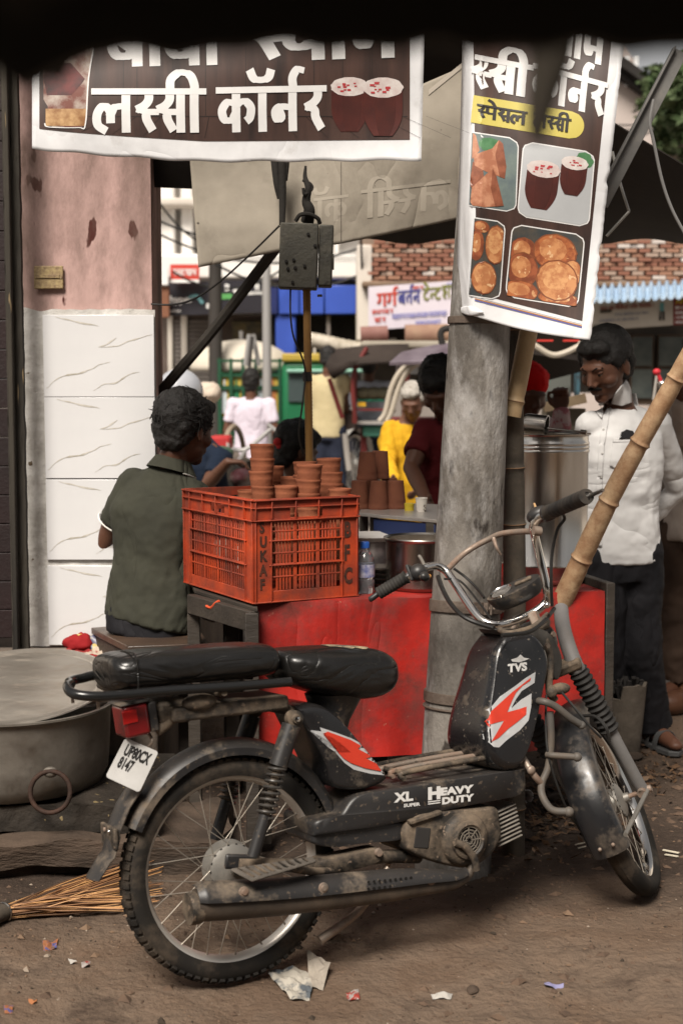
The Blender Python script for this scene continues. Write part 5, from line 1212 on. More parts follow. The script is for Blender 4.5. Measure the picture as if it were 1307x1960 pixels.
chrome = mat('dulled chrome', (.62, .58, .53), rough=.42, metal=.75, dust=(.16, .11, .07), damt=.20, dscale=12)
chromeb = mat('bright chrome', (.66, .64, .61), rough=.14, metal=1, dust=(.16, .10, .06), damt=.20, dscale=14)
rusty = mat('rust speckled chrome', (.36, .31, .26), rough=.36, metal=.9, dust=(.13, .06, .03), damt=.50, dscale=16)
leath = mat('cracked black vinyl', (.007, .0065, .006), rough=.30, bump=.4, bscale=16, dust=(.06, .05, .04), damt=.14, crease=.010, cscale=9, cstretch=(.5, 1, 1), dscale=6, r2=.5)
cast = mat('dull cast aluminium', (.26, .245, .22), rough=.50, metal=.7, dust=(.12, .09, .065), damt=.34, dscale=9)
greyt2 = mat('faded grey fork plastic', (.17, .16, .155), (.12, .115, .11), scale=6, rough=.6, dust=(.14, .11, .085), damt=.3)
redd = mat('red decal', (.52, .040, .018), (.44, .03, .015), scale=9, rough=.35)
silv = mat('silver decal', (.42, .42, .42), (.33, .33, .33), scale=9, rough=.4)
whtd = mat('white decal', (.58, .57, .55), rough=.4)

def wheel(name, c, M, knobs, ribs):
    t = bpy.data.objects.new(name, None); COL.objects.link(t); t.parent = bike; t.matrix_basis = M @ Matrix.Translation(c)
    Mx = rotm('X', math.pi/2)
    ro, rt = WR, .0305
    mb = MB(); prf = []
    N = 26
    for i in range(N):
        a = 2*math.pi*i/N; r = (ro-rt) + rt*math.cos(a)*1.0; z = .030*math.sin(a)
        if abs(a-math.pi) < 1.0: r = ro-rt-.020
        if ribs and abs(z) < .024 and math.cos(a) > .3: r -= .0018*(i % 2)
        prf.append((r, z))
    n = 120; mb.lathe(prf+[prf[0]], n, Mx, caps=False)
    if knobs:
        for k in range(76):
            a = 2*math.pi*k/76
            for sg in (-1, 1):
                Mk = Matrix.Rotation(-a, 4, 'Y') @ Matrix.Translation((ro-.0065, sg*.020, 0)) @ rotm('Z', sg*.62)
                mb.box((0, 0, 0), (.008, .016, .0125), None, Mk)
            if k % 2 == 0:
                for y in (-.008, .008):
                    mb.box((0, 0, 0), (.006, .011, .016), None, Matrix.Rotation(-a-.01*y/.008, 4, 'Y') @ Matrix.Translation((ro-.001, y, 0)))
    mb.build('tyre', rub, t, world=False, angle=50)
    rr = ro - .0555
    mb = MB(); mb.lathe([(rr+.013, -.021), (rr+.014, -.0185), (rr+.006, -.016), (rr-.002, -.010), (rr-.006, 0), (rr-.002, .010), (rr+.006, .016), (rr+.014, .0185), (rr+.013, .021), (rr+.002, .0195), (rr-.005, .012), (rr-.010, 0), (rr-.005, -.012), (rr+.002, -.0195), (rr+.013, -.021)], 120, Mx, caps=False)
    mb.build('rim', chromeb if ribs else chrome, t, world=False, angle=40)
    mb = MB(); hr = .058 if not ribs else .048
    mb.lathe([(0, -.050), (.012, -.050), (.014, -.040), (hr-.010, -.038), (hr-.006, -.034), (hr-.006, -.026), (hr+.006, -.024), (hr+.007, -.018), (hr-.008, -.014), (hr-.012, .014), (hr+.002, .018), (hr+.002, .024), (hr-.01, .030), (.014, .036), (.012, .05), (0, .05)], 48, Mx, caps=False)
    hub = mb.build('hub', cast, t, world=False, angle=35)
    mb = MB()
    for k in range(18):
        a = 2*math.pi*k/18; mb.lathe([(0, -.0006), (.0034, -.0006), (.0034, .001), (0, .001)], 10, Matrix.Rotation(a, 4, 'Y') @ Matrix.Translation((hr+.000, -.0245, 0)) @ rotm('X', -math.pi/2) , caps=False)
    mb.build('hub_hole', darkin, t, world=False)['kind'] = 'stuff'
    mb = MB()
    for k in range(36):
        a = 2*math.pi*k/36; sg = -1 if k % 2 else 1; off = .62*(1 if (k//2) % 2 else -1)
        a2 = a + off; y = sg*.021
        p0 = V(((hr)*math.cos(a2), y, (hr)*math.sin(a2))); p1 = V(((rr-.004)*math.cos(a), y*.25, (rr-.004)*math.sin(a)))
        mb.tube([p0, p1], .0013, 6); mb.tube([lerp(p1, p0, .045), p1], .0026, 6)
    mb.build('spokes', mat('dull spoke wire', (.30, .27, .23), rough=.4, metal=.8, dust=(.13, .09, .06), damt=.4), t, world=False)['kind'] = 'stuff'
    return t
rw = wheel('rear_wheel', V((0, 0, WR)), Matrix(), True, False)
fw_ = wheel('front_wheel', V((WB, 0, WR)), SM, False, True)
def fender(c, R, a0, a1, W, skirt, n=60, flare=None):
    """U-section mudguard swept about the wheel; a measured from forward through up"""
    sec = [(-W/2, -skirt), (-W/2-.001, -skirt*.4), (-W*.46, -.006), (-W*.36, .001), (-W*.2, .006), (0, .009), (W*.2, .006), (W*.36, .001), (W*.46, -.006), (W/2+.001, -skirt*.4), (W/2, -skirt)]
    def f(u, v):
        a = lerp(a0, a1, v); i = u*(len(sec)-1); j = min(int(i), len(sec)-2); y, h = (lerp(V((*sec[j], 0)), V((*sec[j+1], 0)), i-j))[:2]
        r = R + h + (flare(v) if flare else 0)
        return (c.x + r*math.cos(a), y, c.z + r*math.sin(a))
    mb = MB(); mb.sheet(f, 20, n, .0022); return mb
# rear mudguard and the long flap
WC = V((0, 0, WR))
fender(WC, .293, rad(4), rad(152), .088, .030, flare=lambda v: .012*math.sin(v*3.14)).build('rear_mudguard', bk_plast, bike, world=False)
def flap(u, v):
    pts = [bp(262, 1500, 0), bp(236, 1540, 0), bp(216, 1590, 0), bp(205, 1635, 0), bp(178, 1680, 0)]
    s = v*(len(pts)-1); j = min(int(s), len(pts)-2); p = lerp(pts[j], pts[j+1], s-j)
    return (p.x - .012*(1-(2*u-1)**2) + (.004 if .5 < v < .78 else 0), lerp(-.048, .048, u)*(1-.3*max(0, v-.7)), p.z)
mb = MB(); mb.sheet(flap, 12, 24, .003); mb.build('mud_flap', bk_plast, bike, world=False)
mb = MB(); c = bp(222, 1600, -.01); mb.box((c.x-.012, -.0, c.z), (.010, .104, .050)); mb.build('flap_clamp', bk_mud, bike, world=False, bevel=.003)
for py, v in ((-.020, 1), (.012, 0)):
    mb = MB(); mb.ell((c.x-.019, py, c.z+.014), (.004, .006, .006)); mb.build('flap_bolt', chromeb if v else rusty, bike, world=False)
# tail frame, lamp, plate
def bt(pts, r, m, name, n=12, k=6, M=None, sub=None):
    mb = MB(); mb.tube(spline(pts, k), r, n, M=M); return mb.build(name, m, bike, world=False)
vR = -.115
car = [bp(556, 1305, vR), bp(440, 1314, vR), bp(320, 1322, vR), bp(215, 1332, vR), bp(165, 1332, vR+.01), bp(138, 1326, vR+.035), bp(130, 1314, -.04), bp(136, 1309, .02)]
e_ = car[-1]; z_ = e_.z
car += [V((e_.x+.012, .07, z_)), V((e_.x+.05, .105, z_+.002)), V((e_.x+.14, .115, z_+.003)), V((car[0].x, .115, car[0].z))]
bt(car, .0115, mat('worn black tube', (.009, .009, .009), rough=.24, dust=(.12, .10, .08), damt=.12), 'carrier_rail', 14)
for px, py in ((188, 1342), (139, 1331)):
    a = bp(px, py-4, vR+.02 if px > 150 else -.06); bt([a, a+V((0, 0, -.022))], .004, rusty, 'carrier_bolt', 8)
for px in (250, 330, 430):
    a = bp(px, 1326, vR); bt([a, V((a.x, -.06, a.z-.004)), V((a.x, .06, a.z-.004)), V((a.x, .115, a.z))], .008, bk_mud, 'carrier_cross', 8)
# tail tubes
for s in (-1, 1):
    bt([bp(300, 1400, -.05), bp(360, 1360, -.05), bp(460, 1345, -.05), bp(560, 1360, -.05)] if s < 0 else [V((q.x, .05, q.z)) for q in (bp(300, 1400, -.05), bp(360, 1360, -.05), bp(460, 1345, -.05), bp(560, 1360, -.05))], .013, bk_mud, 'tail_tube')
c = bp(425, 1352, -.02); mb = MB(); mb.box((c.x, 0, c.z), (.30, .17, .036)); mb.build('under_seat_pan', bk_mud, bike, world=False, bevel=.008)
c = bp(330, 1370, -.03); mb = MB(); mb.box((c.x, 0, c.z+.012), (.085, .12, .055)); mb.build('tail_bracket', bk_mud, bike, world=False, bevel=.01)
c = bp(388, 1345, vR+.01)
mb = MB(); mb.ell((c.x, -.085, c.z), (.045, .018, .020)); mb.build('seat_lock', bk_mud, bike, world=False)
# tail lamp
lamp_red = mat('dark red lamp lens', (.20, .006, .006), (.13, .004, .005), scale=5, rough=.22, coat=.5, dust=(.10, .05, .04), damt=.2)
c = bp(247, 1377, -.03); Ml = Matrix.Translation(c) @ rotm('Y', rad(-6))
mb = MB(); mb.box((0.006, .0, 0), (.062, .085, .076), None, Ml); l_ = mb.build('tail_lamp', lamp_red, bike, world=False, bevel=.008)
mb = MB(); mb.box((.048, 0, 0), (.020, .08, .070), None, Ml); mb.build('lamp_base', bk_plast, bike, world=False, bevel=.004)
mb = MB(); mb.box((-.010, -.044, .012), (.036, .003, .030), None, Ml); mb.build('reflector', mat('red reflector', (.42, .012, .010), rough=.2), bike, world=False, bevel=.004)
mb = MB(); mb.box((.006, 0, .041), (.070, .092, .006), None, Ml); mb.build('lamp_hood', bk_plast, bike, world=False, bevel=.003)
# number plate
pw_ = mat('grubby white plate', (.56, .55, .53), (.45, .44, .42), scale=8, rough=.45, dust=(.25, .19, .14), damt=.2)
pl = [P(241, 1412, 3.235), P(304, 1439, 3.262), P(267, 1517, 3.215), P(203, 1487, 3.19)]
pl = [BI @ q for q in pl]
ex = (pl[1]-pl[0]); ey = (pl[3]-pl[0]); nn = ex.cross(ey).normalized()
cam_l = BI @ V((0, 0, CAM_H)); nn = nn if (cam_l-pl[0]).dot(nn) > 0 else -nn
def plate(u, v, l=0.0): return pl[0] + ex*u + ey*v + (pl[2]-pl[1]-ey)*(u*v) + nn*l
def rrq(u, v):
    return plate(u, v)
mb = MB(); oc = []
for cx, cy, a0 in ((.08, .07, 180), (.92, .07, 270), (.92, .93, 0), (.08, .93, 90)):
    for k in range(5):
        a = rad(a0 + k*22.5); oc.append((cx+.08*math.cos(a), cy+.07*math.sin(a)))
n = len(oc); mb.add([plate(u, v, .0) for u, v in oc] + [plate(u, v, -.003) for u, v in oc], [tuple(range(n)), tuple(range(2*n-1, n-1, -1))] + [(i, i+n, (i+1) % n+n, (i+1) % n) for i in range(n)])
npl = mb.build('number_plate', pw_, bike, world=False, angle=30)
mb = MB()
for s, x0, y0, h, wx in (('UP80CX', .13, .37, .27, .205), ('8147', .13, .68, .27, .205)):
    vs_, fs_, wd_ = latin(s, 1, .045)
    mb.add([plate(x0 + x*wx*.98 - .0*y, y0 - y*h*1.35 + 0*x, .0007) for x, y in vs_], fs_)
o = mb.build('lettering', mat('black plate ink', (.015, .014, .013), rough=.6), npl, world=False, angle=0); 
c = bp(283, 1416, -.03); bt([c+V((0, 0, .02)), c+V((.004, -.02, .0)), c+V((-.002, -.01, -.016))], .004, rusty, 'plate_hook', 8)

# seats: stacked super-ellipse sections
def seat(secs, name, n=28, p=3.2, sub=0):
    rs = []
    for (u, zc, hw, hh, vy) in secs:
        r = []
        for j in range(n):
            a = 2*math.pi*j/n; ca_, sa_ = math.cos(a), math.sin(a)
            x = abs(ca_)**(2/p)*(1 if ca_ > 0 else -1)*hw; z = abs(sa_)**(2/p)*(1 if sa_ > 0 else -1)*hh
            r.append(V((u, x+vy, zc+z)))
        rs.append(r)
    mb = MB(); mb.rings(rs); o = mb.build(name, leath, bike, world=False, angle=80, sub=1); return o
a, b = bp(222, 1276, -.10), bp(545, 1272, -.10)
z1, z0 = bp(380, 1238, -.06).z, bp(380, 1314, -.115).z; zc = (z1+z0)/2; hh = (z1-z0)/2
secs = [(a.x-.002, zc, .06, hh*.5, 0), (a.x, zc, .085, hh*.75, 0), (a.x+.012, zc, .104, hh*.93, 0), (a.x+.045, zc+.001, .112, hh, 0), (a.x+.048, zc+.001, .111, hh*.99, 0), (lerp(a, b, .3).x, zc+.002, .114, hh*1.0, 0), (lerp(a, b, .45).x, zc, .113, hh*.96, 0), (lerp(a, b, .6).x, zc, .114, hh*1.0, 0), (b.x-.05, zc-.002, .112, hh*.98, 0), (b.x-.015, zc-.003, .105, hh*.86, 0), (b.x, zc-.003, .08, hh*.6, 0)]
seat(secs, 'rear_seat')
mb = MB(); mb.tube([V((a.x+.047, .1128*math.cos(t)*1.0 if False else v, z)) for v, z in ((-.112, zc-hh*.8), (-.1145, zc), (-.112, zc+hh*.8), (-.09, zc+hh+.001), (0, zc+hh+.002))], .0022, 6); mb.build('seat_piping', leath, bike, world=False)
# rider's saddle
q = [(512, 1250, 1300), (530, 1243, 1314), (566, 1240, 1328), (606, 1237, 1340), (645, 1236, 1347), (684, 1238, 1348), (714, 1241, 1342), (731, 1250, 1328), (739, 1266, 1306)]
secs = []
for i, (x, yt, yb) in enumerate(q):
    hw = (.085, .105, .122, .128, .120, .108, .096, .080, .052)[i]
    t_, b_ = bp(x, yt, -hw*.3), bp(x, yb, -hw*.9); secs.append((lerp(t_, b_, .5).x + .028, (t_.z+b_.z)/2, hw, (t_.z-b_.z)/2, 0))
ss_ = seat(secs, 'saddle', p=2.9)
tearm = mat('torn foam and split vinyl', (.34, .27, .17), (.10, .085, .07), scale=26, rough=.9, contrast=(.45, .55), bump=1)
def shrink(o, target, off, ax='Y'):
    if ax == 'Y':
        from mathutils.bvhtree import BVHTree
        t = BVHTree.FromPolygons([v.co for v in target.data.vertices], [tuple(p.vertices) for p in target.data.polygons])
        for v in o.data.vertices:
            h = t.ray_cast(V((v.co.x, -.40, v.co.z)), V((0, 1, 0)))[0]
            if h is None: h, nrm_, _i, _d = t.find_nearest(v.co)
            v.co = V((h.x, h.y - off, h.z))
        return
    for v in o.data.vertices: v.co.z += .10
    s = o.modifiers.new('lie_on', 'SHRINKWRAP'); s.target = target; s.wrap_method = 'PROJECT'; s.wrap_mode = 'ABOVE_SURFACE'; s.offset = off
    s.use_project_y = ax == 'Y'; s.use_project_z = ax == 'Z'; s.use_positive_direction = ax == 'Y'; s.use_negative_direction = ax == 'Z'
def flat_cut(pts, step):
    """concave outline -> triangles cut by a fine grid, so that it can hug a curved surface"""
    bm = bmesh.new(); bm.faces.new([bm.verts.new((x, y, 0)) for x, y in pts]); bmesh.ops.triangulate(bm, faces=bm.faces)
    for ax in (0, 1):
        lo = min(p[ax] for p in pts); hi = max(p[ax] for p in pts); c = lo + step
        while c < hi:
            co = [0, 0, 0]; no = [0, 0, 0]; co[ax] = c; no[ax] = 1
            bmesh.ops.bisect_plane(bm, geom=list(bm.verts)+list(bm.edges)+list(bm.faces), plane_co=co, plane_no=no); c += step
    bm.verts.index_update(); vs_ = [(v.co.x, v.co.y) for v in bm.verts]; fs_ = [tuple(v.index for v in f.verts) for f in bm.faces]; bm.free()
    return vs_, fs_
def decal(name, pts, v, m, target, off, M=None, fn=bp, cuts=3, parent=None, step=5, ax='Y'):
    vs_, fs_ = flat_cut(pts, step); me = bpy.data.meshes.new(name); me.from_pydata([tuple(fn(x, y, v)) for x, y in vs_], [], fs_); me.materials.append(m); me.shade_smooth()
    o = bpy.data.objects.new(name, me); COL.objects.link(o); o.parent = parent or bike
    shrink(o, target, off, ax); return o
tr = []
for i in range(22):
    a = 2*math.pi*i/22; tr.append((.062*math.cos(a)*(1+.3*noise.noise(V((i*.9, 0, 2)))), .052*math.sin(a)*(1+.4*noise.noise(V((i*.8, 4, 2))))))
uc_ = bp(665, 1245, -.03); decal('torn_patch', tr, 0, tearm, ss_, .0015, fn=lambda x, y, v: V((uc_.x+x, -.015+y, uc_.z+.03)), step=.012, ax='Z')
# saddle post cover
a, b = bp(640, 1325, 0), bp(632, 1400, 0)
mb = MB(); mb.rings([[V((p.x + rx*math.cos(t), ry*math.sin(t), p.z)) for t in [2*math.pi*i/20 for i in range(20)]] for p, rx, ry in ((a, .075, .085), (lerp(a, b, .3), .062, .07), (lerp(a, b, .7), .045, .055), (b, .04, .05))]); mb.build('saddle_post', bk_plast, bike, world=False)

# plump pressed shell shapes: outline at the side face, lofted across the width
def shell(name, pts, v_side, half, m, fn=bp, bulge=.80, rnd=.022, steps=6, M=None, closed=True, wf=None):
    pr = spline([fn(x, y, v_side) for x, y in pts] + [fn(*pts[0], v_side)], 5)[:-1]
    c = sum(pr, V())/len(pr); rs = []
    vv = []
    for k in range(steps+1):
        a = math.pi/2*(1-k/steps); vv.append((-half + rnd*(1-math.cos(math.pi/2-a)) if False else -half + rnd*(1-math.sin(math.pi/2*k/steps)), 1 - (1-bulge)*(1-math.sin(math.pi/2*k/steps)) if False else 0))
    prof = [( -half + rnd*(1-math.cos(math.pi/2*k/steps)) , bulge + (1-bulge)*math.sin(math.pi/2*k/steps)) for k in range(steps+1)]
    prof = prof + [(-v, s) for v, s in prof[::-1]]
    for v, s in prof:
        rs.append([V((c.x + (p.x-c.x)*s, v*(wf(p) if wf else 1), c.z + (p.z-c.z)*s)) for p in pr])
    mb = MB(); mb.rings(rs, M=M); return mb.build(name, m, bike, world=False, angle=60)
# flame side cover under the saddle
cov = shell('rear_side_cover', [(566, 1352), (610, 1348), (648, 1372), (690, 1420), (736, 1478), (738, 1496), (700, 1512), (655, 1512), (634, 1500), (622, 1460), (590, 1400)], -.085, .088, bk_paint, bulge=.86, rnd=.02)
dA = [(591, 1397), (615, 1400), (612, 1392), (645, 1403), (672, 1413), (693, 1424), (706, 1437), (720, 1455), (732, 1474), (737, 1484), (709, 1481), (677, 1473), (659, 1460), (641, 1439), (626, 1429), (652, 1437), (640, 1426), (620, 1413)]
decal('flame_decal', dA, -.088, silv, cov, .0008)
dB = [(617, 1404), (626, 1400), (670, 1416), (690, 1427), (684, 1433), (712, 1448), (699, 1451), (719, 1461), (729, 1476), (698, 1470), (672, 1461), (656, 1451), (646, 1440), (670, 1440), (654, 1425), (636, 1412)]
decal('flame_decal', dB, -.088, redd, cov, .0036)
# tank
tank = shell('fuel_tank', [(985, 1216), (1030, 1212), (1054, 1232), (1062, 1268), (1046, 1330), (1026, 1400), (1004, 1462), (985, 1478), (956, 1474), (936, 1452), (930, 1420), (936, 1370), (950, 1310), (964, 1250)], -.105, .112, bk_paint, bulge=.84, rnd=.040, steps=8, wf=lambda p: lerp(.98, .60, max(0, min(1, ((p.z-.45)/.30 - (p.x-.66)/.9)))))
tA = [(1035, 1287), (1014, 1300), (997, 1313), (965, 1335), (943, 1360), (929, 1381), (925, 1395), (934, 1416), (946, 1430), (957, 1431), (972, 1417), (997, 1398), (1014, 1379), (1021, 1353), (1024, 1328), (1004, 1340), (984, 1357), (994, 1340), (1006, 1324), (1031, 1308)]
decal('flame_decal', tA, -.112, silv, tank, .0008, cuts=4)
tB = [(1025, 1298), (1004, 1314), (988, 1326), (971, 1341), (947, 1362), (942, 1376), (934, 1390), (969, 1380), (955, 1402), (942, 1420), (957, 1413), (976, 1395), (992, 1383), (1010, 1368), (1012, 1353), (998, 1358), (976, 1364), (986, 1343), (995, 1327), (1008, 1314), (1023, 1304)]
decal('flame_decal', tB, -.112, redd, tank, .0022, cuts=4)
def decal_text(s, px, py, sc, m, target, v, off, slope=0, bold=.02, ital=0, asp=1.0, fn=bp, name='lettering', parent=None):
    vs_, fs_, wd_ = latin(s, 1, bold); me = bpy.data.meshes.new(name)
    me.from_pydata([tuple(fn(px + x*sc*asp + y*sc*ital, py - y*sc + x*sc*asp*slope, v)) for x, y in vs_], [], fs_); me.materials.append(m)
    o = bpy.data.objects.new(name, me); COL.objects.link(o); o.parent = parent or bike; shrink(o, target, off); return o
decal_text('TVS', 984, 1288, 21, whtd, tank, -.112, .0016, -.12, .05, .1)
decal('emblem', [(992, 1264), (1004, 1260), (1010, 1254), (1016, 1260), (1026, 1262), (1016, 1266), (1006, 1269), (994, 1268)], -.112, whtd, tank, .001, cuts=2)
# mud splash on the tank's rear is in the dust; filler cap
c = bp(1003, 1222, 0); mb = MB(); mb.lathe([(0, .008), (.018, .008), (.022, .004), (.022, -.01), (0, -.01)], 24, Matrix.Translation(c+V((-.03, 0, -.012))) @ rotm('Y', rad(-20)), caps=False); mb.build('filler_cap', bk_plast, bike, world=False)
# body beam (deck housing) with its lettering
deck = shell('deck_housing', [(601, 1600), (604, 1573), (640, 1563), (654, 1556), (684, 1522), (760, 1508), (880, 1488), (998, 1471), (1006, 1476), (1005, 1518), (960, 1530), (860, 1550), (740, 1580), (660, 1592)], -.092, .095, bk_plast, bulge=.93, rnd=.014, steps=3)
shell('deck_skirt', [(598, 1604), (606, 1590), (680, 1588), (760, 1574), (780, 1580), (776, 1606), (700, 1614), (640, 1622), (602, 1616)], -.080, .082, bk_plast, bulge=.93, rnd=.012, steps=3)
decal_text('XL', 756, 1535, 24, whtd, deck, -.095, .001, -.11, .05, 0, 1.15); decal_text('SUPER', 772, 1545, 8.5, whtd, deck, -.095, .001, -.11, .04, 0, 1.3)
decal_text('H', 818, 1530, 31, whtd, deck, -.095, .001, -.11, .06, 0, 1.1); decal_text('EAVY', 842, 1522, 19, whtd, deck, -.095, .001, -.10, .06, 0, 1.35)
decal_text('DUTY', 845, 1539, 17, whtd, deck, -.095, .001, -.12, .06, 0, 1.3)
for k in range(2): decal('stripe', [(818, 1534+k*4), (842, 1531+k*4), (842, 1533+k*4), (818, 1536+k*4)], -.095, whtd, deck, .001, cuts=1)
# floor rack on the deck
zr_ = bp(830, 1470, 0).z + .014
x0, x1 = bp(738, 1480, 0).x, bp(930, 1470, 0).x
for v in (-.075, -.03, .03, .075):
    bt([V((x0+.012*abs(v)/.075, v, zr_-.018)), V((x0+.02, v, zr_)), V((x1-.02, v, zr_+.008)), V((x1, v*.9, zr_-.006))], .0075, rusty if abs(v) < .05 else bk_mud, 'rack_rail', 10)
for x in (.04, .34, .62, .94):
    xx = lerp(x0, x1, x); bt([V((xx, -.08, zr_-.002+.008*x)), V((xx, .08, zr_-.002+.008*x))], .0065, bk_mud, 'rack_bar', 8)
# engine
c = bp(890, 1606, -.11)
eng = shell('engine_cowl', [(775, 1625), (772, 1588), (792, 1560), (840, 1552), (905, 1548), (950, 1546), (958, 1570), (960, 1604), (938, 1640), (900, 1662), (850, 1656), (800, 1640)], -.095, .10, bk_mud, bulge=.88, rnd=.02, steps=4)
Mf = Matrix.Translation((c.x, -.098, c.z)) @ rotm('X', math.pi/2)
mb = MB(); mb.lathe([(0, -.02), (.066, -.02), (.068, .010), (.060, .022), (.050, .026), (.047, .034), (.040, .037), (.036, .033), (.036, .020), (0, .020)], 48, Mf, caps=False); mb.build('fan_cover', bk_mud, bike, world=False)
mb = MB(); grim = mat('dusty fan grille', (.17, .145, .115), (.10, .085, .07), scale=20, rough=.8)
for r in (.010, .018, .026, .034): mb.tube([(r*math.cos(a), r*math.sin(a), .031) for a in [2*math.pi*i/28 for i in range(28)]], .0016, 6, closed=True, M=Mf)
for k in range(8):
    a = 2*math.pi*k/8; mb.tube([(.006*math.cos(a), .006*math.sin(a), .031), (.036*math.cos(a), .036*math.sin(a), .031)], .0016, 6, M=Mf)
mb.build('fan_grille', grim, bike, world=False)
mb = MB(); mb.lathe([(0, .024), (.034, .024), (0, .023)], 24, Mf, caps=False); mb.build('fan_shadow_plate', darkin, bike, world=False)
# kick lever curling round the cover
bt([V((c.x-.045, -.135, c.z+.002)), V((c.x-.02, -.14, c.z-.012)), V((c.x+.004, -.142, c.z-.045)), V((c.x+.01, -.14, c.z-.075))], [.010, .008, .009, .010], bk_mud, 'kick_lever')
q = bp(808, 1604, -.10); mb = MB(); mb.box((q.x, -.0975, q.z), (.046, .008, .054), Matrix.Rotation(rad(12), 3, 'Y')); mb.build('air_duct', darkin, bike, world=False, bevel=.006)
q = bp(812, 1564, -.10); mb = MB(); mb.box((q.x, -.100, q.z), (.095, .022, .012), Matrix.Rotation(rad(-8), 3, 'Y')); mb.build('duct_lip', bk_mud, bike, world=False, bevel=.003)
finm = mat('pale cylinder fin', (.30, .275, .24), (.18, .16, .135), scale=14, rough=.5, metal=.3)
for k in range(9):
    q = bp(969+k*1.6, 1547+k*7.4, -.06); mb = MB(); mb.box((q.x-.014, -.0, q.z), (.078, .14, .0036), Matrix.Rotation(rad(-14), 3, 'Y')); mb.build('cylinder_fin', finm, bike, world=False, bevel=.001)
q = bp(955, 1578, -.05); mb = MB(); mb.box((q.x, -.0, q.z), (.05, .10, .075), Matrix.Rotation(rad(-14), 3, 'Y')); mb.build('cylinder_block', bk_mud, bike, world=False, bevel=.004)
# crankcase / swing arm box
shell('chain_case', [(598, 1658), (610, 1648), (700, 1628), (728, 1625), (736, 1640), (720, 1654), (650, 1672), (600, 1676)], -.085, .030, bk_mud, bulge=.9, rnd=.012, steps=3, M=Matrix.Translation((0, -.055, 0)))
q = bp(728, 1633, -.10); mb = MB(); mb.lathe([(0, .008), (.009, .008), (.011, 0), (0, 0)], 16, Matrix.Translation((q.x, -.088, q.z)) @ rotm('X', math.pi/2), caps=False); mb.build('pivot_bolt', rusty, bike, world=False)
bt([bp(455, 1655, -.075), bp(600, 1655, -.07), bp(730, 1640, -.06), bp(800, 1640, -.03)], .017, bk_mud, 'swing_arm')
q = bp(450, 1655, -.085); mb = MB(); mb.box((q.x+.02, -.075, q.z+.002), (.085, .012, .036), Matrix.Rotation(rad(10), 3, 'Y')); mb.build('axle_plate', bk_plast, bike, world=False, bevel=.008)
mb = MB(); mb.lathe([(0, .020), (.012, .020), (.013, .006), (.020, .004), (.020, 0), (0, 0)], 6, Matrix.Translation((0.028, -.083, WR)) @ rotm('X', math.pi/2), caps=False); mb.build('axle_nut', bk_mud, bike, world=False)
# exhaust
ex_pts = [bp(905, 1640, -.10), bp(896, 1674, -.115), bp(868, 1690, -.125), bp(800, 1696, -.13), bp(700, 1707, -.13), bp(560, 1722, -.13), bp(420, 1731, -.13), bp(372, 1733, -.13)]
mb = MB(); pp = spline(ex_pts, 6); n_ = len(pp)
def exr(t): return .011 + .020*min(1, max(0, (t-.22)/.3)) + .006*min(1, max(0, (t-.55)/.3))
mb.tube(pp, [exr(i/(n_-1)) for i in range(n_)], 24); mb.build('muffler', mat('brown baked exhaust', (.075, .058, .044), (.040, .031, .024), scale=9, rough=.6, metal=.3, dust=(.17, .12, .08), damt=.35), bike, world=False)
# black heat shield wrapped over the outer top half
i0, i1 = int(n_*.20), n_-1
def shield(u, v):
    s = lerp(i0, i1, v); j = min(int(s), n_-2); p = lerp(pp[j], pp[j+1], s-j); r = exr(s/(n_-1)) + .006 + .002*math.sin(v*math.pi)
    if v > .93: r -= (v-.93)*.12
    a = lerp(rad(-88), rad(25), u); return (p.x, p.y + r*math.sin(a)*1.0 - .004, p.z + .012 + r*math.cos(a))
mb = MB(); mb.sheet(shield, 16, 60, .002); shd = mb.build('heat_shield', bk_plast, bike, world=False, angle=50)
for px, py in ((468, 1708), (620, 1700), (835, 1688)):
    q = bp(px, py, -.176); mb = MB(); mb.lathe([(0, .004), (.006, .004), (.007, 0), (.012, -.001), (.013, -.003), (0, -.003)], 18, Matrix.Translation((q.x, -.1755 + (.020 if px > 800 else 0), q.z)) @ rotm('X', math.pi/2), caps=False); mb.build('shield_bolt', rusty, bike, world=False)
mb = MB(); holem = mat('shield perforation', (.010, .009, .008))
for r in range(2):
    for k in range(9):
        q = bp(705+k*10.5, 1688+r*13-k*.9, -.174); mb.lathe([(0, .0008), (.0034, .0008), (.0034, -.001), (0, -.001)], 10, Matrix.Translation((q.x, -.1742+.010*(k/9)**2+.001*r-.001, q.z)) @ rotm('X', math.pi/2), caps=False)
mb.build('shield_perforations', holem, bike, world=False)['kind'] = 'stuff'
q = pp[-1]; mb = MB(); mb.lathe([(0, -.002), (.012, -.002), (.036, 0), (.038, .012), (.036, .03), (0, .03)], 24, Matrix.Translation(q+V((-.016, 0, -.006))) @ rotm('Y', math.pi/2), caps=False); mb.build('muffler_cap', bk_mud, bike, world=False)
# pillion footrest
q = [bp(440, 1668, -.165), bp(598, 1645, -.165), bp(606, 1652, -.20), bp(482, 1690, -.20)]
mb = MB(); up_ = V((0, 0, .008)); mb.add(q + [a+up_ for a in q], [(0,1,2,3), (7,6,5,4), (0,4,5,1), (1,5,6,2), (2,6,7,3), (3,7,4,0)]); mb.build('pillion_footrest', mat('worn ribbed rubber', (.06, .052, .044), (.11, .095, .08), scale=30, rough=.8, bump=1), bike, world=False, bevel=.004)
mb = MB()
for k in range(9):
    a_ = lerp(q[0], q[1], (k+.7)/10)+up_; b_ = lerp(q[3], q[2], (k+.7)/10)+up_; mb.beam(lerp(a_, b_, .1), lerp(a_, b_, .9), .004, .004)
mb.build('footrest_tread', bk_mud, bike, world=False)
bt([bp(560, 1662, -.165), bp(600, 1668, -.12), bp(640, 1668, -.07)], .010, bk_mud, 'footrest_arm')
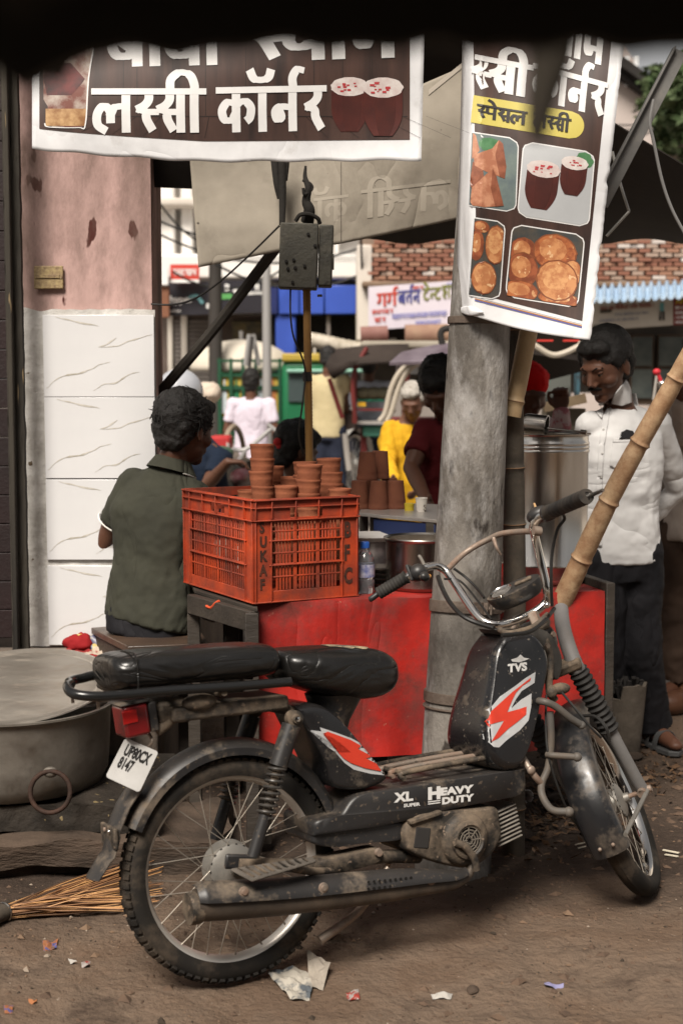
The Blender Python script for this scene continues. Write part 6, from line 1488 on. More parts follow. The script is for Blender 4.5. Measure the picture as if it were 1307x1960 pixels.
# rear shock (right) and its twin
for sgn in (1, -1):
    def sv(p): return V((p.x, p.y*sgn, p.z))
    vS = -.118; top, e1, e2, bot = [sv(bp(x, y, vS)) for x, y in ((562, 1375), (532, 1466), (508, 1560), (484, 1640))]
    bt([lerp(top, e1, .14), e1], .0230, bk_plast, 'shock_shroud', 20)
    bt([e2, bot], .0150, bk_plast, 'shock_body', 16); bt([e1, e2], .010, bk_mud, 'shock_rod', 12)
    d = (e2-e1); L = d.length; d.normalize(); a1 = V((0, 1, 0)); a2 = d.cross(a1)
    bt([e1 + d*(L*1.06*i/180-.002) + (a1*math.cos(i/180*2*math.pi*8.5) + a2*math.sin(i/180*2*math.pi*8.5))*.0205 for i in range(181)], .0034, mat('black spring steel', (.05, .048, .045), rough=.35, metal=.4, dust=DS, damt=.4), 'shock_spring', 8, 1)
    mb = MB(); mb.lathe([(0, .022), (.010, .022), (.012, .014), (.020, .012), (.020, -.01), (0, -.01)], 20, Matrix.Translation(top) @ rotm('X', math.pi/2*sgn), caps=False); mb.build('shock_mount', bk_mud, bike, world=False)
    mb = MB(); mb.lathe([(0, .028), (.006, .027), (.009, .021), (0, .021)], 6, Matrix.Translation(top) @ rotm('X', math.pi/2*sgn), caps=False); mb.build('mount_bolt', chromeb, bike, world=False)
# frame spine from the steering head down to the deck, head bracket
H_ = lambda w_, off=0: V((WB+TR - w_*math.tan(brk_) + off, 0, w_))
bt([H_(.70, -.01), V((.87, 0, .60)), V((.84, 0, .44)), V((.78, 0, .36))], .024, bk_mud, 'down_tube', 16)
bt([H_(.66), H_(.80)], .026, bk_mud, 'steering_head', 20)
hb_ = shell('head_bracket', [(948, 1206), (1032, 1203), (1062, 1226), (1076, 1262), (1070, 1300), (1054, 1290), (1040, 1240), (1014, 1222), (962, 1216)], -.045, .045, mat('dusty grey bracket', (.055, .052, .047), (.035, .033, .03), scale=8, rough=.5, dust=(.11, .09, .07), damt=.3), bulge=.95, rnd=.008, steps=2)
for px, py in ((1058, 1214), (1046, 1236)):
    q = bp(px, py, -.068); mb = MB(); mb.lathe([(0, .006), (.007, .006), (.009, 0), (0, 0)], 6, Matrix.Translation(q) @ rotm('X', math.pi/2), caps=False); mb.build('bracket_bolt', rusty, bike, world=False)
# leg guard tubes and front peg
vg = -.11
gm = mat('scuffed grey tube', (.085, .078, .07), (.045, .04, .035), scale=10, rough=.5, dust=(.17, .13, .095), damt=.4)
bt([bp(1010, 1345, -.02), bp(1035, 1342, vg), bp(1062, 1352, vg-.02), bp(1090, 1374, vg-.03), bp(1112, 1388, vg-.03)], .0098, gm, 'guard_tube')
bt([bp(1052, 1362, vg), bp(1054, 1420, vg), bp(1048, 1470, vg), bp(1036, 1500, vg), bp(1038, 1525, vg-.02), bp(1056, 1550, vg-.04), bp(1088, 1554, vg-.06)], .0098, gm, 'guard_tube')
bt([bp(1046, 1444, vg), bp(1060, 1446, vg-.02), bp(1104, 1449, vg-.05)], .0088, gm, 'front_peg')
for q_, r_q in ((bp(1104, 1449, vg-.05), .0125), (bp(1088, 1554, vg-.06), .0135), (bp(1112, 1388, vg-.03), .0115)):
    mb = MB(); mb.ell(q_, r_q); mb.build('peg_cap', gm, bike, world=False)
bt([bp(1000, 1450, vg+.03), bp(1020, 1482, vg), bp(1036, 1500, vg)], .009, rusty, 'guard_stay')
mb = MB(); mb.ell(bp(1016, 1474, vg-.006), (.012, .008, .012)); mb.build('stay_bolt', rusty, bike, world=False)
# centre stand folded / prop leg
bt([bp(742, 1650, .05), bp(700, 1730, .10), bp(620, 1800, .13)], [.010, .009], rusty, 'prop_stand')
bt([bp(742, 1660, -.06), bp(690, 1740, -.06), bp(612, 1800, -.06)], [.008, .012], rusty, 'stand_leg')
bt([bp(690, 1740, -.06), bp(690, 1740, .06)], .008, bk_mud, 'stand_bar')

# ---------------- steered parts: local coordinates before steering, transformed by SM
def stt(pts, r, m, name, n=14, k=6): return bt(pts, r, m, name, n, k, SM)
def FL(w_, v, off=0): return V((WB-(w_-WR)*math.tan(brk_)+off, v, w_))
fm = fender(V((WB, 0, WR)), .297, rad(38), rad(206), .104, .042, flare=lambda v: .004*math.sin(v*3.14)+.006*max(0, v-.85))
for i, q in enumerate(fm.v): fm.v[i] = SM @ q
ff = fm.build('front_mudguard', mat('scraped dark mudguard', (.010, .010, .011), (.018, .018, .019), scale=4, rough=.30, coat=.2, dust=(.13, .10, .072), damt=.42, dscale=6, dw=.2), bike, world=False)
mb = MB()
a_ = rad(200)
for s in (-.02, .018):
    q = V((WB+.312*math.cos(a_), s, WR+.312*math.sin(a_))); mb.ell(SM @ q, .0055, None, 10, 6)
mb.build('mudguard_bolts', rusty, bike, world=False)
for s in (-1, 1):
    v = .092*s
    stt([FL(.275, v, .012), FL(.30, v), FL(.46, v)], .0175, greyt2, 'fork_slider', 20)
    # ribbed gaiter
    pts, rs = [], []
    for i in range(45):
        t = i/44; pts.append(FL(lerp(.46, .635, t), v)); rs.append(.0265 + .004*t*0 + .0035*math.sin(i*math.pi/2 + .4))
    mb = MB(); mb.tube(pts, rs, 20, M=SM); mb.build('fork_gaiter', mat('black gaiter rubber', (.018, .017, .016), (.032, .030, .028), scale=12, rough=.7, dust=DS, damt=.25), bike, world=False, angle=60)
    stt([FL(.630, v), sp(1098, 1268, v), sp(1084, 1228, v), sp(1076, 1196, v), sp(1073, 1166, v)] if s < 0 else [FL(.635, v), FL(.80, v)], [.0225, .021], greyt2, 'fork_shroud', 20)
    stt([FL(.280, v, .010), V((WB-.03, v, WR-.006)), V((WB, v, WR))], .013, rusty, 'fork_end', 12)
mb = MB(); mb.lathe([(0, -.118), (.010, -.118), (.011, -.108), (.007, -.104), (.007, .104), (.011, .108), (.010, .118), (0, .118)], 16, SM @ Matrix.Translation((WB, 0, WR)) @ rotm('X', math.pi/2), caps=False); mb.build('front_axle', rusty, bike, world=False)
a_ = rad(199); stt([V((WB, -.108, WR)), V((WB+.288*math.cos(a_), -.056, WR+.288*math.sin(a_)))], .0065, cast, 'mudguard_stay', 8)
# fork yokes, headlamp
mb = MB(); c = FL(.655, 0, .0); mb.box(c, (.055, .225, .030), Matrix.Rotation(-brk_, 3, 'Y'), SM); mb.build('lower_yoke', bk_mud, bike, world=False, bevel=.008)
mb = MB(); c = FL(.775, 0, .0); mb.box(c, (.050, .17, .018), Matrix.Rotation(-brk_, 3, 'Y'), SM); mb.build('upper_yoke', bk_mud, bike, world=False, bevel=.006)
mb = MB(); c = FL(.755, 0, .10); mb.lathe([(0, -.065), (.030, -.060), (.050, -.040), (.062, -.01), (.064, .012), (.058, .02), (0, .026)], 32, SM @ Matrix.Translation(c) @ rotm('Y', math.pi/2), caps=False); hl = mb.build('headlamp', bk_plast, bike, world=False)
mb = MB(); mb.lathe([(0, .034), (.035, .030), (.057, .021), (0, .021)], 32, SM @ Matrix.Translation(c) @ rotm('Y', math.pi/2), caps=False); mb.build('headlamp_glass', mat('lamp glass', (.6, .6, .6), rough=.05, metal=.5), bike, world=False)
def sph(px, py, v=0.0): return sp(px, py, v-.05)
# handlebar
hbp = [sph(728, 1134, .335), sph(770, 1110, .26), sph(806, 1090, .20), sph(832, 1083, .168), sph(850, 1090, .150), sph(862, 1104, .140), sph(890, 1146, .116), sph(915, 1180, .094), sph(938, 1194, .070), sph(965, 1194, .040), sph(1000, 1182, 0), sph(1028, 1168, -.040), sph(1045, 1150, -.070), sph(1046, 1128, -.088), sph(1036, 1080, -.102), sph(1024, 1030, -.118), sph(1020, 1008, -.130), sph(1030, 990, -.155), sph(1050, 980, -.19), sph(1085, 966, -.26), sph(1122, 950, -.335)]
pp2 = spline(hbp, 5)
mb = MB(); mb.tube(pp2, .0112, 16, M=SM); mb.build('handlebar', chromeb, bike, world=False)
stt([sph(852, 1094, .150), sph(880, 1066, .110), sph(905, 1048, .070), sph(935, 1032, .02), sph(958, 1022, -.02), sph(990, 1018, -.07), sph(1024, 1017, -.128)], .0082, rusty, 'cross_bar')
stt([sph(944, 1030, .0), sph(950, 1048, .0), sph(958, 1062, .0)], [.006, .004, .003], rusty, 'cable_hook', 8)
grm = mat('dusty grip rubber', (.020, .019, .018), (.04, .036, .032), scale=20, rough=.7, dust=DS, damt=.3)
def grip(a, b, name, r=.0165):
    pts = [lerp(a, b, i/40) for i in range(41)]; mb = MB(); mb.tube(pts, [r + (.0012 if (i//2) % 2 else 0) + (.003 if i < 2 else 0) for i in range(41)], 20, M=SM); return mb.build(name, grm, bike, world=False, angle=50)
grip(sph(778, 1104, .245), sph(724, 1136, .335), 'left_grip'.replace('left_', 'handlebar_')); grip(sph(1050, 981, -.19), sph(1122, 950, -.335), 'handlebar_grip', .0185)
stt([sph(724, 1136, .335), sph(712, 1145, .355), sph(708, 1147, .362)], [.008, .0105, .008], bk_plast, 'bar_end')
stt([sph(1124, 950, -.335), sph(1140, 944, -.36), sph(1153, 938, -.385)], [.0055, .0075, .004], bk_plast, 'bar_end')
mb = MB(); mb.ell(sph(1030, 985, -.155), (.026, .034, .022)); mb.ell(sph(1044, 984, -.18), (.021, .016, .021));
for i, q in enumerate(mb.v): mb.v[i] = SM @ q
mb.build('throttle_housing', bk_plast, bike, world=False)
stt([sph(1026, 976, -.14), sph(1022, 964, -.138)], [.004, .003], mat('brass nub', (.40, .25, .12), rough=.5), 'cable_nub', 8)
stt([sph(1020, 1016, -.13), sph(1034, 1017, -.145)], .013, rusty, 'cross_bar_end')
stt([sph(1070, 976, -.225), sph(1080, 992, -.22), sph(1066, 1014, -.19), sph(1056, 1060, -.15), sph(1054, 1110, -.12), sph(1056, 1160, -.09)], .0042, blkr, 'throttle_cable', 8)
# switch gear on the left
mb = MB(); c = sph(800, 1096, .205)
mb.ell(c, (.026, .026, .024)); mb.ell(c+V((.02, .004, .012)), (.014, .014, .012)); mb.ell(c+V((-.012, -.016, -.02)), (.02, .014, .014)); mb.box(c+V((0, .018, .006)), (.044, .008, .046))
for i, q in enumerate(mb.v): mb.v[i] = SM @ q
mb.build('switch_housing', bk_plast, bike, world=False, bevel=.002)
mb = MB(); mb.ell(SM @ sph(821, 1103, .205), (.0065, .0065, .0065)); mb.build('horn_button', mat('amber knob', (.50, .22, .05), rough=.4), bike, world=False)
stt([sph(812, 1082, .2), sph(806, 1070, .21), sph(802, 1064, .215)], .0045, cast, 'lever_stub', 8)
stt([sph(838, 1104, .17), sph(848, 1130, .15), sph(862, 1155, .13), sph(884, 1178, .10), sph(912, 1192, .07), sph(945, 1202, .03)], .0062, blkr, 'clutch_cable', 8)
stt([sph(868, 1088, .13), sph(892, 1106, .11), sph(912, 1126, .09), sph(926, 1144, .07)], .0038, blkr, 'speedo_cable', 8)
stt([sph(850, 1108, .15), sph(880, 1112, .12), sph(914, 1150, .08), sph(940, 1186, .05)], .0030, blkr, 'brake_cable', 8)
# instrument pod
c = sph(980, 1128, .0) + V((.025, 0, -.004)); Mi = SM @ Matrix.Translation(c) @ rotm('Y', rad(-30))
pod = bpy.data.objects.new('instrument_pod', None); 
def ov(rx, ry, z, n=40): return [V((rx*math.cos(2*math.pi*i/n), ry*math.sin(2*math.pi*i/n), z)) for i in range(n)]
mb = MB(); mb.rings([ov(.034, .062, -.028), ov(.040, .072, -.020), ov(.045, .080, .006), ov(.044, .079, .014), ov(.038, .073, .015)], M=Mi); podm = mb.build('instrument_pod', bk_plast, bike, world=False, angle=50)
mb = MB(); mb.lathe([(.027, .0155), (.030, .0165), (.0325, .0195), (.0325, .0135)], 36, Mi @ Matrix.Translation((-.004, .034, 0)), caps=False); mb.build('dial_ring', chromeb, podm, world=False)
mb = MB(); mb.lathe([(0, .0165), (.0285, .0160)], 32, Mi @ Matrix.Translation((-.004, .034, 0)), caps=False); mb.build('dial_face', mat('scuffed dial', (.16, .15, .14), (.06, .055, .05), scale=60, rough=.2), podm, world=False)
mb = MB(); mb.box((0, -.032, .019), (.016, .05, .008), None, Mi); mb.build('indicator_panel', bk_mud, podm, world=False, bevel=.003)
# clamps under the bar
for v in (-.035, .040):
    q = sph(1000 - v*560, 1182+v*190, v); mb = MB(); mb.box(q+V((0, 0, -.014)), (.034, .024, .040), None, SM); mb.build('bar_clamp', rusty, bike, world=False, bevel=.004)
stt([sph(955, 1205, .05), sph(975, 1212, .02), sph(1020, 1200, -.03), sph(1048, 1176, -.07)], .008, bk_mud, 'cable_bundle')
stt([sph(1060, 1165, -.075), sph(1040, 1190, -.06), sph(1010, 1210, -.03), sph(960, 1216, .02)], .0055, blkr, 'wiring_loom', 8)
mb = MB(); mb.ell(SM @ sph(1046, 1158, -.085), (.009, .009, .009)); mb.build('ignition_key', chromeb, bike, world=False)
# brake cable and horn beside the fork
bt([bp(1045, 1330, -.08), bp(1044, 1400, -.10), bp(1052, 1460, -.12), bp(1080, 1540, -.12), bp(1110, 1590, -.08)], .0032, blkr, 'front_brake_cable', 8)
bt([bp(1062, 1310, -.06), bp(1095, 1350, -.12), bp(1130, 1392, -.16), bp(1150, 1412, -.17)], .0034, blkr, 'front_brake_cable', 8)
bt([bp(1112, 1370, -.1), bp(1140, 1372, -.15), bp(1160, 1395, -.18), bp(1166, 1420, -.18)], .0045, blkr, 'front_brake_cable', 8)
bt([bp(1040, 1210, -.03), bp(1052, 1260, -.05), bp(1050, 1320, -.06), bp(1062, 1340, -.06)], .010, bk_mud, 'wiring_loom')
q = bp(1072, 1318, -.07); mb = MB(); mb.ell(q, (.03, .018, .016)); mb.ell(q+V((-.03, 0, -.006)), (.016, .016, .018)); mb.build('lock_barrel', cast if False else bk_mud, bike, world=False)
# ================================================================== PEOPLE
skin = mat('dark brown skin', (.115, .050, .029), (.09, .039, .023), scale=7, rough=.52, bump=.15, bscale=140)
skin2 = mat('weathered brown skin', (.13, .060, .036), (.10, .045, .028), scale=7, rough=.6)
hairm = mat('black hair', (.008, .007, .006), (.012, .010, .009), scale=40, rough=.62, bump=1, bscale=160)
greyh = mat('grey hair', (.40, .37, .33), (.26, .24, .21), scale=30, rough=.8, bump=1)
FOLD = {}
def fold_tex(sz, nm='folds'):
    if sz not in FOLD:
        t = bpy.data.textures.new(nm, 'CLOUDS'); t.noise_scale = sz; t.noise_depth = 1; FOLD[sz] = t
    return FOLD[sz]
def skinned(mb, name, m, root, vox, smooth=4, fold=0, fsz=.09, ang=180):
    o = mb.build(name, m, root, angle=0)
    r = o.modifiers.new('join', 'REMESH'); r.mode = 'VOXEL'; r.voxel_size = vox; r.use_smooth_shade = True
    s = o.modifiers.new('smooth', 'SMOOTH'); s.factor = .5; s.iterations = smooth
    if fold:
        d = o.modifiers.new('folds', 'DISPLACE'); d.texture = fold_tex(fsz*1.3); d.strength = fold; d.mid_level = .5; d.texture_coords = 'GLOBAL'
        d2 = o.modifiers.new('creases', 'DISPLACE'); d2.texture = fold_tex(fsz*.36, 'creases'); d2.strength = fold*.45; d2.mid_level = .5; d2.texture_coords = 'GLOBAL'
    return o
def basis(f, u):
    f = V(f).normalized(); u = V(u); u = (u - f*u.dot(f)).normalized(); r = f.cross(u)
    return Matrix((r, f, u)).transposed()      # local x=right, y=front, z=up
def oval(c, r, f, rx, ry, n=20, p=2.3):
    out = []
    for i in range(n):
        a = 2*math.pi*i/n; ca_, sa_ = math.cos(a), math.sin(a)
        out.append(c + r*(rx*abs(ca_)**(2/p)*(1 if ca_ > 0 else -1)) + f*(ry*abs(sa_)**(2/p)*(1 if sa_ > 0 else -1)))
    return out
def limb(mb, pts, rs, n=14): 
    mb.tube(pts, rs, n)
    for p, r in zip(pts, rs): mb.ell(p, (r, r, r), None, 12, 8)
def hand(mb, wrist, d, palm_n, s=1.0, curl=.5, side=1):
    """palm and five separate fingers; d points to the fingers, palm_n out of the palm, side=+1 thumb on the right of d seen from the back"""
    d = V(d).normalized(); nrm = V(palm_n); nrm = (nrm - d*nrm.dot(d)).normalized(); sx = d.cross(nrm)*side
    R = Matrix((sx, d, nrm)).transposed()
    mb.ell(wrist + d*.045*s, (.040*s, .052*s, .016*s), R, 14, 8)
    mb.ell(wrist + d*.010*s, (.026*s, .030*s, .018*s), R, 12, 8)
    for k, (x, L) in enumerate(((-.030, .060), (-.011, .074), (.009, .078), (.029, .070))):
        p = wrist + sx*x*s*-1 + d*.078*s; pts = [p - d*.02*s, p]; dd = d.copy(); r = [.0095*s, .0092*s]
        for j in range(3):
            ang = curl*(.5 + .35*j); dd = (Matrix.Rotation(ang, 3, sx) @ dd) if (Matrix.Rotation(ang, 3, sx) @ dd).dot(nrm) > dd.dot(nrm) else (Matrix.Rotation(-ang, 3, sx) @ dd)
            p = p + dd*(L*s*(.45, .30, .25)[j]); pts.append(p); r.append((.0088, .0080, .0068)[j]*s)
        limb(mb, pts, r, 10)
    p0 = wrist + sx*.022*s + d*.018*s; p1 = p0 + (sx*.9 + d*.7 + nrm*.3).normalized()*.038*s; p2 = p1 + (sx*.2 + d*1 + nrm*.5).normalized()*.030*s; p3 = p2 + (d*1 - sx*.1 + nrm*.6).normalized()*.022*s
    limb(mb, [p0, p1, p2, p3], [.013*s, .011*s, .010*s, .008*s], 10)
def head_shape(mb, c, R, s=1.0, ears=True):
    def q(x, y, z): return c + R @ V((x*s, y*s, z*s))
    def e(x, y, z, a, b, d, R2=None): mb.ell(q(x, y, z), (a*s, b*s, d*s), R if R2 is None else R @ R2, 18, 12)
    e(0, -.014, .030, .076, .094, .086); e(0, .018, -.004, .068, .076, .080); e(0, .022, -.050, .056, .062, .060); e(0, .062, -.088, .026, .024, .022)
    e(0, .050, -.060, .036, .036, .034); e(-.040, .050, -.026, .026, .030, .026); e(.040, .050, -.026, .026, .030, .026)
    e(0, .080, .026, .046, .016, .011)                                  # brow
    mb.tube([q(0, .088, .018), q(0, .099, -.004), q(0, .110, -.026)], [.008*s, .010*s, .013*s], 10); e(-.010, .098, -.030, .010, .010, .008); e(.010, .098, -.030, .010, .010, .008)
    e(0, .088, -.052, .024, .012, .007); e(0, .085, -.063, .020, .012, .008)
    if ears:
        for k in (-1, 1): e(.077*k, -.006, -.006, .007, .018, .031, Matrix.Rotation(.25*k, 3, 'Z')); e(.078*k, -.004, -.03, .007, .010, .012)
def hair_cap(mb, c, R, s=1.0, low=-.02, vol=1.0):
    def e(x, y, z, a, b, d): mb.ell(c + R @ V((x*s, y*s, z*s)), (a*s, b*s, d*s), R, 18, 12)
    e(0, -.026, .044, .084*vol, .098*vol, .088*vol); e(0, -.052, .004+low*.3, .076*vol, .066, .074); e(0, .036, .084, .062*vol, .052, .034); e(-.066, .006, .038, .018, .040, .040); e(.066, .006, .038, .018, .040, .040)
    e(0, -.062, -.034+low, .058, .044, .036)
def person(label, J, face, up=(0, 0, 1), top=None, bottom=None, sk=skin, hair=hairm, sleeve=.45, cat='man', s=1.0, vox=.009, fold=.010, hands=None, build=1.0, loc=None, ears=True, longhair=False, hvol=1.0, shirt_low=.10, body_legs=True, belly=0.0, armr=1.0, hfold=.02, hs=1.05, fsz_=.09):
    """J: world joints  head neck chest pelvis shL shR elL elR wrL wrR [hpL knL anL hpR knR anR toL toR]"""
    J = {k: V(v) for k, v in J.items()}
    base = J['anL'] if 'anL' in J else J['pelvis']
    root = thing('person', label, cat, loc or (J['pelvis'].x, J['pelvis'].y, 0))
    Rh = basis(face, up)
    r = (J['shR']-J['shL']).normalized(); u = (J['neck']-J['pelvis']).normalized(); f = u.cross(r).normalized(); b = build
    # body: one continuous skin
    mb = MB(); head_shape(mb, J['head'], Rh, s*hs, ears)
    limb(mb, [J['neck']-u*.04, J['neck'], lerp(J['neck'], J['head'], .55)+Rh @ V((0, -.02*s, -.03*s))], [.070*s*b, .058*s*b, .054*s*b])
    ch = J['chest']; pv = J['pelvis']
    tors = [(pv - u*.06, .145, .100), (pv + u*.03, .150, .102), (lerp(pv, ch, .5), .135, .095+belly), (ch, .155, .108), (lerp(ch, J['neck'], .45), .150, .095), (lerp(ch, J['neck'], .8), .095, .072), (J['neck'], .055, .055)]
    mb.rings([oval(c, r, f, rx*s*b, ry*s*b) for c, rx, ry in tors])
    for sd in 'LR':
        S, E, W_ = J['sh'+sd], J['el'+sd], J['wr'+sd]
        limb(mb, [lerp(J['neck'], S, .5)-u*.03, S, lerp(S, E, .5), E, lerp(E, W_, .35), W_], [a*s*armr for a in (.058, .056, .046, .037, .037, .025)])
        if hands and sd in hands:
            d, pn, curl, side = hands[sd]; hand(mb, W_, d, pn, s*.98, curl, side)
        else: hand(mb, W_, (W_-E), f if abs((W_-E).normalized().dot(f)) < .8 else r, s*.98, .5, 1 if sd == 'L' else -1)
        if 'kn'+sd in J:
            H, K, A_, T_ = J['hp'+sd], J['kn'+sd], J['an'+sd], J['to'+sd]
            limb(mb, [H, lerp(H, K, .5), K, lerp(K, A_, .35), A_], [a*s for a in (.085, .072, .052, .050, .034)])
            dt = (T_-A_); mb.tube([A_-V((0, 0, .02))-dt*.18, lerp(A_, T_, .5), T_], [.032*s, .034*s, .026*s], 12); mb.ell(T_, (.03*s, .03*s, .02*s)); mb.ell(A_-dt*.15-V((0, 0, .03)), .032*s)
    skinned(mb, 'body', sk, root, vox*.75, 3)
    # shirt
    shirt = None
    if top is not None:
        mb = MB(); t2 = [(pv - u*shirt_low, .172, .125), (pv + u*.02, .170, .122), (lerp(pv, ch, .5), .160, .116+belly), (ch, .178, .126), (lerp(ch, J['neck'], .45), .168, .108), (lerp(ch, J['neck'], .78), .105, .080), (lerp(ch, J['neck'], .93), .066, .064)]
        mb.rings([oval(c, r, f, rx*s*b, ry*s*b, 24) for c, rx, ry in t2])
        for sd in 'LR':
            S, E, W_ = J['sh'+sd], J['el'+sd], J['wr'+sd]
            mb.tube([lerp(J['neck'], S, .10)-u*.028, lerp(J['neck'], S, .55)-u*.026, S-u*.004], [.058*s, .060*s, .062*s], 14)
            pts = [lerp(J['neck'], S, .50)-u*.05, S, lerp(S, E, .5)]; rs = [.068, .066, .062]
            if sleeve <= .5: pts[2] = lerp(S, E, min(1, sleeve*1.5)); rs[2] = .062
            else: pts += [E, lerp(E, W_, .5), lerp(E, W_, .93)]; rs += [.056, .048, .040]
            mb.tube(pts, [a*s*armr for a in rs], 16)
            for p, a in list(zip(pts, rs))[:(-1 if sleeve <= .5 else None)]: mb.ell(p, (a*s*armr,)*3, None, 14, 10)
        shirt = skinned(mb, 'shirt', top, root, vox, 4, fold, fsz_)
    if bottom is not None and 'knL' in J:
        mb = MB(); mb.rings([oval(c, r, f, rx*s*b, ry*s*b, 20) for c, rx, ry in ((pv - u*.13, .155, .115), (pv-u*.06, .165, .118), (pv + u*.03, .158, .112), (pv+u*.06, .152, .108))])
        for sd in 'LR':
            H, K, A_ = J['hp'+sd], J['kn'+sd], J['an'+sd]
            pts = [H+V((0, 0, .03)), lerp(H, K, .5), K, lerp(K, A_, .5), lerp(K, A_, .97)]; rs = [.104, .098, .086, .080, .084]
            mb.tube(pts, [a*s for a in rs], 18); 
            for p, a in list(zip(pts, rs))[:-1]: mb.ell(p, (a*s,)*3, None, 14, 10)
        skinned(mb, 'trousers', bottom, root, vox, 4, fold*1.2, .12)
    if hair is not None:
        mb = MB(); hair_cap(mb, J['head'], Rh, s*hs, -.015 if not longhair else -.05, hvol)
        skinned(mb, 'hair', hair, root, max(.006, vox*.7), 2, hfold, .03)
    return root, Rh, dict(r=r, u=u, f=f), shirt
def strand_hair(root, c, R, s, m, n, L, seed, rad0=.0028, front=True, curl=1.0, zmin=-.06):
    """short locks standing off the cap"""
    r = random.Random(seed); mb = MB()
    for i in range(n):
        a = r.uniform(0, 6.28); z = r.uniform(-.5, 1); q = V((math.cos(a)*math.sqrt(max(0, 1-z*z)), math.sin(a)*math.sqrt(max(0, 1-z*z)), z))
        if q.y > .55 and z < .45: continue
        p = V((q.x*.083, -.026+q.y*.096, .042+q.z*.088))
        if p.z < zmin and p.y > -.04: continue
        t = V((r.gauss(0, 1), r.gauss(0, 1), r.gauss(0, 1)))*.6*curl; t = (t - q*t.dot(q))
        pts = [p*1.0, p + (q*.45+t*.5+V((0, .15, -.2)))*L*.5, p + (q*.35+t*1.1+V((0, .3, -.7)))*L]
        mb.tube([c + R @ (x*s) for x in pts], [rad0*s*1.3, rad0*s, rad0*s*.25], 5)
    o = mb.build('hair_locks', m, root, angle=80); o['kind'] = 'stuff'
def ray_tree(*objs):
    from mathutils.bvhtree import BVHTree
    dg = bpy.context.evaluated_depsgraph_get(); vs_, fs_ = [], []
    for o in objs:
        me = o.evaluated_get(dg).to_mesh(); n0 = len(vs_); M_ = MW(o)
        vs_ += [M_ @ v.co for v in me.vertices]; fs_ += [tuple(i+n0 for i in p.vertices) for p in me.polygons]; o.evaluated_get(dg).to_mesh_clear()
    return BVHTree.FromPolygons(vs_, fs_)
def patch(root, name, pts, m, tree, off, th=.001, step=4, Yn=4.9):
    """a piece of cloth cut to shape and laid on the garment's own surface"""
    v2, fs_ = flat_cut(pts, step); out = []; last = None
    for x, y in v2:
        a_, b_ = P(x, y, Yn), P(x, y, 6.2); d = (b_-a_).normalized(); h = tree.ray_cast(a_, d)[0]
        if h is None: h = tree.find_nearest(last or P(x, y, 5.45))[0]
        last = h; out.append(h - d*off)
    mb = MB(); mb.add(out, fs_); o = mb.build(name, m, root, angle=180); t = o.modifiers.new('thick', 'SOLIDIFY'); t.thickness = th; t.offset = 0; return o
# ---- standing man in the white shirt
Y0 = 5.50
shirtw = mat('creased white cotton', (.66, .65, .64), (.60, .59, .58), scale=5, rough=.85, crease=.022, cscale=2.4, cstretch=(.55, 1, 1.5))
trk = mat('charcoal trousers', (.009, .009, .011), (.015, .014, .016), scale=6, rough=.8, crease=.030, cscale=4)
J = dict(head=P(1158, 700, 5.42), neck=P(1184, 776, 5.50), chest=P(1185, 880, 5.50), pelvis=P(1184, 1046, 5.50),
         shR=P(1130, 814, 5.46), shL=P(1258, 812, 5.56), elR=P(1112, 935, 5.66), elL=P(1296, 938, 5.70), wrR=P(1150, 1010, 5.70), wrL=P(1225, 1008, 5.76),
         hpL=P(1218, 1070, 5.52), hpR=P(1150, 1070, 5.48), knL=P(1222, 1240, 5.50), knR=P(1152, 1240, 5.46), anL=P(1246, 1402, 5.58), anR=P(1160, 1400, 5.56), toL=P(1292, 1432, 5.42), toR=P(1176, 1436, 5.40))
for k in ('anL', 'anR'): J[k].z = max(.075, J[k].z)
for k in ('toL', 'toR'): J[k].z = .045
fc = V((-.62, -.62, -.42))
root, Rh, ax, shp = person('man in a creased white shirt and dark trousers standing with hands behind his back', J, fc, top=shirtw, bottom=trk, sleeve=1, s=1.0, vox=.007, fold=.016, fsz_=.13, hair=hairm, shirt_low=.06, armr=.92, build=.99, hs=1.12, hvol=1.03, body_legs=True, hfold=.012)
hc = J['head']
strand_hair(root, hc, Rh, 1.06, hairm, 900, .022, 2, .0026, curl=.35)
def hp(x, y, z): return hc + Rh @ V((x*1.06, y*1.06, z*1.06))
mb = MB()
for k in (-1, 1): mb.tube([hp(.012*k, .098, .024), hp(.028*k, .094, .031), hp(.048*k, .080, .028)], [.003, .0042, .002], 8)
mb.build('eyebrow', mat('matte black moustache', (.006, .005, .004), rough=.95), root)
mb = MB(); mb.tube([hp(-.028, .090, -.050), hp(-.012, .104, -.041), hp(0, .107, -.040), hp(.012, .104, -.041), hp(.028, .090, -.050)], [.004, .0075, .008, .0075, .004], 8); mb.build('moustache', mat('matte black moustache', (.006, .005, .004), rough=.95), root)
for k in (-1, 1):
    mb = MB(); mb.ell(hp(.030*k, .079, .008), (.0125, .0125, .0125)); mb.build('eye', mat('eye white', (.16, .13, .11), rough=.4), root)
    mb = MB(); mb.ell(hp(.030*k, .0865, .004), (.0065, .0065, .0065)); mb.build('iris', mat('dark iris', (.01, .008, .006), rough=.2), root)
    mb = MB(); mb.ell(hp(.030*k, .0805, .012), (.0150, .0130, .0105), Rh); mb.build('eyelid', skin, root)
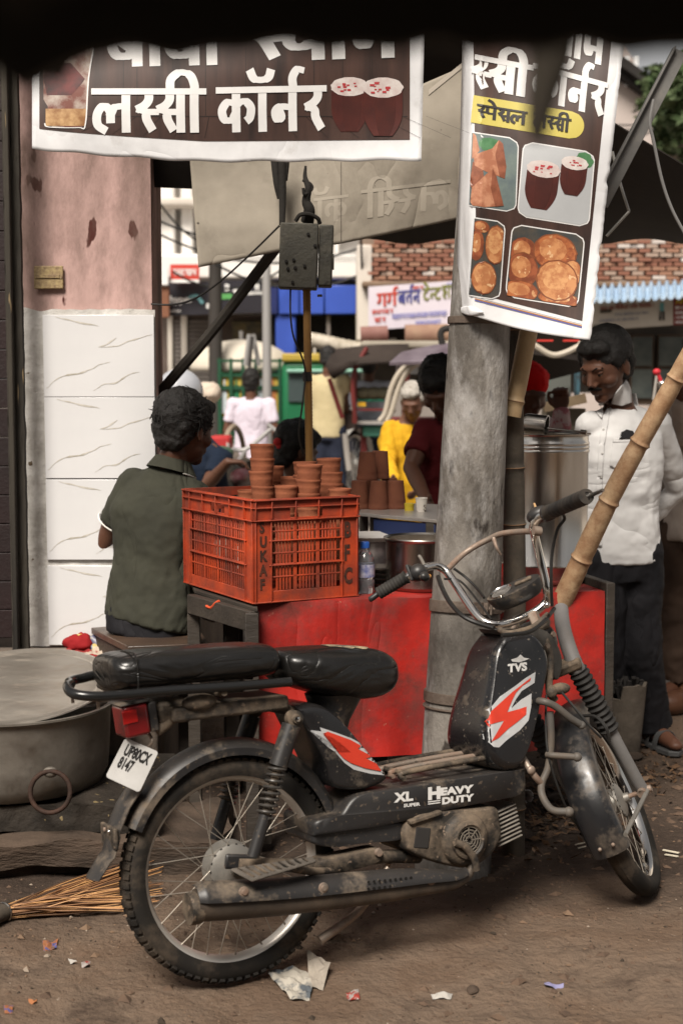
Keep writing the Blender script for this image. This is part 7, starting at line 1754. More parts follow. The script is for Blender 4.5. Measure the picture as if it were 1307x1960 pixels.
# collar, placket, pocket
up_, fr_, rt_ = ax['u'], ax['f'], ax['r']
nk = J['neck']
body_ = [o for o in bpy.data.objects if o.parent == root and o.name.startswith('body')][0]
tr_s = ray_tree(shp); tr_b = ray_tree(shp, body_)
opn = patch(root, 'open_neck', [(1141, 766), (1176, 768), (1160, 788), (1153, 802), (1147, 790)], skin, tr_b, .004, .001)
patch(root, 'collar', [(1197, 727), (1206, 742), (1208, 770), (1190, 777), (1168, 772), (1178, 752)], shirtw, tr_b, .013, .004)
patch(root, 'collar', [(1136, 766), (1129, 778), (1140, 789), (1151, 801), (1154, 790), (1145, 772)], shirtw, tr_b, .009, .004)
mb = MB()
def cb(u, v):
    a_ = lerp(rad(-190), rad(10), u); rr = .066 + .010*v; return nk + rt_*(rr*math.cos(a_)) + fr_*(rr*math.sin(a_)) + up_*(.045 - .045*v)
mb.sheet(cb, 24, 4, .003); mb.build('collar_band', shirtw, root, angle=70)
patch(root, 'placket', [(1153, 796), (1163, 778), (1166, 790), (1156, 850), (1152, 914), (1151, 993), (1151, 1046), (1138, 1046), (1138, 993), (1141, 914), (1146, 850)], shirtw, tr_s, .0045, .003)
patch(root, 'pocket', [(1172, 840), (1228, 838), (1222, 880), (1188, 901), (1166, 892)], shirtw, tr_s, .004, .003)
patch(root, 'pocket_hem', [(1172, 839), (1228, 837), (1228, 845), (1172, 847)], shirtw, tr_s, .006, .002)
patch(root, 'sunglasses_in_pocket', [(1184, 841), (1188, 828), (1198, 822), (1210, 825), (1218, 839)], mat('dark lens', (.012, .010, .010), rough=.15), tr_s, .008, .004)
for py in (822, 868, 914, 962, 1010):
    cx = 1154 - (py-822)*.045; patch(root, 'button', [(cx+2.2*math.cos(t), py+2.2*math.sin(t)) for t in [i*1.05 for i in range(6)]], mat('shirt button', (.45, .43, .40), rough=.3), tr_s, .0075, .002, 9)
# sandals
sand = mat('grey leather sandal', (.075, .075, .075), (.05, .05, .05), scale=14, rough=.55)
for sd in 'LR':
    A_, T_ = J['an'+sd], J['to'+sd]; d = (T_-A_); d.z = 0; L = d.length; d.normalize(); sxx = V((d.y, -d.x, 0))
    c0 = A_ - d*.06; c0.z = 0
    mb = MB(); ol = [(-.01, .032), (.08, .036), (.17, .046), (.235, .034), (.255, 0)]; o2 = ol + [(a, -b) for a, b in ol[-2::-1]]
    mb.add([c0 + d*a + sxx*b + V((0, 0, z)) for z in (.004, .026) for a, b in o2], [tuple(range(9)), tuple(range(17, 8, -1))] + [(i, i+9, (i+1) % 9+9, (i+1) % 9) for i in range(9)])
    mb.build('sandal_sole', sand, root, bevel=.004)
    for off, hh, ww in ((.155, .072, .028), (.10, .086, .024)):
        mb = MB(); mb.sheet(lambda u, v: c0 + d*(off+ww*(v-.5)) + sxx*(.046*math.cos(math.pi*u)) + V((0, 0, .015+hh*math.sin(math.pi*u)**.7)), 14, 2, .003); mb.build('sandal_strap', sand, root)

# ---- seated vendor in the green polo, back to us
polo = mat('dark olive polo cotton', (.046, .046, .033), (.032, .032, .024), scale=5, rough=.9, crease=.030, cscale=5)
Y1 = 4.84
J = dict(head=P(356, 822, 4.86), neck=P(330, 893, 4.85), chest=P(300, 990, 4.82), pelvis=P(292, 1150, 4.80),
         shL=P(258, 930, 4.86), shR=P(372, 955, 4.80), elL=P(200, 1040, 4.95), elR=P(392, 1070, 4.90), wrL=P(262, 1090, 5.18), wrR=P(430, 1095, 5.05),
         hpL=P(268, 1175, 4.84), hpR=P(322, 1178, 4.84), knL=P(300, 1180, 5.24), knR=P(385, 1178, 5.20), anL=P(320, 1180, 5.30), anR=P(400, 1180, 5.24), toL=P(330, 1185, 5.40), toR=P(410, 1185, 5.36))
for k in ('anL', 'anR'): J[k].z = .62
for k in ('toL', 'toR'): J[k].z = .56
J['hpL'].z = J['hpR'].z = .70; J['knL'].z = J['knR'].z = .72
root, Rh, ax, shp = person('vendor in a dark olive polo shirt seated with his back to us', J, V((.62, .76, -.22)), top=polo, bottom=trk, sleeve=.42, s=.98, vox=.008, fold=.016, build=.94, shirt_low=.08, armr=1.0, hvol=1.08)
hc = J['head']; strand_hair(root, hc, Rh, 1.03, hairm, 2600, .013, 4, .0034, curl=2.0, zmin=-.085)
up_, fr_, rt_, nk = ax['u'], ax['f'], ax['r'], J['neck']
whites = mat('white piping', (.62, .60, .56), rough=.8)
mb = MB(); 
def c2(u, v):
    a = rad(270) + lerp(rad(-165), rad(165), u); rr = lerp(.060, .086, v); return nk + rt_*(rr*math.cos(a)) + fr_*(rr*math.sin(a)) + up_*(lerp(.030, -.012, v) + .014*math.sin(a)*0 - .014*(math.sin(a)+1)*.5)
mb.sheet(c2, 40, 6, .003); mb.build('collar', polo, root, angle=80)
mb = MB(); mb.tube([c2(u/40, 1.0) - up_*.001 for u in range(26, 41)], .0028, 6); mb.build('collar_piping', whites, root)
for sd in 'LR':
    S, E = J['sh'+sd], J['el'+sd]; c = lerp(S, E, .42*1.5); d = (E-S).normalized()
    mb = MB(); rr = .0685*1.0*.98*.93; mb.lathe([(rr, -.003), (rr+.003, 0), (rr, .003)], 24, Matrix.Translation(c) @ d.to_track_quat('Z', 'Y').to_matrix().to_4x4(), caps=False); mb.build('sleeve_piping', whites, root)

# ---- generic figures further back, each posed on its own
def stand(label, hx, hy, Y, face, top, bottom, cat='man', sc=1.0, lean=(0, 0), arms=None, **kw):
    """a standing figure hung below its head; sizes from anatomy, Y is its distance"""
    h = P(hx, hy, Y); f = V((face[0], face[1], 0)).normalized(); r = V((f.y, -f.x, 0)); z = V((0, 0, 1))
    l = f*lean[0] + r*lean[1]
    nk = h - z*.155*sc - f*.02 - l*.10; chs = h - z*.32*sc - l*.30; pv = h - z*.68*sc - l*.75 - f*.02
    J = dict(head=h, neck=nk, chest=chs, pelvis=pv, shL=nk - z*.055*sc - r*.175*sc, shR=nk - z*.055*sc + r*.175*sc)
    gz_ = 0
    J['hpL'], J['hpR'] = pv - r*.085*sc - z*.06, pv + r*.085*sc - z*.06
    leg = max(.5, pv.z-.12)
    for sd, k in (('L', -1), ('R', 1)):
        J['kn'+sd] = pv + r*.10*k*sc + f*.03 - z*(leg*.52); J['an'+sd] = pv + r*.11*k*sc - f*.02 - z*(leg); J['to'+sd] = J['an'+sd] + f*.15 - z*.045
    A_ = arms or {}
    for sd, k in (('L', -1), ('R', 1)):
        J['el'+sd] = A_.get('el'+sd, J['sh'+sd] + r*.06*k - z*.27*sc - f*.03); J['wr'+sd] = A_.get('wr'+sd, J['el'+sd] + f*.10 - z*.22*sc + r*.0)
    return person(label, J, V(face), top=top, bottom=bottom, cat=cat, s=sc, **kw)
lav = mat('lavender shirt cotton', (.60, .54, .61), (.52, .46, .53), scale=3, rough=.85, crease=.04, cscale=5)
khaki = mat('khaki trousers', (.15, .125, .105), (.11, .09, .075), scale=3, rough=.9)
stand('man in a lavender shirt and khaki trousers walking away up the street', 481, 731, 13.4, (.02, 1, 0), lav, khaki, vox=.014, fold=.012, sleeve=.45, sc=.97, armr=1.0, build=1.0)
pyel = mat('pale yellow shirt', (.50, .42, .25), (.42, .35, .20), scale=3, rough=.85)
dnav = mat('navy trousers', (.02, .024, .04), rough=.9)
a1 = dict(elL=P(606, 765, 14.0), wrL=P(615, 800, 14.2), elR=P(660, 762, 14.0), wrR=P(664, 800, 14.2))
stand('rickshaw driver in a pale yellow shirt leaning beside the green truck', 628, 688, 14.0, (.1, 1, -.2), pyel, dnav, arms=a1, vox=.016, fold=.010, sleeve=.45, sc=.98, armr=1.0)
pwh = mat('pale blue shirt', (.50, .52, .58), (.42, .44, .50), scale=3, rough=.85)
hh = P(706, 700, 14.6)
J = dict(head=hh, neck=hh+V((0, 0, -.16)), chest=hh+V((0, .0, -.32)), pelvis=hh+V((0, -.05, -.62)), shL=hh+V((-.19, 0, -.22)), shR=hh+V((.19, 0, -.22)), elL=hh+V((-.24, .12, -.46)), elR=hh+V((.24, .12, -.46)), wrL=hh+V((-.16, .34, -.5)), wrR=hh+V((.16, .34, -.5)),
         hpL=hh+V((-.1, 0, -.66)), hpR=hh+V((.1, 0, -.66)), knL=hh+V((-.12, .38, -.62)), knR=hh+V((.12, .38, -.62)), anL=hh+V((-.12, .45, -.98)), anR=hh+V((.12, .45, -.98)), toL=hh+V((-.12, .6, -1.03)), toR=hh+V((.12, .6, -1.03)))
person('rickshaw passenger in a pale blue shirt seated under the brown hood', J, V((.1, 1, -.1)), top=pwh, bottom=dnav, vox=.016, fold=.02, sleeve=.45, s=1.04)
# old man in yellow
yk = mat('mustard yellow kurta', (.60, .34, .016), (.48, .26, .012), scale=3, rough=.85, crease=.04, cscale=5)
h = P(790, 768, 9.3); fz = V((-.25, -1, -.62))
J = dict(head=h, neck=P(780, 806, 9.38), chest=P(772, 852, 9.4), pelvis=P(776, 965, 9.45), shR=P(748, 824, 9.38), shL=P(812, 828, 9.38), elR=P(741, 884, 9.25), elL=P(818, 890, 9.2), wrR=P(753, 918, 9.0), wrL=P(800, 930, 9.0))
rt_y = person('grey haired old man in a mustard yellow kurta bending over the counter', J, fz, top=yk, sk=skin2, hair=None, vox=.011, fold=.022, sleeve=.55, s=.98, armr=1.1)
root, Rh = rt_y[0], rt_y[1]
mb = MB(); hair_cap(mb, h, Rh, .97, -.02, 1.02); skinned(mb, 'hair', greyh, root, .008, 1, .02, .03)
# man in the maroon shirt behind the pole
mar = mat('dark maroon t-shirt', (.10, .010, .012), (.075, .008, .010), scale=3, rough=.9)
h = P(842, 744, 6.3)
J = dict(head=h, neck=P(856, 804, 6.36), chest=P(864, 862, 6.4), pelvis=P(876, 990, 6.45), shR=P(812, 828, 6.34), shL=P(922, 836, 6.4), elR=P(786, 896, 6.22), elL=P(950, 920, 6.3), wrR=P(816, 958, 6.0), wrL=P(920, 975, 6.05))
rm = person('man in a maroon t-shirt half hidden behind the concrete pole reaching to the counter', J, V((-.30, -.80, -.75)), top=mar, vox=.009, fold=.02, sleeve=.42, s=1.0, armr=.98, hvol=1.08, build=1.0)
strand_hair(rm[0], h, rm[1], 1.05, hairm, 900, .014, 9, .0042, curl=2.2)
# man with red cap behind the drum
pinkc = mat('pink checked cotton', (.50, .38, .38), (.38, .14, .16), scale=34, rough=.85, contrast=(.5, .56))
h = P(1010, 752, 6.6)
J = dict(head=h, neck=P(1005, 806, 6.66), chest=P(1000, 850, 6.7), pelvis=P(1000, 985, 6.72), shR=P(960, 832, 6.66), shL=P(1042, 822, 6.6), elR=P(950, 900, 6.6), elL=P(1068, 842, 6.5), wrR=P(985, 935, 6.4), wrL=P(1073, 786, 6.44))
rr_c = person('man in a red cap and pink checked shirt raising his fist behind the milk drum', J, V((.35, -.9, -.4)), top=pinkc, vox=.010, fold=.02, sleeve=1, s=1.0, hair=None, hands=dict(L=(V((0, 0, 1)), V((-.3, -1, 0)), 1.5, -1)))
redc = mat('bright red knitted cap', (.62, .008, .008), (.50, .006, .006), scale=20, rough=.9, bump=.6)
mb = MB(); Rc = rr_c[1]
mb.ell(h + Rc @ V((0, -.022, .050)), (.092, .104, .098), Rc, 20, 14); mb.ell(h + Rc @ V((0, -.035, .02)), (.090, .094, .080), Rc, 18, 12); mb.ell(h + V((.055, .02, .07)), (.05, .05, .045)); skinned(mb, 'cap', redc, rr_c[0], .008, 3, .014, .05)
# motorcyclist with the helmet, left, and the rider's arm
navy = mat('navy shirt', (.008, .014, .028), rough=.85)
h = P(345, 760, 8.3)
J = dict(head=h, neck=P(352, 812, 8.3), chest=P(378, 868, 8.3), pelvis=P(392, 965, 8.35), shR=P(402, 868, 8.1), shL=P(322, 850, 8.45), elR=P(452, 922, 7.95), elL=P(300, 910, 8.5), wrR=P(448, 886, 7.75), wrL=P(330, 930, 8.4))
J = dict(head=h, neck=P(356, 812, 8.3), chest=P(384, 880, 8.3), pelvis=P(398, 985, 8.35), shR=P(424, 880, 8.15), shL=P(330, 850, 8.45), elR=P(396, 930, 7.9), elL=P(300, 920, 8.5), wrR=P(436, 884, 7.75), wrL=P(330, 930, 8.4))
rh_ = person('motorcyclist in a navy shirt and grey white helmet behind the seated vendor', J, V((.5, .8, -.2)), top=navy, vox=.012, fold=.02, sleeve=.45, s=1.0, hair=None, ears=False, hands=dict(R=(V((1, 0, 0)), V((0, 0, -1)), 1.1, 1)))
helm = mat('silver white helmet', (.42, .43, .46), (.34, .35, .38), scale=2, rough=.25, coat=.5)
mb = MB(); mb.ell(h+V((0, 0, .03)), (.128, .148, .135), rh_[1], 28, 20); mb.build('helmet', helm, rh_[0], angle=180)
mb = MB(); mb.ell(h + V((0, 0, -.035)), (.131, .150, .100), rh_[1], 28, 20); mb.build('helmet_visor', mat('black helmet lower', (.02, .02, .022), rough=.4), rh_[0], angle=180)
# woman with tied hair and red clip behind the cups
h = P(568, 862, 6.7)
J = dict(head=h, neck=P(578, 915, 6.7), chest=P(590, 965, 6.75), pelvis=P(600, 1060, 6.8), shL=P(550, 935, 6.8), shR=P(640, 945, 6.6), elL=P(535, 1010, 6.8), elR=P(655, 1020, 6.6), wrL=P(550, 1060, 6.6), wrR=P(630, 1060, 6.5))
rw_ = person('woman with tied black hair and a red hair clip sitting behind the crate', J, V((.75, .35, -.35)), top=mat('dark brown dress', (.05, .03, .025)), vox=.011, cat='woman', s=.98, longhair=True, hvol=1.1)
mb = MB(); q = P(531, 846, 6.62); mb.ell(q, (.020, .018, .020)); mb.ell(q+V((.008, 0, -.02)), (.014, .012, .014)); mb.build('hair_clip', mat('red hair clip', (.45, .03, .03)), rw_[0])
mb = MB(); mb.ell(P(551, 850, 6.75), (.07, .06, .07)); skinned(mb, 'hair_bun', hairm, rw_[0], .008, 2, .02, .03)
# man at the right edge: brown trousers, arm behind
brt = mat('brown trousers', (.075, .048, .034), (.052, .034, .025), scale=5, rough=.9)
crs = mat('cream shirt', (.42, .36, .31), (.36, .30, .26), scale=4, rough=.85)
a_ = dict(elL=P(1300, 830, 6.05), wrL=P(1296, 768, 5.95))
rs_ = stand('man in brown trousers cut off by the right edge of the frame', 1345, 690, 6.15, (-.7, -.7, -.2), crs, brt, arms=a_, vox=.012, fold=.025, sleeve=1, sc=1.0)
sho = mat('brown leather shoe', (.10, .045, .025), rough=.4)
mb = MB(); q = P(1290, 1336, 6.15); q.z = .05; mb.ell(q, (.10, .055, .055), Matrix.Rotation(rad(35), 3, 'Z')); mb.ell(q+V((.07, .05, .02)), (.05, .045, .07)); o = skinned(mb, 'shoe', sho, rs_[0], .008, 3)
# ================================================================== STREET TRAFFIC
gr = mat('green truck paint', (.012, .15, .060), (.010, .11, .045), scale=1.5, rough=.4)
grd = mat('dark green bars', (.010, .060, .028), rough=.5)
YT = 15.8
def B_(px0, px1, py0, py1, Y, d): 
    mb = MB(); pxbox(mb, px0, px1, py0, py1, Y, d); return mb
tk = thing('green_truck', 'small green goods truck with barred sides painted with bottles', 'truck', P(520, 880, YT))
B_(418, 560, 740, 850, YT+.02, 1.1).build('load_body', gr, tk, angle=0)
B_(418, 548, 738, 746, YT-.03, .04).build('rail', grd, tk); 
for y in (688, 716): B_(416, 548, y, y+5, YT-.03, .05).build('rail', grd, tk)
for x in (418, 440, 463, 487, 511, 533): B_(x, x+5, 686, 850, YT-.05, .05).build('upright', grd, tk)
B_(424, 545, 712, 740, YT+.1, .05).build('back_board', gr, tk, angle=0)
yb = mat('yellow painted panel', (.42, .30, .05), rough=.5); wbm = mat('white painted bottle', (.45, .50, .52), rough=.5); orm = mat('orange painted bottle', (.45, .17, .06), rough=.5)
for i, (x0, x1, y0, y1) in enumerate(((421, 438, 722, 795), (443, 462, 720, 780), (490, 510, 720, 780), (512, 532, 716, 792))):
    mb = MB(); p0, p1 = P(x0, y1, YT), P(x1, y0, YT); q = lambda x, y: V((P(x, y, YT).x, YT+.005, P(x, y, YT).z))
    mb.add([q(x0, y1), q(x1, y1), q(x1, y0), q(x0, y0)], [(0, 1, 2, 3)]); mb.build('painted_panel', yb, tk, angle=0)
    xm_, w_ = (x0+x1)/2, (x1-x0)*.30; mb = MB(); q = lambda x, y: V((P(x, y, YT).x, YT-.004, P(x, y, YT).z)); h_ = y1-y0
    mb.add([q(xm_-w_, y1-4), q(xm_+w_, y1-4), q(xm_+w_, y0+h_*.45), q(xm_+w_*.3, y0+h_*.25), q(xm_+w_*.3, y0+4), q(xm_-w_*.3, y0+4), q(xm_-w_*.3, y0+h_*.25), q(xm_-w_, y0+h_*.45)], [tuple(range(8))]); mb.build('painted_bottle', [wbm, gr, wbm, orm][i], tk, angle=0)
B_(416, 560, 836, 850, YT-.06, .1).build('bumper', grd, tk)
B_(540, 650, 690, 858, YT-.3, 1.2).build('cab', gr, tk, bevel=.06)
B_(552, 582, 706, 770, YT-.33, .05).build('cab_window', mat('truck window', (.06, .08, .08), rough=.2), tk, bevel=.01)
B_(590, 672, 716, 790, YT-.36, .05).build('windscreen', mat('pale windscreen', (.36, .42, .44), rough=.2), tk, bevel=.01)
B_(540, 672, 676, 692, YT-.34, 1.3).build('cab_visor', yb, tk, bevel=.02)
B_(548, 700, 706, 714, YT-.4, .1).build('cab_strip', mat('mint strip', (.25, .45, .36)), tk, bevel=.02)
for x in (452, 610):
    c = P(x, 850, YT-.25); mb = MB(); mb.lathe([(0, -.1), (.12, -.1), (.16, -.08), (.28, -.08), (.30, -.05), (.30, .08), (0, .08)], 28, Matrix.Translation((c.x, YT-.1, .30)) @ rotm('X', math.pi/2), caps=False); mb.build('wheel', rub, tk)
# umbrella of a street seller
um = thing('market_umbrella', 'large cream street umbrella behind the green truck', 'umbrella', P(462, 740, 16.7))
c = P(462, 650, 16.7); cb = P(462, 712, 16.7); R_ = abs(P(560, 700, 16.7).x-P(362, 700, 16.7).x)/2; H = c.z-cb.z
mb = MB(); n = 40
mb.rings([[V((c.x + R_*math.sin(t)*math.cos(a)*(1-.02*abs(math.sin(4*a))), 16.7 + R_*math.sin(t)*math.sin(a), cb.z + H*math.cos(t)**.9 + .0)) for a in [2*math.pi*i/n for i in range(n)]] for t in [math.pi/2*k/10+.001 for k in range(10)]+[math.pi/2*.985]], caps=False)
o = mb.build('canopy', mat('cream umbrella cloth', (.60, .55, .46), (.52, .47, .39), scale=2, rough=.8), um); o.modifiers.new('t', 'SOLIDIFY').thickness = .01
mb = MB(); mb.tube([(c.x, 16.7, 0), (c.x, 16.7, c.z+.1)], .025, 8); mb.build('pole', pg, um)
for k in range(8):
    a = 2*math.pi*k/8; mb = MB(); mb.tube([(c.x, 16.7, cb.z+H*.5), (c.x+R_*.9*math.cos(a), 16.7+R_*.9*math.sin(a), cb.z+.05)], .01, 6); mb.build('rib', pg, um)
ad = thing('step_ladder', 'pale folding ladder standing in front of the cream umbrella', 'ladder', P(482, 740, 15.6))
for a_, b_ in ((470, 478), (496, 484)):
    mb = MB(); mb.tube([P(a_, 700, 15.5), P(b_, 640, 15.5)], .03, 6); mb.build('rail', pg, ad)
mb = MB(); mb.tube([P(483, 645, 15.4), P(476, 720, 15.2)], .02, 6); mb.build('rail', darkin, ad)
# rolled awning tube across the truck
mb = MB(); pts = spline([P(592, 650, 14.9), P(620, 655, 14.9), P(660, 664, 14.9), P(705, 669, 14.9), P(760, 660, 14.9)], 8); mb.tube(pts, [.075+.006*(i % 2) for i in range(len(pts))], 14)
tag(mb.build('rolled_sheet', mat('cream rolled plastic', (.50, .45, .37), (.30, .26, .20), scale=14, rough=.6)), 'cream rolled plastic sheet lying along the rickshaw hood', 'rolled sheet')

# cycle rickshaws
def rickshaw(label, hood_pts, Y, wheels, hoodm, seatc, extra=None):
    t = thing('cycle_rickshaw', label, 'rickshaw', P(wheels[0][0], wheels[0][1], Y))
    A_, B2, C_, D_ = hood_pts
    def f(u, v):
        top_ = lerp(P(*A_, Y-.2), P(*B2, Y-.2), u); bot = lerp(P(*D_, Y-.55), P(*C_, Y-.55), u)
        q = lerp(bot, top_, v); q.y += .0; q.z += .015*math.sin(math.pi*u)*v; return q
    mb = MB(); mb.sheet(f, 24, 10, .02); mb.build('hood', hoodm, t, angle=70)
    mb = MB(); mb.sheet(lambda u, v: lerp(P(*A_, Y-.2), P(*B2, Y-.2), u)+V((0, 1.1*v, -.12*v*v + .015*math.sin(math.pi*u))), 20, 8, .02); mb.build('hood_roof', hoodm, t, angle=70)
    for px, py, R, w in wheels:
        c = P(px, py, Y+ (0 if w else .1)); Mw = Matrix.Translation(c) @ rotm('Z', rad(62)) @ rotm('X', math.pi/2)
        mb = MB(); mb.lathe([(R-.028, -.016), (R, -.018), (R+.012, 0), (R, .018), (R-.028, .016)], 48, Mw, caps=False); mb.lathe([(R-.028, -.016), (R-.034, 0), (R-.028, .016)], 48, Mw, caps=False); wl = mb.build('wheel', rub, t)
        mb = MB(); mb.lathe([(R-.045, -.012), (R-.03, -.018), (R-.022, 0), (R-.03, .018), (R-.045, .012), (R-.05, 0), (R-.045, -.012)], 48, Mw, caps=False); mb.build('rim', mat('pale wheel rim', (.62, .60, .56), rough=.4), wl)
        mb = MB()
        for k in range(28): a = 2*math.pi*k/28; mb.tube([Mw @ V((.03*math.cos(a+.8), .03*math.sin(a+.8), .02*(-1)**k)), Mw @ V(((R-.045)*math.cos(a), (R-.045)*math.sin(a), 0))], .003, 5)
        mb.tube([Mw @ V((0, 0, -.05)), Mw @ V((0, 0, .05))], .035, 12); mb.build('spokes', mat('pale wheel rim'), wl)['kind'] = 'stuff'
        mb = MB(); mb.sheet(lambda u, v: Mw @ V(((R+.045)*math.cos(lerp(rad(5), rad(150), u)), (R+.045)*math.sin(lerp(rad(5), rad(150), u)), lerp(-.05, .05, v))), 26, 4, .006); mb.build('mudguard', mat('pale wheel rim'), t)
    return t
hoodb = mat('brown canvas hood', (.024, .018, .015), (.04, .03, .025), scale=3, rough=.8)
purp = mat('purple hood vinyl', (.07, .05, .065), (.16, .13, .15), scale=4, rough=.5)
mar_ = mat('maroon frame paint', (.13, .020, .018), rough=.5)
r1 = rickshaw('cycle rickshaw with a brown canvas hood and chromed wheel', ((640, 668), (782, 658), (778, 690), (622, 700)), 14.2, [(677, 886, .31, 1), (655, 925, .28, 0)], hoodb, None)
def bar(t, nm, pts, r, m):
    mb = MB(); mb.tube(spline(pts), r, 8); mb.build(nm, m, t)
mb = MB(); mb.add([P(622, 698, 13.4), P(688, 690, 13.4), P(640, 726, 13.4), P(634, 724, 13.4)], [(0, 1, 2, 3)]); o = mb.build('hood_flap', hoodb, r1); o.modifiers.new('t', 'SOLIDIFY').thickness = .02
for pts in ([P(680, 690, 13.9), P(678, 810, 13.9)], [P(702, 665, 13.8), P(676, 720, 13.8), P(680, 810, 13.8)], [P(775, 700, 14.1), P(772, 800, 14.1)], [P(630, 725, 13.5), P(655, 800, 13.6)]): bar(r1, 'hood_post', pts, .022, mar_)
B_(680, 740, 752, 764, 14.0, .4).build('seat_back', mat('olive seat', (.06, .055, .035), (.12, .10, .06), scale=8), r1, bevel=.03)
for k in range(3):
    c = P(695+k*20, 752, 13.95); mb = MB(); mb.ell(c, (.095, .04, .06)); mb.build('seat_roll', mat('olive seat', (.06, .055, .035)), r1)
B_(680, 736, 764, 769, 13.95, .05).build('green_rail', mat('mint rail', (.04, .20, .13)), r1, bevel=.01)
B_(684, 700, 770, 778, 13.9, .03).build('yellow_plate', mat('yellow number panel', (.50, .28, .02)), r1)
B_(678, 740, 782, 786, 13.9, .05).build('red_rail', mar_, r1); B_(680, 738, 806, 812, 13.9, .3).build('foot_board', mat('pale board', (.30, .28, .26)), r1)
B_(694, 748, 816, 836, 14.0, .6).build('green_box', mat('mint box', (.10, .30, .22), (.08, .24, .18), scale=3), r1, bevel=.02)
B_(636, 684, 792, 826, 14.1, .4).build('under_seat', mat('dark box', (.05, .035, .03)), r1, bevel=.02)
B_(690, 702, 818, 900, 14.1, .05).build('frame_post', mar_, r1)
bar(r1, 'fork', [P(660, 830, 13.9), P(664, 870, 13.9), P(668, 900, 13.9)], .03, chrome); bar(r1, 'chain_stay', [P(602, 822, 14.1), P(640, 815, 14.1), P(650, 830, 14.1)], .025, cast)
r2_ = rickshaw('cycle rickshaw with a purple hood and curved pale hoops', ((768, 674), (905, 652), (905, 690), (745, 694)), 10.8, [(905, 930, .33, 1)], purp, None)
hoopm = mat('cream painted hoop', (.40, .35, .28), rough=.5)
for d in (0, 14): bar(r2_, 'hood_hoop', [P(792+d, 690, 10.7), P(765+d, 712, 10.7), P(748+d, 745, 10.7), P(737+d*.8, 790, 10.7), P(726+d, 806, 10.7)], .020, hoopm)
bar(r2_, 'luggage_bracket', [P(848, 666, 10.6), P(843, 640, 10.6), P(850, 630, 10.6), P(870, 628, 10.6)], .025, darkin)
bar(r2_, 'hood_post', [P(782, 700, 10.9), P(778, 752, 10.9)], .016, mar_)
B_(742, 860, 800, 812, 10.9, .5).build('seat', mar_, r2_, bevel=.03)
B_(765, 800, 700, 716, 11.4, .03).build('mirror_panel', mat('pale panel', (.5, .55, .56)), r2_)
# parked green cart / scooter by the motorcyclist
sc_ = thing('parked_scooter', 'parked green scooter partly hidden behind the seated vendor', 'scooter', P(420, 940, 9.2))
mb = MB(); mb.ell(P(418, 868, 9.2), (.10, .3, .05)); mb.build('green_seat', mat('green seat cover', (.03, .07, .035), rough=.6), sc_)
mb = MB(); mb.ell(P(462, 912, 9.0), (.08, .3, .07)); mb.build('maroon_body', mat('maroon scooter paint', (.05, .010, .012), rough=.4), sc_)
mb = MB(); mb.tube([P(430, 880, 8.9), P(452, 886, 8.9)], .02, 10); mb.build('handle_grip', blkr, sc_)
mb = MB(); mb.lathe([(.2, -.03), (.26, -.035), (.28, 0), (.26, .035), (.2, .03)], 32, Matrix.Translation(P(470, 960, 9.0)) @ rotm('Z', rad(70)) @ rotm('X', math.pi/2), caps=False); mb.build('wheel', rub, sc_)
bi = thing('bicycle', 'bicycle with tan saddle bag ridden beside the lavender shirted man', 'bicycle', P(470, 930, 11.8))
mb = MB(); mb.lathe([(.30, -.015), (.33, -.018), (.345, 0), (.33, .018), (.30, .015)], 40, Matrix.Translation(P(448, 890, 11.8)) @ rotm('Z', rad(78)) @ rotm('X', math.pi/2), caps=False); mb.build('wheel', mat('tan tyre', (.30, .24, .18)), bi)
for pts in ([P(430, 856, 11.8), P(470, 860, 11.8), P(520, 820, 11.8)], [P(470, 860, 11.8), P(450, 900, 11.8)], [P(512, 812, 11.8), P(530, 826, 11.8)]):
    mb = MB(); mb.tube(spline(pts), .018, 8); mb.build('frame_tube', pg, bi)
# cloth bundle behind, red scarf
mb = MB(); mb.ell(P(400, 752, 11), (.10, .1, .085)); skinned(mb, 'bundle', mat('cream bundle', (.50, .42, .34), rough=.9), thing('cloth_bundle', 'cream cloth bundle carried beyond the vendor\'s head', 'bundle', P(400, 900, 11)), .012, 3, .03, .06)
mb = MB(); pxbox(mb, 400, 440, 835, 862, 10.2, .3); tag(mb.build('red_crate', mat('red white crate', (.36, .03, .03), (.5, .48, .45), scale=4, contrast=(.5, .55)), bevel=.02), 'red and white box low in the street beyond the vendor', 'box')
# microphone like red horn lever and bulb horn at the right
hn = thing('bulb_horn', 'red and silver bulb horn on a rickshaw handlebar at the right', 'horn', P(1262, 745, 8))
mb = MB(); mb.ell(P(1256, 712, 8), (.022, .02, .020)); mb.tube([P(1256, 712, 8), P(1264, 730, 8)], .012, 8); mb.build('red_bulb', mat('red rubber', (.45, .02, .03), rough=.5), hn)
mb = MB(); mb.ell(P(1267, 735, 8), (.026, .026, .024)); mb.build('silver_bell', chromeb, hn)
mb = MB(); mb.tube([P(1256, 718, 8), P(1250, 765, 8)], .008, 8); mb.build('stem', chrome, hn)
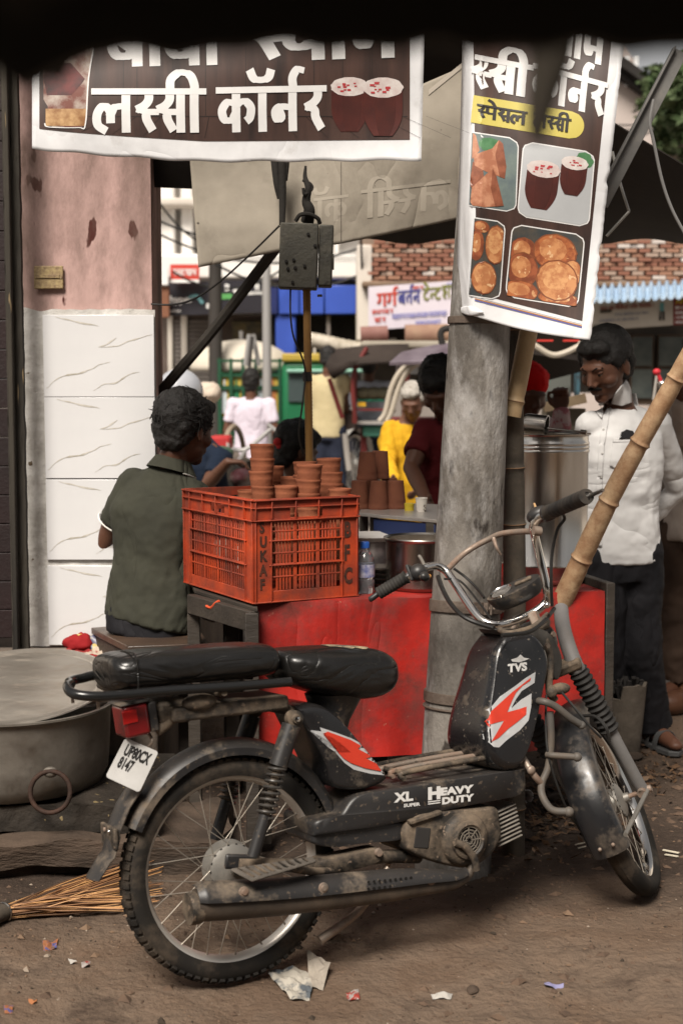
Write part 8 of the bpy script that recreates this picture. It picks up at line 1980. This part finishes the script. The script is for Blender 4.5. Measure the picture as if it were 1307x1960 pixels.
# grey parapet and cloth behind the red cap, dark rickshaw hood above
hd = thing('dark_rickshaw_hood', 'dark rickshaw hood and struts above the red cap', 'rickshaw', P(1050, 740, 8.5))
mb = MB(); mb.sheet(lambda u, v: P(lerp(950, 1120, u), lerp(660+22*u, lerp(745, 700, u), v) , 8.4+.5*v), 12, 6, .03); mb.build('hood', mat('near black canvas', (.018, .014, .012), rough=.9), hd)
mb = MB(); mb.tube(spline([P(1020, 660, 8.2), P(1060, 680, 8.2), P(1105, 664, 8.2), P(1112, 655, 8.2)]), .018, 8); mb.build('hood_strut', hoopm, hd)
for x in (1028, 1078):
    mb = MB(); pxbox(mb, x, x+30, 650, 653.5, 8.2, .04); mb.build('red_lamp', mat('red strip', (.5, .04, .03)), hd)
mb = MB(); pxbox(mb, 1038, 1092, 700, 778, 9.0, .1); tag(mb.build('grey_screen', mat('grey green cloth screen', (.11, .115, .105), (.085, .09, .08), scale=3, rough=.9)), 'grey green cloth screen behind the man in the red cap', 'screen')
mb = MB(); pxbox(mb, 1102, 1110, 690, 775, 9.2, .1); tag(mb.build('blue_post', mat('blue patched post', (.05, .13, .17), (.03, .03, .03), scale=10)), 'blue patched post beside the grey cloth screen', 'post')
mb = MB(); mb.beam(P(1040, 780, 7.6), P(1120, 762, 7.6), .04, .05); tag(mb.build('wooden_rail', mat('pale wood rail', (.32, .24, .15), (.22, .16, .10), scale=8)), 'pale wooden rail behind the raised fist', 'rail')
mb = MB(); pxbox(mb, 1042, 1120, 782, 1100, 7.65, .2); tag(mb.build('low_wall', mat('brown low wall', (.14, .12, .09), (.10, .085, .065), scale=4)), 'low brown wall behind the milk drum', 'wall')
mb = MB(); pxbox(mb, 1080, 1112, 905, 948, 6.9, .3); tag(mb.build('green_box', mat('bright green plastic', (.07, .26, .11), rough=.5), bevel=.01), 'green plastic box between the drum and the white shirt', 'box')

# ================================================================== LITTER ON THE GROUND
def gp(px, py, dz=0): q = G(px, py); q.z = gz(q.x, q.y)+dz; return q
rl = random.Random(21); 
lm = [mat('pale grit', (.26, .21, .165), rough=.9), mat('brown crumb', (.15, .098, .064), rough=.9), mat('dark crumb', (.040, .030, .022), rough=.9), mat('leaf scrap', (.13, .075, .04), (.07, .04, .025), scale=30, rough=.8)]
mbs = [MB() for _ in lm]
for i in range(11000):
    x, y = rl.uniform(-1.5, 2.1), 2.9 + 3.2*rl.random()**1.3
    d = noise.noise(V((x*2, y*2, 5)))
    if rl.random() > .45 + d*1.4: continue
    k = rl.choices([0, 1, 2], [1, 6, 6])[0]; s = rl.uniform(.0012, .0045)*(1+2.2*(rl.random() < .05))
    z = gz(x, y); a = rl.uniform(0, 3); ca_, sa_ = math.cos(a)*s, math.sin(a)*s; e = rl.uniform(.6, 1.6); j = lambda: rl.uniform(.7, 1.2)
    mbs[k].add([(x+ca_*e*j(), y+sa_*e*j(), z+s*.2), (x-sa_*j(), y+ca_*j(), z+s*.3), (x-ca_*e*j(), y-sa_*e*j(), z+s*.2), (x+sa_*j(), y-ca_*j(), z+s*.1), (x, y, z+s*j()), (x, y, z-s*.3)], [(0,1,4), (1,2,4), (2,3,4), (3,0,4), (1,0,5), (2,1,5), (3,2,5), (0,3,5)])
# clods of the same earth, thickest along the stall front and the wheel track
clod = MB()
for i in range(5200):
    x, y = rl.uniform(-1.3, 1.9), rl.uniform(2.75, 5.6)
    if rl.random() > .34 + 1.5*max(0, noise.noise(V((x*2.6, y*2.6, 11)))) + .5*max(0, min(1, (y-4.1)/.6)): continue
    s = rl.uniform(.003, .008)*(1 + 1.6*(rl.random() < .14)); z = gz(x, y); a = rl.uniform(0, 3); ca_, sa_ = math.cos(a)*s, math.sin(a)*s; j = lambda: rl.uniform(.6, 1.3)
    clod.add([(x+ca_*j()*1.4, y+sa_*j()*1.4, z+s*.1), (x-sa_*j(), y+ca_*j(), z+s*.1), (x-ca_*j()*1.3, y-sa_*j()*1.3, z), (x+sa_*j(), y-ca_*j(), z), (x+ca_*.2, y, z+s*.6*j()), (x, y, z-s*.3)], [(0,1,4), (1,2,4), (2,3,4), (3,0,4), (1,0,5), (2,1,5), (3,2,5), (0,3,5)])
tag(clod.build('dirt_clods', mat('loose earth', (.125, .082, .056), (.07, .047, .034), scale=9, rough=.95), angle=0, recalc=False), kind='stuff')
# leaf litter drift under the stall front
for i in range(1500):
    q = gp(rl.gauss(985, 90), rl.gauss(1560, 36)) if i % 3 else gp(rl.gauss(1180, 80), rl.gauss(1480, 26))
    s = rl.uniform(.006, .022); k = 3 if rl.random() < .6 else (2 if rl.random() < .6 else 1)
    a = V((rl.gauss(0, 1), rl.gauss(0, 1), rl.gauss(0, .35))).normalized()*s; b = V((rl.gauss(0, 1), rl.gauss(0, 1), rl.gauss(0, .5))).normalized()*s*.5
    p = q + V((0, 0, rl.uniform(.001, .02)))
    mbs[k].add([p-a, p-b, p+a, p+b], [(0, 1, 2, 3)])
for i, m in enumerate(mbs):
    tag(m.build(['pale_grit', 'brown_crumbs', 'dark_grit', 'leaf_litter'][i], lm[i], angle=0, recalc=False), kind='stuff')
for i, (px, py, s, lab) in enumerate(((880, 1620, .045, 'flat brown stone on the dirt in front of the engine'), (975, 1616, .03, 'small stone between the engine and the front wheel'), (1000, 1600, .045, 'brown stone lump right of the engine fins'), (1165, 1465, .10, 'dark stone kerb lump under the charcoal bucket'), (1150, 1500, .06, 'broken stone right of the front mudguard top'), (905, 1895, .022, 'thin flat stone at the bottom of the frame'), (1235, 1640, .02, 'small grey pebble right of the front wheel'), (1060, 1530, .035, 'stone in the leaf litter behind the leg guard'))):
    q = gp(px, py); mb = MB(); mb.ell(q+V((0, 0, s*.15)), (s, s*.7, s*.38), Matrix.Rotation(i*.9, 3, 'Z'), 12, 8)
    for j, v in enumerate(mb.v): mb.v[j] = v + V((noise.noise(v*30), noise.noise(v*30+V((5, 0, 0))), noise.noise(v*30+V((0, 5, 0)))*.5))*s*.4
    tag(mb.build('loose_stone', slab, angle=30), lab, 'stone')
# crumpled newspaper
def crumple(name, label, pts, m, hts, cat='paper', th=.0006):
    """pts: outline px corners; hts: lift of each corner"""
    q = [gp(x, y, h) for (x, y), h in zip(pts, hts)]; c = sum(q, V())/len(q); c.z += .006
    bm = bmesh.new(); vs_ = [bm.verts.new(p) for p in q]; vc = bm.verts.new(c)
    for i in range(len(q)): bm.faces.new([vs_[i], vs_[(i+1) % len(q)], vc])
    bmesh.ops.subdivide_edges(bm, edges=bm.edges, cuts=4, use_grid_fill=True)
    for v in bm.verts: v.co.z += .010*noise.noise(v.co*38)+.004*noise.noise(v.co*90)
    me = bpy.data.meshes.new(name); bm.to_mesh(me); bm.free(); me.materials.append(m); o = bpy.data.objects.new(name, me); COL.objects.link(o)
    o.modifiers.new('t', 'SOLIDIFY').thickness = th; return tag(o, label, cat)
news = mat('printed newspaper', (.36, .33, .28), (.08, .09, .10), scale=16, rough=.9, contrast=(.50, .60), dust=(.20, .15, .11), damt=.2)
crumple('newspaper', 'crumpled printed newspaper sheet lying below the rear wheel', [(511, 1862), (560, 1854), (592, 1866), (598, 1884), (592, 1908), (560, 1910), (540, 1890)], news, [.012, .012, .01, .006, .004, .004, .008])
crumple('newspaper_fold', 'torn folded corner of newspaper right of the larger sheet', [(588, 1842), (633, 1864), (618, 1890), (598, 1884), (590, 1866)], mat('plain newsprint', (.33, .29, .24), (.18, .155, .13), scale=9, rough=.9), [.035, .03, .004, .004, .012])
wr = [mat('red wrapper', (.25, .03, .02), (.30, .27, .25), scale=60, rough=.4, contrast=(.48, .52)), mat('orange blue wrapper', (.25, .10, .045), (.06, .07, .20), scale=50, rough=.4, contrast=(.5, .55)), mat('white scrap', (.36, .34, .31), rough=.8), mat('violet scrap', (.20, .19, .32), rough=.6)]
for pts, m_, lab in (([(82, 1802), (112, 1801), (108, 1816), (84, 1818)], wr[1], 'orange and blue sweet wrapper on the dirt at the lower left'), ([(156, 1842), (174, 1839), (170, 1852), (157, 1851)], wr[0], 'tiny red and white wrapper left of the rear wheel'),
                     ([(131, 1836), (142, 1838), (148, 1844), (136, 1842)], wr[2], 'white paper scrap beside the tiny red wrapper'), ([(662, 1902), (686, 1898), (688, 1914), (668, 1916)], wr[0], 'red and white wrapper right of the newspaper'),
                     ([(1040, 1888), (1078, 1890), (1078, 1893), (1042, 1894)], wr[3], 'violet paper sliver on the dirt at the bottom right'), ([(824, 1902), (866, 1900), (862, 1908), (828, 1908)], wr[2], 'pale paper scrap at the bottom centre'),
                     ([(8, 1938), (26, 1934), (24, 1944), (10, 1946)], wr[1], 'orange scrap in the bottom left corner'), ([(55, 1922), (72, 1920), (70, 1928), (58, 1928)], mat('orange peel', (.30, .12, .05)), 'orange peel scrap at the bottom left')):
    crumple('wrapper', lab, pts, m_, [.004]*4, 'wrapper')
for i, (a_, b_) in enumerate((((1268, 1632), (1298, 1640)), ((1272, 1640), (1296, 1648)), ((1100, 1616), (1120, 1612)), ((1106, 1624), (1120, 1620)), ((1180, 1545), (1200, 1552)))):
    mb = MB(); mb.beam(gp(*a_, .006), gp(*b_, .006), .008 if i < 2 else .004, .003)
    tag(mb.build('wooden_splinter', mat('pale split wood', (.62, .56, .44), rough=.7)), ['upper pale wood splinter right of the front wheel', 'lower pale wood splinter right of the front wheel', 'upper matchstick left of the front tyre', 'lower matchstick left of the front tyre', 'thin splinter behind the front wheel'][i], 'splinter')
# discarded paper cup and orange packet
q = gp(1008, 1532, .024); pcup = thing('discarded_cup', 'red and white paper cup lying on its side in the leaf litter', 'paper cup', q)
mb = MB(); Mq = Matrix.Translation(q) @ rotm('Z', rad(-72)) @ rotm('Y', rad(84)); mb.lathe([(0, -.05), (.017, -.05), (.0225, .0), (.024, .001), (.0225, .002), (.016, -.045), (0, -.045)], 26, Mq, caps=False); mb.build('cup_wall', mat('white cup', (.60, .57, .54), rough=.6), pcup)
mb = MB(); mb.lathe([(.0185, -.044), (.0220, -.012)], 26, Mq, caps=False); mb.build('cup_band', mat('red cup band', (.38, .05, .03), rough=.5), pcup)
crumple('wrapper', 'orange and yellow packet beside the fallen paper cup', [(970, 1530), (990, 1522), (1002, 1532), (986, 1542)], mat('orange yellow packet', (.55, .12, .03), (.55, .40, .03), scale=50, contrast=(.5, .54)), [.03, .035, .02, .012], 'wrapper')
mb = MB(); c = gp(990, 1548, .012); mb.ell(c, (.012, .01, .012)); tag(mb.build('red_scrap', mat('red rag scrap', (.30, .06, .05))), 'small red scrap below the orange packet', 'scrap')
